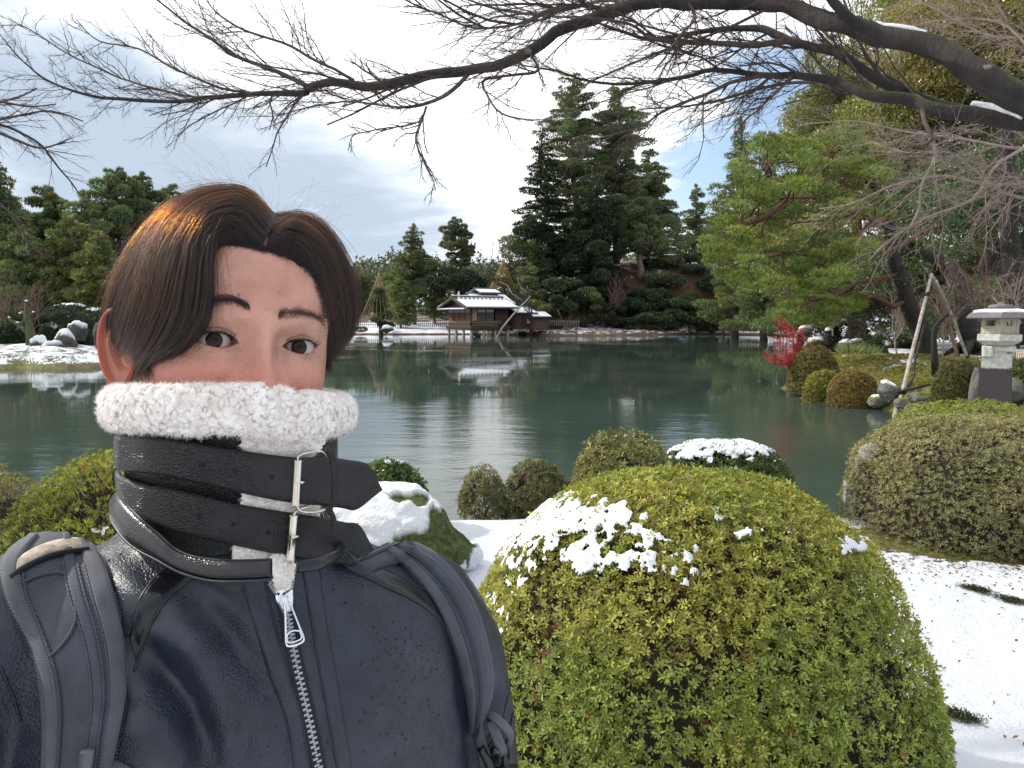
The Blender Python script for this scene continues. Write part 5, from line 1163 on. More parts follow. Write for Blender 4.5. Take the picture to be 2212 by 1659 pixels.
        m = MB(); tube(m, [O + R @ np.array([x0, (y0_ + y1) / 2, zr_ + .1]), O + R @ np.array([x1, (y0_ + y1) / 2, zr_ + .1])], .14, 8); m.build('ridge', tile, t)
    hut(2.6, 7.6, 2.4, 7.2, .6, 3.3, 4.45)
    hut(3.6, 6.4, 3.6, 6.0, 4.3, 4.55, 4.95)
    hut(5.3, 8.2, -.6, 3.0, .8, 2.35, 3.0)
    hut(7.2, 9.8, -1.0, 1.6, .8, 1.95, 2.5)
    B('annex_panel', tan, (6.8, -.8, 1.6), (.5, .08, .5))
    for i in range(10): B('batten', M_wood_dark, (5.6 + i * .25, -.56, 1.5), (.05, .05, 1.6))
tea_house()
def bird():
    c = Y(991, 640, 78.5); t = thing('bird', 'pale bird perched on the ridge of the tea house roof', 'bird', c); m = MB()
    lathe(m, [(.001, -.18), (.10, -.10), (.16, .05), (.13, .22), (.07, .34), (.08, .42), (.05, .50), (.001, .52)], c, 12); tube(m, [c + (.03, -.05, .43), c + (.16, -.10, .41)], [.02, .004], 5); tube(m, [c + (-.05, 0, -.1), c + (-.22, .02, -.22)], [.06, .02], 5); m.build('body', plain('feather', (.62, .60, .58), .7), t)
bird()
m = MB(); tube(m, np.array([Y(1072, 732, 74.5), Y(1085, 708, 75.5), Y(1110, 678, 77), Y(1146, 640, 79)]), [.11, .10, .09, .06], 8); o = m.build('leaning_pole', plain('grey_pole', (.27, .24, .21), .85)); tag(o, 'grey pole leaning out of the water in front of the tea house', 'pole')

# rope cones over pines
def rope_cone(u, va, vb, hw, y, label, n=22, m=None, tree_=True, group='rope cones protecting trees from snow'):
    a = Y(u, va, y); x = a[0]; zb = Y(u, vb, y)[2]; r = hw / FPX * y
    t = thing('rope_cone', label, 'rope cone', (x, y, gz(x, y)), group)
    p = MB(); tube(p, [(x, y, gz(x, y)), (x, y, a[2] + .3)], [.10, .05], 6); p.build('pole', M_pole, t)
    rm = MB()
    for i in range(n):
        th = i * 2 * math.pi / n; e = np.array([x + r * math.cos(th), y + r * math.sin(th), zb + .2 * math.sin(th * 3)]); tube(rm, [a, (a + e) / 2 + (0, 0, -.08), e], .022, 3, cap=False)
    rm.build('rope', m or M_straw, t, kind='stuff')
    if tree_:
        k = thing('pruned_pine', 'low tiered pine under ' + ('the rope cone by the hair' if u < 900 else 'the golden rope cone'), 'tree', (x, y, gz(x, y)), 'pines under rope cones'); tb = MB(); H = a[2] - gz(x, y)
        tube(tb, [(x + .3, y, gz(x, y)), (x + .1, y, gz(x, y) + H * .3), (x + .2, y, gz(x, y) + H * .7)], [.2, .15, .06], 6); tb.build('trunk', M_bark, k); pads = []
        for i in range(22):
            f = rng.uniform(.03, .8); az = rng.uniform(0, 6.28); rr = r * (1 - f) * rng.uniform(.2, 1.05); pads.append((np.array([x + math.cos(az) * rr, y + math.sin(az) * rr, gz(x, y) + .5 + f * H * .85]), axes(az, .85, .6, .22), 1))
        f_ = MB(); fill_pads(f_, pads, 5200, .24, .10, (.06, .085, .045)); f_.build('crown', M_needle, k, smooth=False, kind='stuff')
rope_cone(818, 592, 690, 42, 87, 'tall rope cone on the snowy bank next to the hair', 24)
rope_cone(1087, 562, 632, 34, 95, 'golden rope cone half hidden behind the tea house and bare trees', 44, plain('straw_gold', (.42, .29, .12), .85))

# ------------------------------------------------------------------ stone pagoda on the hill
def pagoda():
    y = 100.0; k = y / FPX; c = Y(1441, 581, y); X0 = c[0]; zz = lambda v: Y(1441, v, y)[2]
    t = thing('stone_pagoda', 'small three-roofed pagoda with snow-lined eaves on the wooded hill', 'pagoda', (X0, y, zz(583)))
    S = plain('pagoda_wall', (.16, .145, .135), .85, ns=3); D = plain('pagoda_roof', (.05, .05, .055), .8)
    Rh = np.array(Matrix.Rotation(math.radians(20), 3, 'Z'))
    m = MB(); lathe(m, [(.001, zz(587)), (19 * k, zz(587)), (19 * k, zz(582)), (.001, zz(581.8))], (X0, y, 0), 6, None, Rh); m.build('plinth', plain('plinth', (.22, .2, .19), .9), t, smooth=False)
    for (v0, v1, w, rw, vr) in ((581.8, 558, 15, 25, 553), (549, 539, 11.5, 20, 536), (532, 522, 9.5, 15.5, 519)):
        m = MB(); lathe(m, [(.001, zz(v0)), (w * k, zz(v0)), (w * k, zz(v1)), (.001, zz(v1) + .01)], (X0, y, 0), 6, None, Rh); b = m.build('storey', S, t, smooth=False)
        m = MB(); lathe(m, [(.001, zz(v1 + .3)), (rw * .8 * k, zz(v1 + .1)), (rw * 1.02 * k, zz(vr + .8)), (rw * k, zz(vr - .8)), (rw * .55 * k, zz(vr - 3)), (.001, zz(vr - 4))], (X0, y, 0), 6, None, Rh); r_ = m.build('roof', D, t, smooth=False)
        m = MB(); lathe(m, [(rw * .55 * k, zz(vr - 3.2)), (rw * .8 * k, zz(vr - 2.4)), (rw * 1.0 * k, zz(vr - 1.5)), (rw * 1.04 * k, zz(vr - .6)), (rw * 1.0 * k, zz(vr))], (X0, y, 0), 6, None, Rh); m.build('snow_layer', M_snow, r_, smooth=False)
    m = MB(); lathe(m, [(5 * k, zz(516)), (3 * k, zz(513)), (1.2 * k, zz(510)), (1.6 * k, zz(508)), (.001, zz(505))], (X0, y, 0), 10); m.build('finial', D, t)
    # lamp post beside it
    c = Y(1466, 583, y - 1); q = thing('garden_lamp_post', 'pale lamp post standing beside the stone pagoda', 'lamp post', c); m = MB(); tube(m, [c + (0, 0, -.3), c + (0, 0, 24 * k)], .07, 6); m.build('post', M_pole, q); m = MB(); box(m, c + (0, 0, 26 * k), (.36, .36, .42), bev=.02); m.build('lamp_box', plain('lamp_paper', (.6, .55, .45), .6), q, smooth=False)
    m = MB(); lathe(m, [(.34, c[2] + 30 * k), (.001, c[2] + 33 * k)], (c[0], c[1], 0), 8); m.build('cap', D, q, smooth=False)
pagoda()

# white garden floodlight peeping out behind the tall olive shrub
def floodlight():
    y = 6.15; k = y / FPX; c = Y(1866, 1030, y); t = thing('garden_floodlight', 'white rounded garden floodlight half hidden by the tall olive shrub', 'floodlight', (c[0], y, gz(c[0], y)))
    W = plain('white_plastic', (.42, .44, .50), .35, ns=3, var=.05); m = MB(); nu, nv = 14, 20; th = np.linspace(0, math.pi / 2, nu)[:, None]; ph = np.linspace(-math.pi, math.pi, nv)[None]
    cc = Y(1882, 990, y); pt = np.stack([np.sin(th) * np.cos(ph) * .112, np.sin(th) * np.sin(ph) * .10, np.cos(th) * .125 + 0 * ph], -1); m.add((pt + cc + (0, 0, 0)).reshape(-1, 3), None, grid_q(nu, nv))
    m.build('hood', W, t); m = MB(); a = np.linspace(0, 2 * math.pi, 30); tube(m, np.stack([cc[0] + .118 * np.cos(a), cc[1] + .103 * np.sin(a), cc[2] + 0 * a], 1), .010, 6); tube(m, np.array([cc + (-.11, -.01, .02), cc + (-.125, -.02, -.08), cc + (-.10, -.02, -.14)]), .022, 8); m.build('rim', W, t)
    b = Y(1858, 1075, y); m = MB(); q = [Y(1829, 1041, y), Y(1846, 1062, y), Y(1858, 1100, y), Y(1842, 1108, y), Y(1825, 1100, y)]; v = np.array(q + [x + np.array([.02, .10, 0]) for x in q]); n = 5
    m.add(v, [(0, 1, 2), (0, 2, 3), (0, 3, 4), (7, 6, 5), (8, 7, 5), (9, 8, 5)], [(i, i + 5, (i + 1) % 5 + 5, (i + 1) % 5) for i in range(5)]); m.build('shade_panel', W, t, smooth=False)
    m = MB(); tube(m, [(c[0] + .05, y + .05, gz(c[0], y) - .1), (c[0] + .05, y + .05, cc[2])], .018, 8); m.build('stake', W, t)
floodlight()

# small things lying on the snow
def scatter():
    for i, (u, v, lab) in enumerate(((2072, 1538, 'clump of moss lying on the snow beside the azalea'), (2110, 1270, 'moss clump at the snow edge below the tall shrub'), (2185, 1290, 'brown leafy patch near the picture edge'))):
        c = G(u, v, .55); c[2] = gz(c[0], c[1]); f = MB(); n = 420; p = c + rng.normal(0, 1, (n, 3)) * (.028, .03, .004) + (0, 0, .012); p[:, 0] += .6 * (p[:, 1] - c[1]) * -1
        rosettes(f, p, nrm(rng.normal(0, .5, (n, 3)) + (0, 0, 1)), 3, .014, .005, np.array([[.05, .06, .018]]) * rng.uniform(.5, 1.5, (n, 1))); o = f.build('moss_clump', M_leaf, smooth=False, kind='stuff'); tag(o, lab)
    # debris under and around the shrubs
    f = MB(); n = 2600; x = rng.uniform(1.7, 5.2, n); y = rng.normal(4.95, .28, n); k = rng.random(n) < .93; x = np.where(k, x, rng.uniform(1.2, 3.4, n)); y = np.where(k, y, rng.uniform(1.7, 4.6, n)); 
    p = np.stack([x, y, ground_h(x, y) + .006], -1); rosettes(f, p, nrm(rng.normal(0, .35, (n, 3)) + (0, 0, 1)), 1, .028, .012, np.array([[.16, .07, .03]]) * rng.uniform(.4, 1.5, (n, 1)), (0, .3)); o = f.build('fallen_leaves', M_leaf, smooth=False, kind='stuff'); tag(o, 'brown fallen leaves strewn under the tall shrub')
    # bamboo grass at the back edge of the moss
    f = MB(); n = 900; u = rng.uniform(1815, 1895, n); y = rng.uniform(29.5, 31.5, n); x = (u - 1106) / FPX * y; p = np.stack([x, y, ground_h(x, y)], -1); leaf_tris(f, p, nrm(rng.normal(0, .5, (n, 3)) + (0, 0, 1)), .5, .07, np.array([[.22, .26, .10]]) * rng.uniform(.6, 1.3, (n, 1))); o = f.build('bamboo_grass', M_leaf, smooth=False, kind='stuff'); tag(o, 'pale bamboo grass at the back edge of the moss')
    f = MB(); n = 26000; x = rng.uniform(7.5, 18, n); y = rng.uniform(15.5, 31, n); s = land_sd(x, y); k = (s > .12) & (fbm(np.stack([x, y, x * 0], -1) * 1.4 + 7, 3) > .42); x, y = x[k], y[k]; p = np.stack([x, y, ground_h(x, y)], -1); w = fbm(p * .8 + 3, 3)[:, None]
    rosettes(f, p, nrm(rng.normal(0, .3, p.shape) + (0, 0, 1)), 4, .075, .030, (np.array([[.20, .21, .035]]) * w * 1.9 + np.array([[.16, .09, .04]]) * (1 - w) * .8) * rng.uniform(.5, 1.4, (len(p), 1)), (.4, 1.2)); o = f.build('moss_tufts', M_leaf, smooth=False, kind='stuff'); tag(o, 'tufty yellow-green moss and low growth covering the point')
scatter()
# ------------------------------------------------------------------ the man
HC = np.array([(506 - 1106) / FPX * .655, .655, 0.0]); HC[2] = Y(506, 737.5, .655)[2]
YAW = math.radians(34); ROLL = math.radians(6.0); NOD = math.radians(0)
RH = np.array(Matrix.Rotation(YAW, 3, 'Z') @ Matrix.Rotation(ROLL, 3, 'Y') @ Matrix.Rotation(NOD, 3, 'X'))
def hw(p): return np.asarray(p) @ RH.T + HC            # head space to world
man = thing('person', 'man in a black leather jacket with a white fleece collar buckled over his mouth', 'person', (HC[0], HC[1], .53))

def sup(th, a, b, n): return (np.abs(np.sin(th) / a) ** n + np.abs(np.cos(th) / b) ** n) ** (-1 / n)
EX, EYY, ER = .0328, -.0722, .0120
def lid_edges(u):
    up = .0063 * np.clip(1 - np.abs((u + .0014) / .0156) ** 2.1, 0, None) + .0012 * np.clip(u / .015, -1, 1)
    lo = -.0048 * np.clip(1 - np.abs((u - .0015) / .0156) ** 2.0, 0, None) + .0010 * np.clip(u / .015, -1, 1)
    return up, lo
def head_mesh():
    zt = np.concatenate([np.linspace(-.20, -.075, 26)[:-1], np.arange(-.075, .085, .00056), .02 + .0935 * np.sin(np.linspace(math.asin(.065 / .0935), math.pi / 2 - .01, 22))[1:]])
    fr = np.radians(80); th = np.concatenate([np.linspace(-math.pi, -fr, 40)[:-1], np.linspace(-fr, fr, 400), np.linspace(fr, math.pi, 40)[1:-1]])
    Z, T = np.meshgrid(zt, th, indexing='ij')
    def rnd(z, e): return np.clip(1 - (np.clip(z - .02, 0, None) / .0936) ** e, 1e-5, 1)
    a = np.interp(Z, [-.20, -.13, -.11, -.09, -.07, -.05, -.03, -.01, .02], [.062, .056, .050, .056, .0625, .068, .0725, .0745, .0765]) * rnd(Z, 2.3) ** .5
    bf = np.interp(Z, [-.20, -.13, -.115, -.10, -.08, -.06, -.03, 0, .02], [.050, .050, .074, .084, .0885, .090, .0905, .0915, .094]) * rnd(Z, 2.8) ** .5
    bb = np.interp(Z, [-.20, -.12, -.08, -.04, 0, .03], [.062, .066, .074, .088, .098, .10]) * rnd(Z, 2.2) ** .5
    b = np.where(np.abs(T) < math.pi / 2, bf, bb); r = sup(T, a, b, 2.25)
    x = r * np.sin(T); y = -r * np.cos(T); front = np.clip(np.cos(T), 0, 1) ** .5
    nx = np.sin(T); ny = -np.cos(T)
    def g(cx, cz, sx, sz): return np.exp(-((x - cx) / sx) ** 2 / 2 - ((Z - cz) / sz) ** 2 / 2)
    D = np.zeros_like(x)
    for s in (-1, 1):
        D += .0034 * g(s * .027, .0185, .017, .006)                       # brow
        D -= .0085 * g(s * .030, .003, .0135, .0090)                      # socket
        D -= .0045 * g(s * .0135, .001, .0055, .011)
        D += .0038 * g(s * .043, -.030, .017, .014)                       # cheek
        D -= .0012 * g(s * .030, -.0125, .014, .0028)                     # under the eye
        D += .0008 * g(s * .030, -.0078, .012, .0022)
        D += .0100 * g(s * .0165, -.0395, .0052, .0068)                   # wing of the nose
        D -= .0028 * g(s * .0250, -.0375, .0035, .0075)
        D -= .0035 * g(s * .060, .03, .012, .03)                          # temple
    hN = np.interp(Z, [-.060, -.052, -.0475, -.042, -.036, -.028, -.014, 0, .012, .026], [0, .005, .0160, .0255, .0275, .0225, .0145, .0092, .0045, 0])
    sN = np.interp(Z, [-.06, -.046, -.037, -.026, -.010, .010, .026], [.0135, .0132, .0118, .0082, .0060, .0062, .009])
    D += hN * np.exp(-(np.abs(x) / sN) ** 2.1 / 2)
    D -= .004 * (g(-.0072, -.0500, .0030, .0026) + g(.0072, -.0500, .0030, .0026))
    D += .0035 * g(0, -.075, .022, .006) + .002 * g(0, -.10, .02, .012)
    D += .0004 * (fbm(np.stack([x, y, Z], -1) * 90, 3) - .5)
    x2 = x + nx * D * (1 - np.exp(-(x / .02) ** 2)) * .4; y2 = y - D * front
    col = np.zeros(x.shape + (3,))
    for s in (-1, 1):
        u = (x - s * EX) * s; w = Z; up, lo = lid_edges(u)
        rl = ER + .00125; q = rl ** 2 - (x - s * EX) ** 2 - w ** 2
        ys = np.where(q > 0, EYY - np.sqrt(np.clip(q, 0, None)), 1.0)
        k = .0011; h = np.clip(.5 + .5 * (y2 - ys) / k, 0, 1)           # smooth minimum of y (towards the camera)
        sm = y2 * (1 - h) + ys * h - k * h * (1 - h)
        near = (np.abs(u) < .0185) & (np.abs(w) < .0145); y3 = np.where(near & (q > 0), sm, y2)
        crease = np.exp(-((w - up - .0036 - .0008 * (u / .014)) / .00055) ** 2) * (np.abs(u) < .0150) * np.clip(up / .002, 0, 1) * sstep(.0150, .012, np.abs(u))
        y3 = y3 + .00075 * crease; y3 = y3 - .0004 * np.exp(-((w - up - .0050) / .0012) ** 2) * (np.abs(u) < .013)
        inside = (w < up) & (w > lo) & (np.abs(u) < .0153)
        y3 = np.where(inside, EYY - np.sqrt(np.clip((ER - .0016) ** 2 - (x - s * EX) ** 2 - w ** 2, 1e-9, None)), y3)
        y2 = y3
        rim = np.exp(-((w - up - .0003) / .0012) ** 2) * (np.abs(u) < .0152) + .55 * np.exp(-((w - lo) / .0006) ** 2) * (np.abs(u) < .0145)
        col[..., 1] = np.maximum(col[..., 1], np.clip(rim * .95 + crease * .50, 0, 1) * (np.abs(w) < .013))
        col[..., 2] = np.maximum(col[..., 2], inside * 1.0)
        col[..., 0] += .28 * g(s * .032, -.010, .012, .004) * 0
    # redness of cheeks, nose, lids
    red = .75 * g(0, -.030, .015, .014) + .95 * g(-.044, -.032, .022, .014) + .85 * g(.044, -.032, .020, .014) - .35 * g(-.03, .012, .016, .006) - .35 * g(.03, .012, .016, .006) + .35 * g(0, .04, .035, .02) + .25 * g(-.02, -.045, .02, .01)
    col[..., 0] = np.clip(col[..., 0] + red, 0, 1)
    v = np.stack([x2, y2, Z], -1)
    wv = hw(v)
    uu, vv, dd = proj(wv); mole = np.zeros(x.shape)
    for (mu, mv, r_) in ((498, 617, 1.9), (516, 637, 3.0), (602, 633, 1.5), (511, 752, 1.6), (470, 790, 1.2), (430, 800, 1.3), (690, 730, 1.3), (706, 787, 1.6), (560, 700, 1.0), (440, 845, 1.4), (645, 872, 1.2)):
        mole += np.exp(-(((uu - mu) ** 2 + (vv - mv) ** 2) / r_ ** 2)) * (np.abs(T) < 1.6)
    col[..., 1] = np.clip(np.maximum(col[..., 1], .75 * mole), 0, 1)
    mb = MB(); mb.add(wv.reshape(-1, 3), None, grid_q(len(zt), len(th), True)[:, ::-1], col.reshape(-1, 3))
    top = len(zt) - 1; n = len(th); i0 = mb.n; mb.add(hw(np.array([[0, 0, .1136]])), None, None, (0, 0, 0)); mb.t.append(np.array([[i0, top * n + (j + 1) % n, top * n + j] for j in range(n)])[:, ::-1])
    def f(h):
        at = h.sepc(h.attr()); o = h.obj()
        n1 = h.noise(38, 5, .6, o); n2 = h.noise(160, 4, .6, o); fr = h.voro(430, o)
        c = h.mix(h.rng(n1, .3, .7), (.43, .225, .165), (.60, .34, .255))
        c = h.mix(h.m('MULTIPLY', h.m('ADD', at[0], h.m('MULTIPLY', h.m('SUBTRACT', n1, .5), .9)), .8, True), c, (.56, .205, .155))
        c = h.mix(h.m('MULTIPLY', h.rng(h.voro(260, o), .16, .08), h.m('MULTIPLY', h.rng(h.noise(55, 2, .5, o), .46, .60), .48)), c, (.24, .10, .08))
        c = h.mix(at[1], c, (.045, .022, .018)); c = h.mix(at[2], c, (.55, .25, .2))
        b = h.bump(h.m('ADD', h.m('MULTIPLY', fr, 1.0), h.m('MULTIPLY', n2, .4)), .0009, .6)
        h.pr(c, h.rng(n1, .3, .7, .36, .50), b, Subsurface_Weight=.15, Subsurface_Scale=.005, Subsurface_Radius=(1.0, .35, .2), Specular_IOR_Level=.40)
    return mb.build('body', mat('skin', f), man)
head = head_mesh()
def bvh_of(o):
    me = o.data; v = np.empty(len(me.vertices) * 3, np.float32); me.vertices.foreach_get('co', v)
    nl = len(me.loops); li = np.empty(nl, np.int32); me.loops.foreach_get('vertex_index', li); st = np.empty(len(me.polygons), np.int32); me.polygons.foreach_get('loop_start', st)
    st = np.append(st, nl); polys = [li[st[i]:st[i + 1]].tolist() for i in range(len(st) - 1)]
    return BVHTree.FromPolygons([Vector(x) for x in v.reshape(-1, 3).tolist()], polys)
HB = bvh_of(head)
def hit(B, u, v, d0=.6):
    r = ray(u, v); org = Vector((0, 0, CAM_Z)); loc, n, i, d = B.ray_cast(org, Vector(r).normalized(), 3.0)
    if loc is None:
        q = Vector(P(u, v, d0)); loc, n, i, d = B.find_nearest(q)
    n = np.array(n); c = np.array(loc)
    if n @ (c - np.array([0, 0, CAM_Z])) > 0: n = -n
    return c, n

# eyes: white ball with iris and pupil, clear wet surface
def eyes():
    for s in (-1, 1):
        c = hw(np.array([s * EX, EYY, 0.0])); look = nrm(np.array([0, 0, CAM_Z + .0]) - c); look = nrm(look + np.array([.02, 0, .015]))
        R = np.array(Vector(look).to_track_quat('Z', 'Y').to_matrix())
        mb = MB(); nu, nv = 60, 48; th = np.concatenate([np.linspace(.0005, .62, 40), np.linspace(.62, math.pi - .001, 21)[1:]])[:, None]; ph = (np.arange(nv) * 2 * math.pi / nv)[None]
        r = ER + .0004 * np.exp(-(th / .42) ** 4)
        rad = th * ER                                   # distance from the gaze axis along the ball
        ir = np.array([.022, .0075, .0042]); angn = fbm(np.stack([np.cos(ph) * 3 + 0 * th, np.sin(ph) * 3 + 0 * th, rad * 500 + 0 * ph], -1), 3)
        white = np.array([.40, .365, .35]) - np.array([.0, .08, .08]) * np.clip((rad - .008) / .006, 0, 1)[..., None]
        k_ir = sstep(.0064, .0060, rad)[..., None]; k_pu = sstep(.0027, .0024, rad)[..., None]; k_l = np.exp(-((rad - .0061) / .0006) ** 2)[..., None]
        c_ = white * (1 - k_ir) + ir * k_ir * (.6 + .9 * angn[..., None]); c_ = c_ * (1 - .75 * k_l); c_ = c_ * (1 - k_pu) + .001 * k_pu
        pt = np.stack([np.sin(th) * np.cos(ph), np.sin(th) * np.sin(ph), np.cos(th) + 0 * ph], -1) * r[..., None]
        mb.add((pt @ R.T + c).reshape(-1, 3), None, grid_q(len(th), nv, True), np.broadcast_to(c_, pt.shape).reshape(-1, 3))
        def f(h): h.pr(h.attr(), .04, Specular_IOR_Level=.25)
        mb.build('eyeball', mat('eye', f), man)
eyes()

# ear at the picture's left
def ear():
    for s in (-1,):
        nu, nv = 56, 44; a = np.linspace(0, 2 * math.pi, nv, endpoint=False)[None]; r = np.linspace(0, 1.0, nu)[:, None]
        # outline in ear space: X forward(-)/back(+), Z up
        ox = .0175 * np.cos(a) * (1 + .14 * np.sin(a)); oz = .0325 * np.sin(a) * (1 - .06 * np.cos(a))
        X = ox * r; Zz = oz * r - .002 + .003 * r * np.sin(a)
        rim = .0066 * np.exp(-((r - .90) / .085) ** 2) * (1 - .75 * np.exp(-((a - math.pi) / .9) ** 2)) * (1 - .35 * np.exp(-((a - 4.7) / .5) ** 2))
        anti = .0036 * np.exp(-((r - .56) / .10) ** 2) * np.clip(np.cos(a * 1.0 - .35), 0, 1) ** .6
        bowl = -.0140 * np.exp(-(((X + .003) / .0085) ** 2 + ((Zz + .007) / .011) ** 2)); tragus = .0040 * np.exp(-(((X + .0125) / .0035) ** 2 + ((Zz + .006) / .0055) ** 2))
        H = rim + anti + bowl + tragus + .002 * (r ** 2); th_ = .0035
        outw = np.stack([X, H, Zz + 0 * H], -1); back = np.stack([X * .96, H * .2 - th_ * (1 - r ** 6) - .001, Zz * .97], -1)
        def place(q):
            # flare 32 degrees away from the head, tilt back 8 degrees; q = (X back, H outward, Z up)
            fl = math.radians(38); tl = math.radians(-9)
            X_, H_, Z_ = q[..., 0], q[..., 1], q[..., 2]; Xr = X_ * math.cos(tl) - Z_ * math.sin(tl); Zr = X_ * math.sin(tl) + Z_ * math.cos(tl)
            Xo = Xr + .0175
            xx = -(.0742 + Xo * math.sin(fl) + H_ * math.cos(fl)); yy = .004 + Xo * math.cos(fl) - H_ * math.sin(fl)
            return hw(np.stack([xx if s < 0 else -xx, yy, Zr - .012], -1))
        mb = MB(); red = np.clip(.35 + .65 * sstep(.55, 1.0, r) + 0 * a, 0, 1); c = np.stack([red, 0 * red, 0 * red], -1)
        mb.add(place(outw).reshape(-1, 3), None, grid_q(nu, nv, True)[:, ::-1], c.reshape(-1, 3)); mb.add(place(back).reshape(-1, 3), None, grid_q(nu, nv, True), c.reshape(-1, 3))
        q0 = (nu - 1) * nv; q1 = nu * nv + q0; i = np.arange(nv); j = (i + 1) % nv; mb.q.append(np.stack([q0 + i, q0 + j, q1 + j, q1 + i], 1)); 
        def f(h):
            at = h.sepc(h.attr()); c = h.mix(at[0], (.44, .22, .15), (.47, .15, .11)); h.pr(c, .5, Subsurface_Weight=.35, Subsurface_Scale=.006, Subsurface_Radius=(1, .3, .15))
        mb.build('ear', mat('ear_skin', f), man)
ear()

# ---- strands
def strands(name, S, rad, m, parent=man):
    """S: (n, k, 3) points; rad: (k,) or (n,k)"""
    n, k = S.shape[:2]; hc = bpy.data.hair_curves.new(name); hc.add_curves([k] * n)
    hc.position_data.foreach_set('vector', S.astype(np.float32).ravel())
    ra = hc.attributes.get('radius') or hc.attributes.new('radius', 'FLOAT', 'POINT'); ra.data.foreach_set('value', np.broadcast_to(rad, (n, k)).astype(np.float32).ravel())
    hc.materials.append(m); o = link(name, hc, parent); return o
def f_hair(h, mel=.9, red=.6, rough=.28, rnd=.35, rr=.32):
    b = h.nd('ShaderNodeBsdfHairPrincipled'); 
    try: b.model = 'CHIANG'
    except Exception: pass
    b.parametrization = 'MELANIN'
    b.inputs['Melanin'].default_value = mel; b.inputs['Melanin Redness'].default_value = red; b.inputs['Random Color'].default_value = rnd; b.inputs['Random Roughness'].default_value = .3; b.inputs['Roughness'].default_value = rough; b.inputs['Radial Roughness'].default_value = rr
    h.nt.links.new(b.outputs[0], h.out.inputs[0])
M_hair = mat('hair', f_hair, mel=.985, red=.6, rnd=.30, rough=.2); M_brow = mat('brow_hair', f_hair, mel=.96, red=.4, rnd=.1); M_hair_light = mat('highlight_hair', f_hair, mel=.86, red=.8, rnd=.3, rough=.2)  # lighter copy of the hair: bright highlight strands put into the colour
def f_fuzz(h): h.pr((.84, .79, .76), .9)
M_fuzz = mat('fleece_fibre', f_fuzz)

def cat_interp(G_, s, t):
    """G_: (ng, np, 3) guides, s in 0..ng-1, t in 0..1 -> smooth bicubic-ish interpolation"""
    ng, npt = G_.shape[:2]
    def cr(A, x, ax):
        n = A.shape[ax]; x = np.clip(x, 0, n - 1 - 1e-6); i = np.floor(x).astype(int); f = (x - i)
        return i, f
    i, f = cr(G_, s, 0); j, g = cr(G_, t * (npt - 1), 1)
    def w4(f): return [-.5 * f + f**2 - .5 * f**3, 1 - 2.5 * f**2 + 1.5 * f**3, .5 * f + 2 * f**2 - 1.5 * f**3, -.5 * f**2 + .5 * f**3]
    wi, wj = w4(f), w4(g); out = 0
    for a in range(4):
        ii = np.clip(i + a - 1, 0, ng - 1)
        for b in range(4):
            jj = np.clip(j + b - 1, 0, npt - 1); out = out + (wi[a] * wj[b])[..., None] * G_[ii, jj]
    return out
def resample(L, n=9):
    p = np.array([P(*q) for q in L]); e_ = p[-1] - p[-2]; p = np.concatenate([p, p[-1:] + e_ / np.linalg.norm(e_) * .016 + (0, .003, 0)]); d = np.concatenate([[0], np.cumsum(np.linalg.norm(np.diff(p, axis=0), axis=1))]); t = np.linspace(0, d[-1], n)
    return np.stack([np.interp(t, d, p[:, i]) for i in range(3)], 1)
LG = [[(492, 530, .572), (478, 508, .566), (458, 512, .559), (442, 550, .553), (440, 610, .549), (442, 655, .548), (428, 700, .549), (398, 738, .553)],
      [(530, 534, .575), (505, 492, .568), (474, 485, .560), (450, 525, .552), (446, 590, .547), (447, 650, .545), (431, 700, .546), (394, 745, .551), (358, 766, .56)],
      [(560, 528, .578), (530, 478, .572), (482, 462, .562), (438, 500, .552), (422, 575, .546), (420, 645, .544), (402, 705, .546), (366, 750, .554), (330, 778, .568)],
      [(578, 505, .584), (530, 442, .578), (468, 438, .565), (412, 488, .554), (388, 570, .547), (376, 645, .546), (350, 715, .552), (318, 762, .566), (296, 790, .58)],
      [(588, 485, .594), (532, 420, .590), (462, 420, .577), (394, 468, .563), (354, 550, .555), (334, 635, .554), (308, 705, .562), (285, 750, .578), (270, 772, .592)],
      [(590, 472, .610), (532, 409, .608), (456, 408, .597), (380, 446, .583), (325, 520, .574), (293, 605, .571), (270, 680, .578), (256, 730, .594), (250, 752, .604)],
      [(592, 465, .630), (530, 405, .632), (448, 406, .624), (366, 438, .614), (300, 508, .606), (258, 590, .603), (236, 660, .608), (228, 710, .618), (236, 742, .624)],
      [(590, 462, .655), (520, 408, .665), (438, 416, .665), (356, 452, .660), (286, 524, .652), (240, 600, .647), (219, 660, .647), (215, 705, .650), (226, 732, .652)],
      [(565, 460, .700), (490, 432, .715), (410, 456, .725), (332, 520, .715), (272, 590, .700), (244, 650, .690), (236, 700, .685), (244, 740, .680)]]
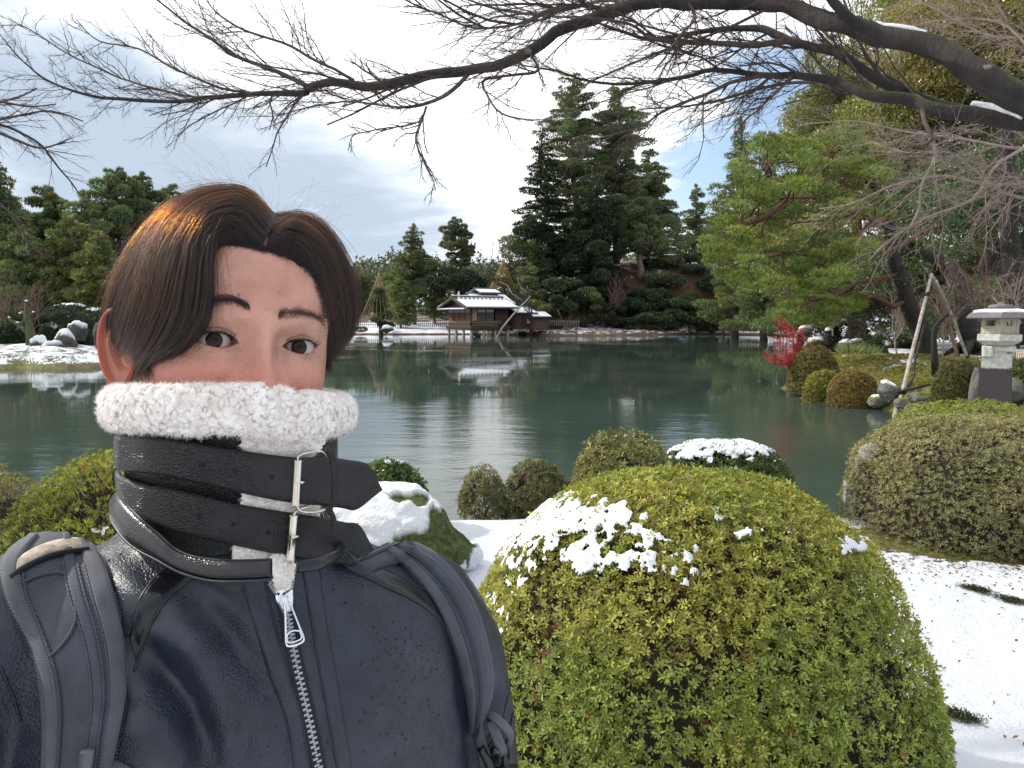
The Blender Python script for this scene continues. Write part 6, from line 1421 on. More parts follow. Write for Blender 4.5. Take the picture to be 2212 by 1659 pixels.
RG = [[(646, 572, .596), (660, 566, .598), (678, 592, .606), (692, 635, .618), (700, 680, .632), (706, 725, .644), (712, 772, .654)],
      [(610, 553, .588), (632, 530, .588), (662, 548, .596), (686, 595, .608), (700, 650, .624), (710, 705, .640), (716, 748, .650), (718, 782, .656)],
      [(578, 542, .582), (600, 505, .582), (640, 502, .588), (676, 540, .602), (702, 600, .620), (718, 665, .637), (726, 722, .650), (726, 764, .660)],
      [(584, 515, .586), (612, 480, .588), (656, 484, .598), (696, 525, .616), (722, 585, .634), (738, 655, .650), (742, 715, .661), (736, 752, .667)],
      [(590, 490, .596), (624, 464, .602), (672, 474, .616), (716, 520, .636), (745, 582, .652), (762, 650, .666), (762, 708, .674), (750, 742, .678)],
      [(593, 474, .612), (634, 458, .622), (690, 476, .642), (734, 526, .660), (763, 586, .674), (780, 650, .686), (777, 702, .690), (762, 728, .692)],
      [(592, 464, .640), (636, 458, .655), (694, 482, .675), (738, 532, .692), (766, 592, .704), (780, 652, .712), (776, 700, .714), (762, 722, .714)],
      [(575, 460, .700), (630, 466, .715), (685, 495, .735), (725, 545, .750), (750, 600, .755), (762, 650, .758), (760, 700, .758), (752, 735, .756)]]
def hair():
    hr = thing_part = None
    allS = []; allR = []; K = 16
    for gi, (GL_, N, ncl, bw) in enumerate(((LG, 11500, 260, .004), (RG, 8500, 190, .004))):
        G_ = np.stack([resample(L, 9) for L in GL_]); ng = len(GL_)
        cs = rng.uniform(-.1, ng - .9, ncl); ci = rng.integers(0, ncl, N); sw = rng.normal(0, .22, N)
        tend = (.80 + .13 * ((np.sin(ci * 78.233) * 43758.5453) % 1.0) + rng.uniform(-.05, .06, N)) * np.where(rng.random(N) < .15, rng.uniform(.6, .95, N), 1); t0 = np.where(rng.random(N) < .35, rng.uniform(0, .25, N), 0)
        lay = rng.random(N) ** .8                     # 0 outer, 1 inner layer
        ct = rng.uniform(.5, 1, ncl); tt = np.linspace(0, 1, K)[None] * (tend - t0)[:, None] + t0[:, None]
        s = cs[ci][:, None] + sw[:, None] * (1 - .90 * ct[ci][:, None] * np.clip(tt * 1.25 - .1, 0, 1))
        s = s + .13 * np.sin(tt * 4.2 + (ci % 23)[:, None] * 1.7) * np.sin(tt * 3.0) + .05 * np.sin(tt * 7 + ci[:, None] * 1.7) + .03 * np.sin(tt * 13 + rng.uniform(0, 6, (N, 1)))
        p = cat_interp(G_, np.clip(s, 0, ng - 1), tt)
        inward = nrm(HC + np.array([0, .02, .0]) - p); rise = np.sin(np.clip(tt, 0, 1) * math.pi) ** .5
        clump_h = (np.sin(ci * 12.9898) * 43758.5453) % 1.0
        p = p + inward * (lay[:, None] * .009 * rise + .0115 * ((np.sin(ci * 12.9898) * 43758.5453) % 1.0)[:, None] * rise)[..., None]
        p = p + rng.normal(0, .0005, (N, 1, 3)) + (rng.normal(0, .0019, (N, 1, 3)) * tt[..., None] ** 4)
        fly = rng.random(N) < .055; off = rng.normal(0, .006, (N, 1, 3)) * (np.sin(tt * 2.6)[..., None]) * fly[:, None, None]; p = p + off - inward * (fly[:, None] * rng.uniform(.001, .007, (N, 1)) * rise)[..., None]
        allS.append(p); allR.append(np.where(fly, .00007, .00019)[:, None] * np.linspace(1.1, .45, K)[None])
        # dark inner sheet so that no daylight shows through
        mb = MB(); S_, T_ = np.meshgrid(np.linspace(0, ng - 1, 46), np.linspace(0.02, .80, 46), indexing='ij'); q = cat_interp(G_, S_, T_); inn = nrm(HC - q)
        q = q + inn * (.0095 * np.clip(np.sin(T_ * math.pi), 0, 1) ** .4 + .0035)[..., None]; mb.add(q.reshape(-1, 3), None, grid_q(46, 46)); sheets.append(mb)
        M_ = 200; s2 = rng.uniform(0, ng - 1.4, M_); a0 = rng.uniform(0, .3, M_); a1 = rng.uniform(.6, .97, M_); t2 = np.linspace(0, 1, K)[None] * (a1 - a0)[:, None] + a0[:, None]; sw2 = rng.normal(0, .35, M_)
        q2 = cat_interp(G_, np.clip(s2[:, None] + sw2[:, None] * t2 + .13 * np.sin(t2 * 4.2 + s2[:, None] * 3), 0, ng - 1), t2); in2 = nrm(HC - q2); lightS.append(q2 - in2 * (.0012 * np.sin(t2 * 3.1) + rng.uniform(-.003, .0022, (M_, 1)))[..., None] + rng.normal(0, .0022, (M_, 1, 3)) * (t2 ** 3)[..., None])
    # stray hairs standing off the crown
    n = 120; a = rng.uniform(0, 1, n); S = []
    for i in range(n):
        u0 = rng.uniform(380, 720); v0 = np.interp(u0, [380, 432, 500, 566, 600, 656, 720], [430, 412, 408, 440, 455, 466, 512]); b = P(u0, v0 + 12, .64 + rng.uniform(-.02, .03)); side = 1 if u0 > 585 else -1
        L = .010 + .045 * rng.random() ** 2.2; bend = rng.uniform(.2, 1.6); tt = np.linspace(0, 1, K)
        ang = math.pi / 2 - side * (rng.uniform(-.2, .8) + bend * tt); st = np.stack([np.cos(ang), 0 * tt + rng.normal(0, .2), np.sin(ang)], 1) * L / K; S.append(b + np.cumsum(st, 0))
    allS.append(np.array(S)); allR.append(np.full((n, K), .00005))
    # locks hanging over the temple and ear
    S = np.concatenate(allS); R_ = np.concatenate(allR)
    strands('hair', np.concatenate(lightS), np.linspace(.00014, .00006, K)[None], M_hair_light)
    o = strands('hair', S, R_, M_hair); return o
sheets = []; lightS = []
HAIR = hair()
m_ = MB()
for s_ in sheets:
    for v_, q_, c_ in zip(s_.v, s_.q, s_.c): m_.add(v_, None, q_, c_)
m_.build('hair_underlayer', plain('dark_hair_mass', (.012, .007, .006), .8, ns=300, bd=.001), man)
# short hairs along the hairline and in front of the ear
def short_hairs():
    S = []
    line = [(449, 542), (485, 531), (534, 535), (574, 547), (635, 564), (676, 600), (694, 655), (702, 700), (708, 745)]
    for i in range(1500):
        x = rng.uniform(0, len(line) - 1.001); j = int(x); f = x - j; u = line[j][0] * (1 - f) + line[j + 1][0] * f; v = line[j][1] * (1 - f) + line[j + 1][1] * f
        u += rng.normal(0, 3.0); v += rng.normal(0, 3.2) - 2; c, n = hit(HB, u, v)
        if n @ nrm(np.array([0, 0, CAM_Z]) - c) < .3 or u > 700: continue
        d = nrm(np.array([(.35 if u > 585 else -.35) + rng.normal(0, .3), .3, .9 - max(0, (u - 640) / 60)]) + n * .35); L = rng.uniform(.004, .009); t = np.linspace(0, 1, 5)[:, None]; S.append(c + d * L * t + n * (.0006 + .001 * t))
    for i in range(420):                                # side lock before the ear
        u = rng.uniform(292, 330); v = rng.uniform(758, 800); c, n = hit(HB, u, v); d = nrm(np.array([rng.normal(.1, .2), -.2, -1.0])); t = np.linspace(0, 1, 5)[:, None]; S.append(c + d * rng.uniform(.006, .014) * t + n * (.001 + .0015 * np.sin(t * 3)))
    strands('short_hair', np.array(S), np.linspace(.00011, .00004, 5)[None], M_brow)
short_hairs()
def brows():
    for L, th_, n, name in (([(452, 655), (468, 650), (488, 648), (508, 651), (526, 658), (541, 668)], [12, 15, 15, 13, 11, 8], 640, 'eyebrow'), ([(600, 684), (616, 681), (640, 677), (662, 679), (680, 684), (695, 690)], [8, 13, 14, 11, 7, 4], 600, 'eyebrow')):
        S = []
        left = L[0][0] < 560
        for i in range(n):
            x = rng.uniform(0, len(L) - 1.001); j = int(x); f = x - j; u = L[j][0] * (1 - f) + L[j + 1][0] * f; w = th_[j] * (1 - f) + th_[j + 1] * f; off = np.clip(rng.normal(0, .5), -.85, .85) * w
            v = L[j][1] * (1 - f) + L[j + 1][1] * f + off; pos = x / (len(L) - 1); pos = 1 - pos if left else pos       # 0 at the nose end, 1 at the tail
            sgn = -1 if left else 1; c, nn = hit(HB, u, v)
            if nn @ nrm(np.array([0, 0, CAM_Z]) - c) < .25: continue
            d = np.array([sgn * (.35 + .9 * pos), 0, .95 * (1 - pos * 1.25) + off / w * -.55 * -1 * (-1 if off > 0 else 1) * 0 + (.5 if off > 0 else -.35)]) + rng.normal(0, .13, 3); d = d - nn * (d @ nn); d = nrm(d)
            t = np.linspace(0, 1, 6)[:, None]; Lh = rng.uniform(.0040, .0075); S.append(c + d * Lh * t + nn * (.0004 + .0011 * np.sin(t * 2.6)) + np.array([sgn * .0012, 0, -.0006]) * t ** 2)
        strands(name, np.array(S), np.linspace(.000052, .00002, 6)[None], M_brow)
    for s in (-1, 1):
        S = []
        for i in range(120):
            u = rng.uniform(-.0130, .0128); up, lo = lid_edges(np.array([u])); top = i % 12 != 0; z = (up if top else lo)[0]; x = s * (EX + u)
            y = EYY - math.sqrt(max((ER + .0012) ** 2 - u * u - z * z, 0)); b = np.array([x, y, z]); t = np.linspace(0, 1, 6)[:, None]
            if top: d = np.array([s * (u / .0148 * .8 + .15), -.75, -.25]); Lh = rng.uniform(.0035, .0062); curl = np.array([0, -.1, 1.0]) * Lh * .75
            else: d = np.array([s * u / .0148 * .6, -.7, -.6]); Lh = rng.uniform(.0015, .0028); curl = np.array([0, 0, -.1]) * Lh
            S.append(hw(b + nrm(d + rng.normal(0, .13, 3)) * Lh * t + curl * t ** 2))
        # dense dark root line of the upper lashes
        for i in range(340):
            u = rng.uniform(-.0145, .0152); up, lo = lid_edges(np.array([u])); z = up[0]; x = s * (EX + u); y = EYY - math.sqrt(max((ER + .0010) ** 2 - u * u - z * z, 0)); t = np.linspace(0, 1, 6)[:, None]
            S.append(hw(np.array([x, y, z]) + np.array([s * .0018, -.0004, .0001]) * (t - .3) + rng.normal(0, .00012, 3)))
        strands('eyelash', np.array(S), np.linspace(.000095, .00003, 6)[None], M_brow)
brows()

# ---- the jacket: torso and sleeves grown together, then wrinkled
BC = np.array([-.236, .650]); ZN = 1.966; YB = math.radians(27); RB = np.array(Matrix.Rotation(YB, 3, 'Z'))
def bw(L, F, zd):
    """body space (lateral to the picture's right, forward = towards camera, down) to world"""
    L, F, zd = np.broadcast_arrays(np.asarray(L, float), np.asarray(F, float), np.asarray(zd, float))
    q = np.stack([L, -F, 0 * L], -1) @ RB.T; q[..., 0] += BC[0]; q[..., 1] += BC[1]; q[..., 2] = ZN - zd - np.where(L > 0, .13, .06) * L; return q
def torso():
    mb = MB(); tab = np.array([(-.004, .080, .082), (.012, .108, .096), (.028, .136, .104), (.048, .160, .112), (.075, .178, .122), (.11, .188, .132), (.16, .192, .142), (.25, .196, .150), (.40, .200, .152), (.62, .195, .150), (.64, .15, .11)])
    zs = np.interp(np.linspace(0, 10, 60), np.arange(11), tab[:, 0]); w = np.interp(zs, tab[:, 0], tab[:, 1]); d = np.interp(zs, tab[:, 0], tab[:, 2]); th = np.arange(72) * 2 * math.pi / 72
    r = sup(th[None], w[:, None], d[:, None], 2.35); pts = bw(r * np.sin(th), r * np.cos(th), zs[:, None] + 0 * r); n = 72
    mb.add(pts.reshape(-1, 3), None, grid_q(60, 72, True)[:, ::-1]); i0 = mb.n; mb.add([pts[0].mean(0), pts[-1].mean(0)]); mb.t.append(np.array([[i0, j, (j + 1) % n] for j in range(n)])); mb.t.append(np.array([[i0 + 1, 59 * n + (j + 1) % n, 59 * n + j] for j in range(n)]))
    def sleeve(L, rr):
        p = np.array([bw(*q) for q in L]); t = np.linspace(0, len(L) - 1, 24); q = np.stack([np.interp(t, np.arange(len(L)), p[:, i]) for i in range(3)], 1); tube(mb, q, np.interp(t, np.arange(len(L)), rr), 28)
    sleeve([(.10, -.01, .075), (.165, -.01, .082), (.193, -.005, .13), (.206, -.005, .22), (.216, .0, .34), (.222, .01, .50)], [.052, .060, .061, .062, .062, .060])
    sleeve([(-.10, -.01, .070), (-.165, .0, .075), (-.215, .03, .11), (-.27, .08, .18), (-.33, .15, .26)], [.055, .070, .068, .062, .058])
    sleeve([(-.33, .15, .26), (-.34, .22, .20), (-.30, .34, .10)], [.058, .052, .044])
    me = mb.mesh('jacket_base'); o = bpy.data.objects.new('jacket_base', me); COL.objects.link(o)
    md = o.modifiers.new('r', 'REMESH'); md.mode = 'VOXEL'; md.voxel_size = .0042; ms = o.modifiers.new('s', 'SMOOTH'); ms.factor = .6; ms.iterations = 22
    dg = bpy.context.evaluated_depsgraph_get(); ev = o.evaluated_get(dg); m2 = bpy.data.meshes.new_from_object(ev); bpy.data.objects.remove(o)
    m2.name = 'jacket'; v = np.empty(len(m2.vertices) * 3, np.float32); m2.vertices.foreach_get('co', v); v = v.reshape(-1, 3).astype(float)
    nn = np.empty(len(v) * 3, np.float32); m2.vertices.foreach_get('normal', nn); nn = nn.reshape(-1, 3).astype(float)
    # folds: lines in the picture's frame laid on the leather
    T0 = BVHTree.FromPolygons([Vector(x) for x in v.tolist()], [list(p.vertices) for p in m2.polygons])
    D = np.zeros(len(v))
    def fold(L, h, w):
        p = np.array([hit(T0, *q)[0] for q in L]); t = np.linspace(0, len(L) - 1, 30); p = np.stack([np.interp(t, np.arange(len(L)), p[:, i]) for i in range(3)], 1); hh = np.sin(np.linspace(.12, math.pi - .12, 30)) ** .7
        d2 = ((v[:, None] - p[None]) ** 2).sum(-1); k = d2.argmin(1); return 1.9 * h * hh[k] * np.exp(-d2[np.arange(len(v)), k] / (w * w))
    D += fold([(300, 1400), (360, 1450), (410, 1520), (440, 1600), (455, 1680)], -.013, .013); D += fold([(330, 1340), (420, 1410), (485, 1500), (520, 1600)], .009, .022)
    D += fold([(420, 1290), (500, 1370), (560, 1470), (590, 1580)], -.006, .012); D += fold([(300, 1500), (340, 1580), (370, 1680)], .010, .028); D += fold([(455, 1275), (520, 1330), (570, 1420)], .004, .012)
    D += fold([(470, 1420), (520, 1520), (545, 1640)], -.007, .012); D += fold([(500, 1440), (560, 1560), (585, 1680)], .005, .014)
    D += fold([(800, 1250), (900, 1330), (960, 1450)], .003, .03); D += fold([(760, 1300), (770, 1450), (780, 1650)], .004, .05)
    D += fold([(270, 1180), (310, 1230), (370, 1260)], -.003, .012); D += fold([(265, 1220), (300, 1290), (350, 1320)], .005, .016); D += fold([(1095, 1480), (1060, 1560), (1040, 1600)], .005, .010); D += fold([(1110, 1520), (1080, 1600), (1060, 1650)], -.004, .008)
    D += .010 * (fbm(v * 6.5 + 3, 2) - .5) + .0050 * (fbm(v * 16, 3) - .5) + .0014 * (fbm(v * 45, 3) - .5)
    v = v + nn * D[:, None]; m2.vertices.foreach_set('co', v.astype(np.float32).ravel()); m2.polygons.foreach_set('use_smooth', [True] * len(m2.polygons)); m2.update()
    m2.materials.clear(); m2.materials.append(M_leather); return link('jacket', m2, man)
def f_leather(h, col=(.016, .021, .034), rough=.31, grain=.75, sc=1.0):
    o = h.obj(); w = h.nd('ShaderNodeVectorMath', operation='ADD'); dn = h.nd('ShaderNodeTexNoise'); h.put(dn.inputs['Vector'], o); dn.inputs['Scale'].default_value = 60
    sc_ = h.nd('ShaderNodeVectorMath', operation='SCALE'); h.put(sc_.inputs[0], dn.outputs['Color']); sc_.inputs['Scale'].default_value = .006; h.put(w.inputs[0], o); h.put(w.inputs[1], sc_.outputs[0])
    v1 = h.voro(330 * sc, w.outputs[0], 'DISTANCE_TO_EDGE'); v2 = h.voro(900 * sc, w.outputs[0], 'DISTANCE_TO_EDGE'); n = h.noise(14, 4, .6, o); area = h.rng(n, .36, .62)
    e1 = h.rng(v1, 0, .22); e2 = h.rng(v2, 0, .25)
    hh = h.m('ADD', h.m('MULTIPLY', h.m('MULTIPLY', e1, area), .75), h.m('ADD', h.m('MULTIPLY', e2, .12), h.m('MULTIPLY', h.noise(1200, 2, .5, o), .02)))
    c = h.mix(h.rng(h.noise(30, 4, .6, o), .3, .7), tuple(x * .75 for x in col), tuple(x * 1.35 for x in col))
    h.pr(c, h.m('ADD', rough, h.m('MULTIPLY', h.m('SUBTRACT', n, .5), .18)), h.bump(hh, .0007 * grain, .95), Specular_IOR_Level=.45)
M_leather = mat('leather', f_leather); M_leather_blk = mat('collar_leather', f_leather, col=(.006, .006, .007), rough=.26, grain=1.3, sc=1.15); M_leather_shine = mat('shiny_leather', f_leather, col=(.008, .009, .012), rough=.22, grain=.25)
jacket = torso(); TB = bvh_of(jacket)

def spline(p, n):
    p = np.asarray(p, float); m = len(p); t = np.linspace(0, m - 1, n); i = np.minimum(t.astype(int), m - 2); f = (t - i)[:, None]
    g = lambda k: p[np.clip(i + k, 0, m - 1)]
    return g(-1) * (-.5 * f + f**2 - .5 * f**3) + g(0) * (1 - 2.5 * f**2 + 1.5 * f**3) + g(1) * (.5 * f + 2 * f**2 - 1.5 * f**3) + g(2) * (-.5 * f**2 + .5 * f**3)
def strip3(name, A, B, thick, m, parent, nl=60, nw=12, bulge=.0, N=None, curl=.0):
    """solid band between two 3D edges; thick outward along N (per row or computed)"""
    A = spline(A, nl); B = spline(B, nl); w = np.linspace(0, 1, nw)[None, :, None]; mid = A[:, None] * (1 - w) + B[:, None] * w
    t = nrm(np.gradient((A + B) / 2, axis=0)); s = nrm(B - A + 1e-9); nn = nrm(np.cross(t, s)); view = nrm(np.array([0, 0, CAM_Z]) - (A + B) / 2); nn = np.where((nn * view).sum(-1, keepdims=True) < 0, -nn, nn)
    if N is not None: nn = nrm(N)
    e = (1 - np.abs(w[..., 0] * 2 - 1) ** 12); prof = thick * (.35 + .65 * e) + bulge * np.sin(w[..., 0] * math.pi)
    top = mid + nn[:, None] * prof[..., None]; bot = mid - nn[:, None] * (thick * .1)
    mb = MB(); mb.add(top.reshape(-1, 3), None, grid_q(nl, nw)); mb.add(bot.reshape(-1, 3), None, grid_q(nl, nw)[:, ::-1]); o = nl * nw
    i = np.arange(nl - 1); mb.q.append(np.stack([i * nw, (i + 1) * nw, o + (i + 1) * nw, o + i * nw], 1)); mb.q.append(np.stack([o + i * nw + nw - 1, o + (i + 1) * nw + nw - 1, (i + 1) * nw + nw - 1, i * nw + nw - 1], 1))
    j = np.arange(nw - 1); mb.q.append(np.stack([j + 1, j, o + j, o + j + 1], 1)); k = (nl - 1) * nw; mb.q.append(np.stack([k + j, k + j + 1, o + k + j + 1, o + k + j], 1))
    return mb.build(name, m, parent) if name else mb
def on(B, L, off=0.0, n=None):
    """points of a picture-frame polyline laid on surface B, lifted by off"""
    L = np.asarray(L, float)
    if n: L = spline(L[:, :2], n)
    r = [hit(B, q[0], q[1]) for q in L]; p = np.array([a for a, b in r]); nn = np.array([b for a, b in r])
    return p + nn * off, nn
def laid_strip(name, LA, LB, thick, m, parent, nl=50, nw=12, bulge=0.0, off=.001, B=None):
    """band whose every point lies on the jacket; edges given in the picture frame"""
    A = spline(np.array(LA, float), nl); Bq = spline(np.array(LB, float), nl); w = np.linspace(0, 1, nw); pts = np.zeros((nl, nw, 3)); nr = np.zeros((nl, nw, 3))
    for i in range(nl):
        for j in range(nw): q = A[i] * (1 - w[j]) + Bq[i] * w[j]; pts[i, j], nr[i, j] = hit(B or TB, q[0], q[1])
    for _ in range(6):
        nr[1:-1] = (nr[1:-1] * 2 + nr[:-2] + nr[2:]) / 4; nr[:, 1:-1] = (nr[:, 1:-1] * 2 + nr[:, :-2] + nr[:, 2:]) / 4
        if bulge > 0 or thick > .003: pts[1:-1, :] = (pts[1:-1, :] * 2 + pts[:-2, :] + pts[2:, :]) / 4
    nr = nrm(nr); e = 1 - np.abs(w * 2 - 1) ** 8; prof = off + thick * (.15 + .85 * e) + bulge * np.sin(w * math.pi); top = pts + nr * prof[None, :, None]; bot = pts - nr * .002
    mb = MB(); g = grid_q(nl, nw); mb.add(top.reshape(-1, 3), None, g); mb.add(bot.reshape(-1, 3), None, g[:, ::-1]); o = nl * nw; i = np.arange(nl - 1); j = np.arange(nw - 1); k = (nl - 1) * nw
    mb.q += [np.stack([i * nw, (i + 1) * nw, o + (i + 1) * nw, o + i * nw], 1), np.stack([o + i * nw + nw - 1, o + (i + 1) * nw + nw - 1, (i + 1) * nw + nw - 1, i * nw + nw - 1], 1), np.stack([j + 1, j, o + j, o + j + 1], 1), np.stack([k + j, k + j + 1, o + k + j + 1, o + k + j], 1)]
    return mb.build(name, m, parent)
def piping(L, r, m, parent, off=.0005, name='seam', n=50, B=None, mb=None):
    p, nn = on(B or TB, L, off, n); own = mb is None; mb = mb or MB(); p[1:-1] = (p[1:-1] * 2 + p[:-2] + p[2:]) / 4; tube(mb, p, r, 6)
    if own: return mb.build(name, m, parent)

# seams of the jacket, placket bands
M_seam = plain('seam_thread', (.012, .013, .018), .45)
laid_strip('placket', [(522, 1250), (545, 1330), (580, 1450), (620, 1560), (640, 1690)], [(572, 1250), (583, 1310), (618, 1440), (652, 1560), (672, 1690)], .0012, M_leather_blk if False else M_leather, jacket, 60, 8)
laid_strip('placket', [(656, 1235), (672, 1330), (690, 1440), (712, 1560), (735, 1690)], [(690, 1232), (702, 1330), (722, 1440), (742, 1560), (764, 1690)], .0012, M_leather, jacket, 60, 8)
for L, r in (([(522, 1250), (545, 1330), (580, 1450), (620, 1560), (640, 1690)], .0007), ([(572, 1250), (583, 1310), (618, 1440), (652, 1560), (672, 1690)], .0010), ([(656, 1235), (672, 1330), (690, 1440), (712, 1560), (735, 1690)], .0010), ([(690, 1232), (702, 1330), (722, 1440), (742, 1560), (764, 1690)], .0007),
             ([(375, 1215), (330, 1255), (295, 1310), (278, 1370)], .0011), ([(428, 1240), (370, 1285), (330, 1340), (300, 1420), (290, 1450)], .0011), ([(770, 1235), (820, 1262), (880, 1290), (940, 1330), (990, 1400)], .0010), ([(795, 1220), (850, 1240), (920, 1280), (985, 1340)], .0009),
             ([(1098, 1500), (1085, 1550), (1062, 1600), (1045, 1625)], .0010), ([(1108, 1540), (1095, 1600), (1072, 1640)], .0009), ([(0, 1440), (30, 1510), (46, 1560)], .0010)):
    piping(L, r, M_seam, jacket)
laid_strip('yoke_panel', [(375, 1215), (330, 1255), (295, 1310), (278, 1370)], [(428, 1240), (370, 1285), (330, 1340), (295, 1430)], .0008, M_leather_shine, jacket, 40, 8)
laid_strip('yoke_panel', [(770, 1235), (820, 1262), (880, 1290), (940, 1330), (990, 1400)], [(795, 1220), (850, 1240), (920, 1280), (965, 1310), (1000, 1370)], .0008, M_leather_shine, jacket, 40, 8)

# neck band, standing collar
CC = np.array([-.236, .640])
def ringpt(al, R, z): return np.stack([CC[0] + R * np.sin(al), CC[1] - R * np.cos(al) + 0 * al, z + 0 * al], -1)
def zof(v, d): return P(600, v, d)[2]
# collar body: leather tube round the neck, open slightly at the front
def collar_body():
    mb = MB(); al = np.linspace(-math.pi + .02, math.pi - .02, 120)[None]; zt = zof(925, .56); zb = zof(1215, .56); t = np.linspace(0, 1, 30)[:, None]
    R = .0850 + .003 * np.sin(t * 3.1) - .006 * t + .0015 * (fbm(np.stack([np.sin(al) * 4 + 0 * t, np.cos(al) * 4 + 0 * t, t * 6 + 0 * al], -1), 3) - .5); z = zt + (zb - zt) * t + .004 * np.sin(al * 1.0)
    x = CC[0] + R * np.sin(al); y = CC[1] - R * np.cos(al); mb.add(np.stack([x, y, z + 0 * al], -1).reshape(-1, 3), None, grid_q(30, 120)); return mb.build('collar', M_leather_blk, man)
collar = collar_body(); CB = bvh_of(collar)
def px3(L): return np.array([P(*q) for q in L])
nbA = [(262, 1060, .640), (268, 1075, .610), (296, 1108, .585), (345, 1150, .566), (385, 1186, .556), (434, 1203, .548), (505, 1209, .541), (588, 1207, .537)]
nbB = [(240, 1100, .640), (246, 1127, .608), (284, 1175, .578), (347, 1211, .556), (395, 1236, .546), (454, 1252, .538), (513, 1254, .533), (588, 1250, .530)]
strip3('neck_band', px3(nbA), px3(nbB), .0030, M_leather_shine, jacket, 70, 10, .0014)
strip3('neck_band', px3([(640, 1212, .546), (680, 1206, .558), (710, 1195, .580), (725, 1180, .61)]), px3([(640, 1238, .542), (690, 1230, .552), (725, 1214, .574), (742, 1196, .60)]), .0035, M_leather_shine, jacket, 50, 10, .0028)
for L in (nbA, nbB): tb = MB(); tube(tb, spline(px3(L), 60) + (0, -.0022, 0), .0011, 8); tb.build('piping', M_seam, jacket)

# ---- fleece
def cyl(u, v, Rr):
    r = ray(min(u, 640), v); a = np.array([r[0], r[1]]); A_ = a @ a; B_ = -2 * a @ CC; C_ = CC @ CC - Rr * Rr; D_ = B_ * B_ - 4 * A_ * C_; d = (-B_ - math.sqrt(max(D_, 0))) / (2 * A_)
    return d + max(u - 640, 0) * .00020
def wrap(L, Rr): return [(u, v, cyl(u, v, Rr) + (0 if i else .020)) for i, (u, v, d) in enumerate(L)]
def f_fleece(h):
    n = h.noise(90, 4, .6); c = h.mix(h.rng(n, .3, .7), (.74, .67, .62), (.90, .86, .83)); h.pr(c, .95, h.bump(h.noise(900, 3, .7), .0006, .6), Sheen_Weight=.2)
M_fleece = mat('fleece', f_fleece)
def tufts(mb, p, n, size, fib=None):
    """curl-shaped lumps over a surface"""
    M = len(p); a, b = frames(n); ang = rng.uniform(0, 6.28, M); d = nrm(a * np.cos(ang)[:, None] + b * np.sin(ang)[:, None] * .8 + n * .35 + np.array([0, 0, -.25])); s = nrm(np.cross(n, d)); u = np.cross(d, s)
    nu, nv = 6, 8; th = np.linspace(.12, math.pi - .12, nu)[:, None]; ph = (np.arange(nv) * 2 * math.pi / nv)[None]; T = np.stack([np.sin(th) * np.cos(ph), np.sin(th) * np.sin(ph), np.cos(th) + 0 * ph], -1).reshape(-1, 3)
    L = size * rng.uniform(.7, 1.35, (M, 1)); W = L * rng.uniform(.52, .78, (M, 1)); tap = (1 - .30 * T[:, 2])[None, :, None]; tw = T[:, 2][None] * rng.uniform(-.9, .9, (M, 1)); bend = (T[:, 2] ** 2)[None] * rng.uniform(-.25, .25, (M, 1))
    cx, cy = T[:, 0][None] * np.cos(tw) - T[:, 1][None] * np.sin(tw), T[:, 0][None] * np.sin(tw) + T[:, 1][None] * np.cos(tw)
    v = p[:, None] + s[:, None] * (W * (cx * tap[..., 0] + bend))[..., None] + u[:, None] * (W * .8 * cy * tap[..., 0])[..., None] + d[:, None] * (L * T[:, 2][None])[..., None] + n[:, None] * (L * .15)[..., None]
    q = grid_q(nu, nv, True); K = nu * nv; mb.add(v.reshape(-1, 3), None, (q[None] + (np.arange(M) * K)[:, None, None]).reshape(-1, 4))
    if fib is not None:
        k = 9; e = v[:, rng.integers(0, K, k)].reshape(-1, 3); dd = nrm(np.repeat(d, k, 0) * .7 + rng.normal(0, .55, (M * k, 3)) + np.repeat(n, k, 0) * .6); t = np.linspace(0, 1, 4)[None, :, None]; fib.append(e[:, None] + dd[:, None] * rng.uniform(.0010, .0040, (M * k, 1, 1)) * t + rng.normal(0, .0003, (M * k, 1, 3)) * t ** 2)
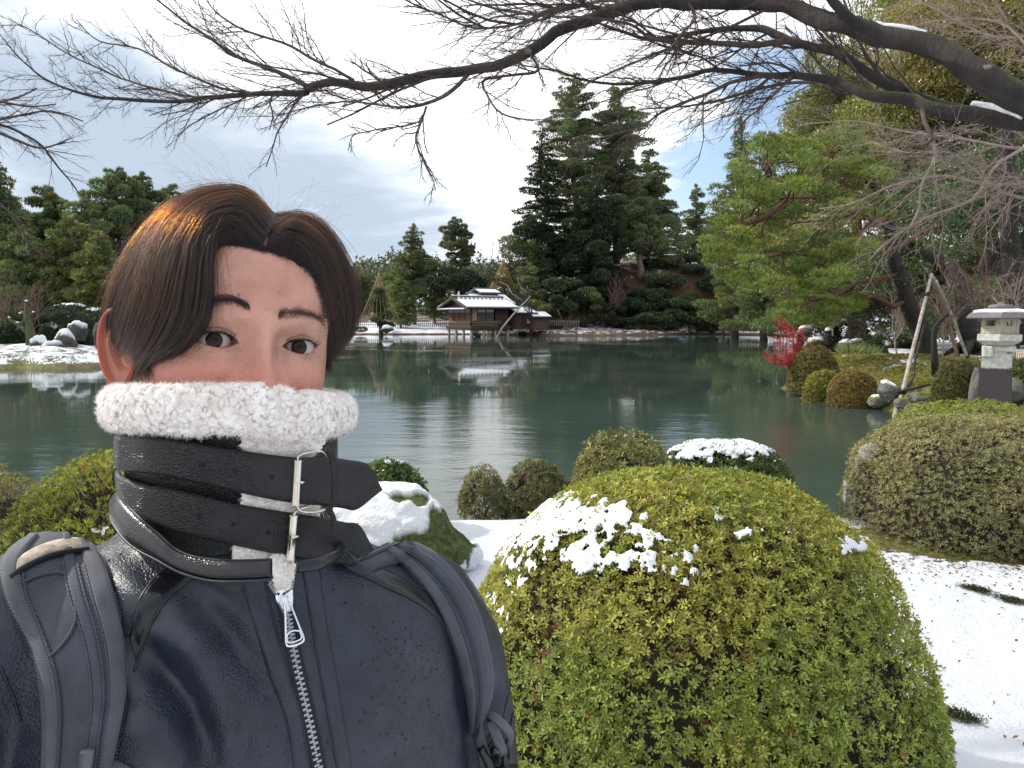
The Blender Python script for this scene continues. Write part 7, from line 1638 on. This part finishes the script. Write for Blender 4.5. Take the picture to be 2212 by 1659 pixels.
def fleece():
    fib = []; base = MB(); tf = MB()
    # ring round the neck, flattened tube, in two ends meeting at the notch
    def ring(al0, al1, vc, rw, rh, n):
        al = np.linspace(al0, al1, 70); cen = ringpt(al, .0875 + .0065 * np.exp(-((al - .60) / .30) ** 2), 0); vv = np.interp(al, *vc); cen[:, 2] = [P(600, v, cen[i, 1])[2] for i, v in enumerate(vv)]
        rwv = np.interp(al, *rw); rhv = np.interp(al, *rh); ps = np.linspace(0, 2 * math.pi, 28, endpoint=False); out = np.stack([np.sin(al), -np.cos(al), 0 * al], 1)
        v = cen[:, None] + out[:, None] * (np.cos(ps)[None] * rwv[:, None])[..., None] + np.array([0, 0, 1.0]) * (np.sign(np.sin(ps)) * np.abs(np.sin(ps)) ** .8 * rhv[:, None])[..., None]; base.add(v.reshape(-1, 3), None, grid_q(70, 28, True))
        i0 = base.n - len(v.reshape(-1, 3)); c0 = base.n; base.add([cen[0], cen[-1]]); base.t.append(np.array([[c0, i0 + j, i0 + (j + 1) % 28] for j in range(28)])); base.t.append(np.array([[c0 + 1, i0 + 69 * 28 + (j + 1) % 28, i0 + 69 * 28 + j] for j in range(28)]))
        a = rng.uniform(al0, al1, n); x = (a - al0) / (al1 - al0) * 69; i = np.minimum(x.astype(int), 68); f = (x - i)[:, None]; c = cen[i] * (1 - f) + cen[i + 1] * f; pp = rng.uniform(-math.pi, math.pi, n); o = np.stack([np.sin(a), -np.cos(a), 0 * a], 1)
        w = np.interp(a, *rw)[:, None]; hh = np.interp(a, *rh)[:, None]; p = c + o * w * np.cos(pp)[:, None] + np.array([0, 0, 1.0]) * hh * (np.sign(np.sin(pp)) * np.abs(np.sin(pp)) ** .8)[:, None]; nn = nrm(o * np.cos(pp)[:, None] / w + np.array([0, 0, 1.0]) * np.sin(pp)[:, None] / hh); tufts(tf, p, nn, .0031, fib)
    ring(math.radians(-175), .90, ([-3.1, -1.4, -1.1, -.85, -.6, -.3, 0, .3, .6, .80, .92], [858, 876, 882, 882, 886, 884, 887, 884, 888, 896, 906]), ([-3.1, .92], [.0115, .0130]), ([-3.1, -1.4, -1.1, -.9, -.6, -.3, 0, .3, .6, .8, .92], [.013, .0140, .0165, .0155, .0172, .0160, .0176, .0168, .0190, .0182, .0150]), 4300)
    ring(.87, math.radians(178), ([.86, .98, 1.2, 1.6, 3.1], [906, 899, 897, 897, 862]), ([.86, 3.1], [.0130, .0115]), ([.86, .98, 1.5, 3.1], [.0165, .0182, .0155, .014]), 2300)
    # lapel and strip running down behind the straps to the zip
    for A, B, n, dd in (([(522, 905, .5480), (524, 960, .546), (535, 975, .545), (545, 1000, .545), (530, 1060, .545), (515, 1110, .5465), (508, 1160, .5445), (502, 1200, .5425), (520, 1213, .541)], [(704, 905, .558), (700, 955, .556), (672, 985, .551), (668, 1010, .549), (680, 1060, .549), (690, 1100, .549), (660, 1150, .545), (612, 1195, .540), (600, 1215, .539)], 2000, 0),
                        ([(585, 1200, .537), (590, 1230, .532), (598, 1262, .530), (606, 1286, .529)], [(628, 1200, .537), (632, 1230, .532), (624, 1262, .530), (616, 1286, .529)], 380, 0)):
        a = spline(px3([(u, v, cyl(u, v, .0868) + (0 if v < 1200 else q_ - .541)) for u, v, q_ in A]), 40); b = spline(px3([(u, v, cyl(u, v, .0868) + (0 if v < 1200 else q_ - .541)) for u, v, q_ in B]), 40); w = np.linspace(0, 1, 12)[None, :, None]; 
        pa = spline([q_[:2] for q_ in A], 40); pb = spline([q_[:2] for q_ in B], 40); offA = spline([(0 if q_[1] < 1200 else q_[2] - .541,) for q_ in A], 40)[:, 0]
        W_ = np.linspace(0, 1, 12); v = np.array([[P(*(pa[i] * (1 - x) + pb[i] * x), cyl(*(pa[i] * (1 - x) + pb[i] * x), .0872) + offA[i]) for x in W_] for i in range(40)]); out = nrm(np.array([.35, -.93, .1])); base.add((v + out * .001).reshape(-1, 3), None, grid_q(40, 12)); base.add((v - out * .004).reshape(-1, 3), None, grid_q(40, 12))
        i = rng.integers(0, 39, n); f = rng.random((n, 1)); g = rng.random((n, 1)); gx = g[:, 0] * 10.99; gi = gx.astype(int); gf = (gx - gi)[:, None]; p = (v[i, gi] * (1 - gf) + v[i, gi + 1] * gf) * (1 - f) + (v[i + 1, gi] * (1 - gf) + v[i + 1, gi + 1] * gf) * f; tufts(tf, p, np.repeat(out[None], n, 0), .0026, fib)
    o = base.build('fleece_lining', M_fleece, jacket); tf.build('fleece_tuft', M_fleece, jacket, kind='stuff'); S = np.concatenate(fib); strands('fleece_fibre', S, np.linspace(.00011, .00004, 4)[None], M_fuzz, jacket)
fleece()

# ---- straps with buckles
S1t = [(257, 938, .650), (263, 938, .625), (280, 940, .598), (330, 945, .574), (400, 955, .556), (470, 966, .546), (540, 976, .541), (600, 984, .538), (650, 988, .538), (700, 987, .543), (750, 993, .549), (796, 1005, .556), (823, 1055, .562)]
S1b = [(255, 1005, .650), (259, 1014, .625), (276, 1018, .598), (330, 1023, .574), (400, 1036, .556), (470, 1052, .546), (540, 1069, .541), (600, 1081, .538), (650, 1088, .538), (700, 1092, .543), (738, 1097, .549), (772, 1099, .555), (822, 1058, .562)]
S2t = [(258, 1015, .645), (266, 1028, .615), (296, 1040, .590), (328, 1048, .575), (395, 1060, .556), (455, 1074, .545), (513, 1088, .539), (580, 1100, .535), (640, 1109, .533), (700, 1119, .537), (745, 1128, .543), (777, 1135, .549), (804, 1183, .555)]
S2b = [(262, 1062, .645), (272, 1080, .615), (300, 1108, .590), (332, 1127, .575), (395, 1151, .556), (455, 1166, .545), (513, 1179, .539), (580, 1193, .535), (640, 1205, .533), (700, 1214, .537), (735, 1219, .543), (762, 1222, .549), (803, 1187, .555)]
M_metal = plain('nickel', (.72, .66, .58), .16, 1.0, ns=60, var=.08, bd=.0002)
def strap(A, B, parent, zc, k):
    A = wrap(A, .0905 + k); B = wrap(B, .0905 + k)
    o = strip3('collar_strap', px3(A), px3(B), .0036, M_leather_blk, parent, 110, 14, .0003)
    return o
st2 = strap(S2t, S2b, man, 0, .0005); st1 = strap(S1t, S1b, man, 0, .0030)
B1, B2 = bvh_of(st1), bvh_of(st2)
def holes(L, B, parent):
    for u, v in L:
        c, n = hit(B, u, v, .54); R = np.array(Vector(n).to_track_quat('Z', 'Y').to_matrix()); m = MB(); lathe(m, [(.0011, .0004), (.0015, .0006), (.0018, .0003), (.0019, -.0002)], c, 14, None, R); lathe(m, [(.00001, .00015), (.0011, .0002)], c, 14, None, R); m.build('hole', plain('hole_dark', (.002, .002, .002), .8), parent)
holes([(436, 1003), (508, 1017), (588, 1031)], B1, st1); holes([(430, 1115), (504, 1133), (579, 1151)], B2, st2)
def buckle(bar, loop, prong, B, parent):
    t = MB(); a = P(*bar[0], cyl(*bar[0], .0905) - .0085); b = P(*bar[1], cyl(*bar[1], .0905) - .0085); e = nrm(a - b); a = a + e * .0005; b = b - e * .0005; tube(t, spline([a, (a + b) / 2, b], 12), .0033, 16); 
    for q in (a, b): tube(t, [q - e * .0004, q + e * .0004], .0037, 16)
    o = t.build('buckle', M_metal, man, auto=40); f = MB(); L = px3([(u, v, cyl(u, v, .0905) + q_) for u, v, q_ in loop]); tube(f, spline(L, 50), .0011, 10); f.build('frame', M_metal, o); p = MB(); q0 = P(*prong[0], cyl(*prong[0], .0905) - .0115); q1 = P(*prong[1], cyl(*prong[1], .0905) - .0065); tube(p, [q0, (q0 + q1) / 2 + (0, -.001, 0), q1], [.0014, .0013, .001], 10); p.build('prong', M_metal, o)
buckle(((643, 996), (638, 1088)), [(641, 1000, -.006), (646, 985, -.004), (668, 978, .000), (700, 980, .006), (712, 1040, .010), (705, 1095, .006), (680, 1106, -.002), (650, 1104, -.006), (639, 1088, -.008)], ((640, 1043), (664, 1040)), B1, st1)
buckle(((634, 1116), (627, 1205)), [(633, 1120, -.006), (640, 1104, -.005), (664, 1095, -.002), (690, 1093, .006), (700, 1150, .010), (690, 1212, .006), (660, 1226, .000), (636, 1222, -.004), (628, 1206, -.006)], ((630, 1160), (652, 1157)), B2, st2)
# keeper loops at the far side of the collar
for L in ([(704, 970, .548), (716, 985, .552), (722, 1035, .556), (720, 1095, .558)], [(708, 1095, .548), (720, 1120, .553), (722, 1150, .556)]):
    tb = MB(); tube(tb, spline(px3(L), 24), .0022, 8); tb.build('keeper', M_leather_blk, collar)

# ---- zip
def zipper():
    Lc = np.array([(617, 1300), (624, 1350), (633, 1400), (648, 1470), (664, 1540), (679, 1610), (692, 1680)], float)
    tape = laid_strip('zipper', Lc + (-17, 0), Lc + (17, 0), .0006, plain('zip_tape', (.010, .011, .014), .85, ns=900, bd=.0004), jacket, 60, 6)
    n = 74; c = spline(Lc, n); tm = MB(); box(tm, (0, 0, 0), (.0040, .0016, .0019), None, bev=.0004); me = tm.mesh('zipper_tooth', True, 30); me.materials.append(plain('tooth_metal', (.34, .36, .40), .3, 1.0, ns=80))
    def put(u, v, ang, side, dx):
        p, nn = hit(TB, u, v, .54); T = nrm(np.array([math.sin(ang), 0, -math.cos(ang)])); T = nrm(T - nn * (T @ nn)); X = nrm(np.cross(T, nn)); o = bpy.data.objects.new('zipper_tooth', me); COL.objects.link(o); o.parent = jacket
        M = Matrix([[X[0], nn[0], T[0], 0], [X[1], nn[1], T[1], 0], [X[2], nn[2], T[2], 0], [0, 0, 0, 1]]); M.translation = Vector(p + nn * .0016 + X * dx); o.matrix_world = M
    for i in range(n):
        j = min(i + 1, n - 1); k = max(i - 1, 0); d = c[j] - c[k]; ang = math.atan2(d[0], d[1]); put(c[i][0], c[i][1], ang, 1, (.0011 if i % 2 else -.0011))
    for (a, b) in (((583, 1262), (610, 1300)), ((632, 1240), (621, 1298))):
        for i in range(8): f = i / 7.5; put(a[0] + (b[0] - a[0]) * f, a[1] + (b[1] - a[1]) * f, math.atan2(b[0] - a[0], b[1] - a[1]), 1, 0)
    p, nn = hit(TB, 616, 1302, .54); T = nrm(np.array([.10, 0, -1.0])); T = nrm(T - nn * (T @ nn)); X = nrm(np.cross(T, nn)); R = np.stack([X, nn, T], 1)
    m = MB(); prof = [(-.0065, -.009), (-.0068, -.003), (-.0042, .007), (.0042, .007), (.0068, -.003), (.0065, -.009), (.003, -.0115), (-.003, -.0115)]
    for (h0, h1, s) in ((.0015, .0035, 1.0), (.0035, .0048, .82)):
        v = np.array([[x * (1 if h == h0 else s), h, z * (1 if h == h0 else s)] for h in (h0, h1) for x, z in prof]); k = len(prof); m.add(v @ R.T + p, [(k + i, k + i + 1, k) for i in range(1, k - 1)], [(i, (i + 1) % k, k + (i + 1) % k, k + i) for i in range(k)])
    box(m, p + R @ np.array([0, .006, .000]), (.0026, .0036, .010), R, bev=.0008); sl = m.build('slider', plain('bright_metal', (.82, .83, .86), .12, 1.0, ns=60, var=.05, bd=.0001), jacket, auto=35)
    q = MB(); ring = [(-.0022, .0065, .002), (-.0030, .0062, .008), (-.0048, .0056, .018), (-.0066, .0050, .0285), (-.0055, .0048, .0312), (0, .0048, .0322), (.0055, .0048, .0312), (.0066, .0050, .0285), (.0048, .0056, .018), (.0030, .0062, .008), (.0022, .0065, .002), (0, .0068, .0006), (-.0022, .0065, .002)]
    tube(q, spline([p + R @ np.array(x) for x in ring], 70), .0009, 10); ring2 = [(-.0046, .0054, .023), (0, .0054, .0215), (.0046, .0054, .023), (.0050, .005, .0285), (0, .005, .0295), (-.0050, .005, .0285), (-.0046, .0054, .023)]; tube(q, spline([p + R @ np.array(x) for x in ring2], 50), .0007, 8); q.build('zipper_pull', MATS['bright_metal'], jacket)
zipper()

# melted snow drops on the leather
def drops():
    m = MB(); n = 0
    for (cu, cv, su, sv, k) in ((905, 1400, 45, 40, 60), (960, 1420, 14, 40, 22), (870, 1570, 50, 45, 24), (760, 1500, 120, 110, 36), (300, 1200, 40, 18, 14), (420, 1330, 110, 60, 16), (680, 1300, 60, 40, 10), (550, 1600, 70, 50, 8)):
        for i in range(k):
            u, v = cu + rng.normal(0, su), cv + rng.normal(0, sv); c, nn = hit(TB, u, v, .55); r = rng.uniform(.0004, .0013); R = np.array(Vector(nn).to_track_quat('Z', 'Y').to_matrix()); lathe(m, [(r, -.0002), (r * .93, r * .25), (r * .6, r * .5), (.00001, r * .6)], c, 8, None, R)
    def f(h): h.pr((.008, .009, .012), .04, Specular_IOR_Level=.7, IOR=1.33)
    m.build('water_drop', mat('drop', f), jacket, kind='stuff')
drops()

# ------------------------------------------------------------------ backpack (rests on the man: a thing of its own)
def f_fabric(h, col=(.050, .057, .074), sc=1400.0):
    o = h.obj(); w = h.nd('ShaderNodeTexWave', wave_type='BANDS', bands_direction='DIAGONAL'); h.put(w.inputs['Vector'], o); w.inputs['Scale'].default_value = sc / 6; w.inputs['Distortion'].default_value = .6
    n = h.noise(26, 4, .6, o); c = h.mix(h.rng(n, .3, .7), tuple(x * .8 for x in col), tuple(x * 1.25 for x in col)); h.pr(c, .6, Specular_IOR_Level=.3, normal=h.bump(h.m('ADD', h.m('MULTIPLY', w.outputs[1], .7), h.m('MULTIPLY', n, 1.2)), .0006, .7), Sheen_Weight=.12, Sheen_Roughness=.4)
M_fab = mat('strap_fabric', f_fabric); M_web = mat('webbing', f_fabric, col=(.080, .088, .105), sc=2400.0); M_tan = plain('worn_tan_lining', (.50, .42, .33), .85, ns=120, var=.3); M_blackp = plain('black_plastic', (.010, .010, .012), .28)
bp = thing('backpack', 'dark grey backpack worn on the man\'s back, straps over both shoulders', 'backpack', tuple(bw(0, -.25, .35)))
def pack_body():
    mb = MB(); nu, nv = 24, 40; t = np.linspace(0, 1, nu)[:, None]; th = np.linspace(0, 2 * math.pi, nv, endpoint=False)[None]; prof = np.clip(1 - np.abs(t * 2 - 1) ** 5, .02, 1) ** .5; r = sup(th, .145, .085, 3.0) * prof
    q = bw(r * np.sin(th), -.235 + r * np.cos(th), .03 + t * .50 + 0 * th); mb.add(q.reshape(-1, 3), None, grid_q(nu, nv, True)[:, ::-1]); mb.build('bag', M_fab, bp)
pack_body()
LA = [(60, 1158), (2, 1215), (12, 1290), (52, 1370), (84, 1450), (98, 1530), (100, 1600), (96, 1690)]; LB = [(185, 1150), (228, 1220), (250, 1290), (266, 1370), (273, 1450), (270, 1520), (255, 1600), (236, 1690)]
RA = [(752, 1152), (812, 1178), (880, 1236), (938, 1310), (978, 1400), (1002, 1490), (1012, 1545), (1016, 1590)]; RB_ = [(800, 1148), (872, 1172), (950, 1215), (1010, 1290), (1042, 1370), (1058, 1450), (1052, 1510), (1040, 1560)]
s1 = laid_strip('shoulder_strap', LA, LB, .007, M_fab, bp, 70, 20, .006, .002); s2 = laid_strip('shoulder_strap', RA, RB_, .007, M_fab, bp, 70, 16, .005, .002)
SB1, SB2 = bvh_of(s1), bvh_of(s2)
def mixp(A, B, f): A = np.array(A, float); B = np.array(B, float); f = np.asarray(f)[:, None] if np.ndim(f) else f; return A * (1 - f) + B * f
def band(parent, B, A_, B_, f0, f1, th, m, name, r0=0, r1=8): return laid_strip(name, mixp(A_, B_, f0)[r0:r1], mixp(A_, B_, f1)[r0:r1], th, m, parent, 56, 7, 0, .0006, B)
band(s1, SB1, LA, LB, .80, .985, .0022, M_web, 'webbing'); band(s1, SB1, LA, LB, .02, .19, .0022, M_web, 'webbing'); band(s1, SB1, LA, LB, .60, .72, .0016, M_fab, 'rib'); band(s2, SB2, RA, RB_, .08, .42, .0020, M_web, 'webbing'); band(s2, SB2, RA, RB_, .62, .95, .0014, M_fab, 'rib')
for f in (.20, .59, .73, .795): piping(mixp(LA, LB, f)[1:], .0009, M_fab, s1, .0010, 'seam', 50, SB1)
for f in (.45, .60): piping(mixp(RA, RB_, f)[1:], .0008, M_fab, s2, .0010, 'seam', 50, SB2)
piping([(40, 1265), (90, 1243), (140, 1240), (160, 1262), (166, 1320), (158, 1360), (130, 1400), (100, 1425)], .0012, M_fab, s1, .0012, 'seam', 50, SB1)
laid_strip('worn_lining', [(22, 1232), (50, 1200), (110, 1172), (176, 1162)], [(34, 1243), (62, 1220), (118, 1196), (188, 1186)], .0012, M_tan, s1, 30, 6, 0, .0012, SB1)
tb = MB(); p, nn = on(SB1, [(28, 1248), (60, 1226), (118, 1202), (190, 1192)], .0022, 30); tube(tb, p, .0022, 8); tb.build('black_binding', plain('black_binding', (.006, .006, .008), .8), s1)
# stitches along the webbing edges
for Bx, A_, B_, ff, par in ((SB1, LA, LB, (.815, .97, .035, .175), s1), (SB2, RA, RB_, (.10, .40), s2)):
    m = MB()
    for f in ff:
        p, nn = on(Bx, mixp(A_, B_, f)[1:], .0030, 150)
        for i in range(0, 148, 2): tube(m, [p[i], p[i] * .35 + p[i + 1] * .65], .00022, 4)
    m.build('stitching', plain('stitch_thread', (.20, .20, .23), .7), par, kind='stuff')
# buckles at the strap ends
def clip_left():
    m = MB(); p, nn = on(SB1, [(200, 1612), (192, 1650), (183, 1700)], .006, 12); tube(m, p, .0045, 10); m.build('tube_edge', plain('grey_tube', (.10, .11, .12), .35), s1)
    laid_strip('loop_patch', [(205, 1608), (204, 1620)], [(250, 1608), (252, 1622)], .003, plain('grey_patch', (.18, .19, .20), .5), s1, 16, 8, 0, .002, TB); laid_strip('lower_webbing', [(212, 1628), (250, 1640), (300, 1668), (330, 1690)], [(200, 1690), (230, 1700), (260, 1710), (290, 1720)], .002, M_web, s1, 24, 8, 0, .002, TB)
clip_left()
def clip_right():
    o = laid_strip('webbing', [(1018, 1540), (1022, 1580), (1030, 1620), (1040, 1690)], [(1040, 1538), (1046, 1580), (1052, 1620), (1066, 1690)], .002, M_web, s2, 30, 6, 0, .003, TB)
    def loc(u, v, off): c, n = hit(TB, u, v, .6); return c + n * off
    m = MB()
    L = [loc(1042, 1545, .004), loc(1062, 1560, .012), loc(1076, 1590, .016), loc(1078, 1625, .014), loc(1066, 1655, .008)]; A = spline(np.array(L), 30); Bv = A + np.array([.006, .010, 0]); t_ = strip3('webbing_loop', A, Bv, .0016, M_web, s2, 30, 5)
    L = [loc(1050, 1560, .006), loc(1056, 1600, .014), loc(1068, 1640, .013), loc(1074, 1680, .008)]; A = spline(np.array(L), 30); strip3('webbing_loop', A, A + np.array([.008, .008, .001]), .0014, M_web, s2, 30, 5)
    m = MB(); c = loc(1056, 1612, .010); tube(m, spline(np.array([loc(1034, 1608, .006), loc(1042, 1640, .010), loc(1052, 1668, .010), loc(1060, 1700, .006)]), 20), [.004] * 20, 10); tube(m, spline(np.array([loc(1052, 1598, .012), loc(1062, 1630, .016), loc(1072, 1672, .014)]), 16), .0034, 10); tube(m, [loc(1044, 1662, .014), loc(1086, 1652, .016)], .0058, 14)
    c2 = loc(1058, 1618, .017); a = np.linspace(0, 2 * math.pi, 20); tube(m, np.stack([c2[0] + .0045 * np.cos(a), c2[1] + 0 * a, c2[2] + .0075 * np.sin(a)], 1), .0018, 8, cap=False); m.build('clip', M_blackp, s2)
    m = MB(); box(m, loc(1032, 1538, .006), (.012, .005, .011), RB, bev=.001); box(m, loc(1032, 1538, .009), (.006, .004, .006), RB, bev=.001); m.build('strap_tag', M_blackp, s2, smooth=False)
clip_right()
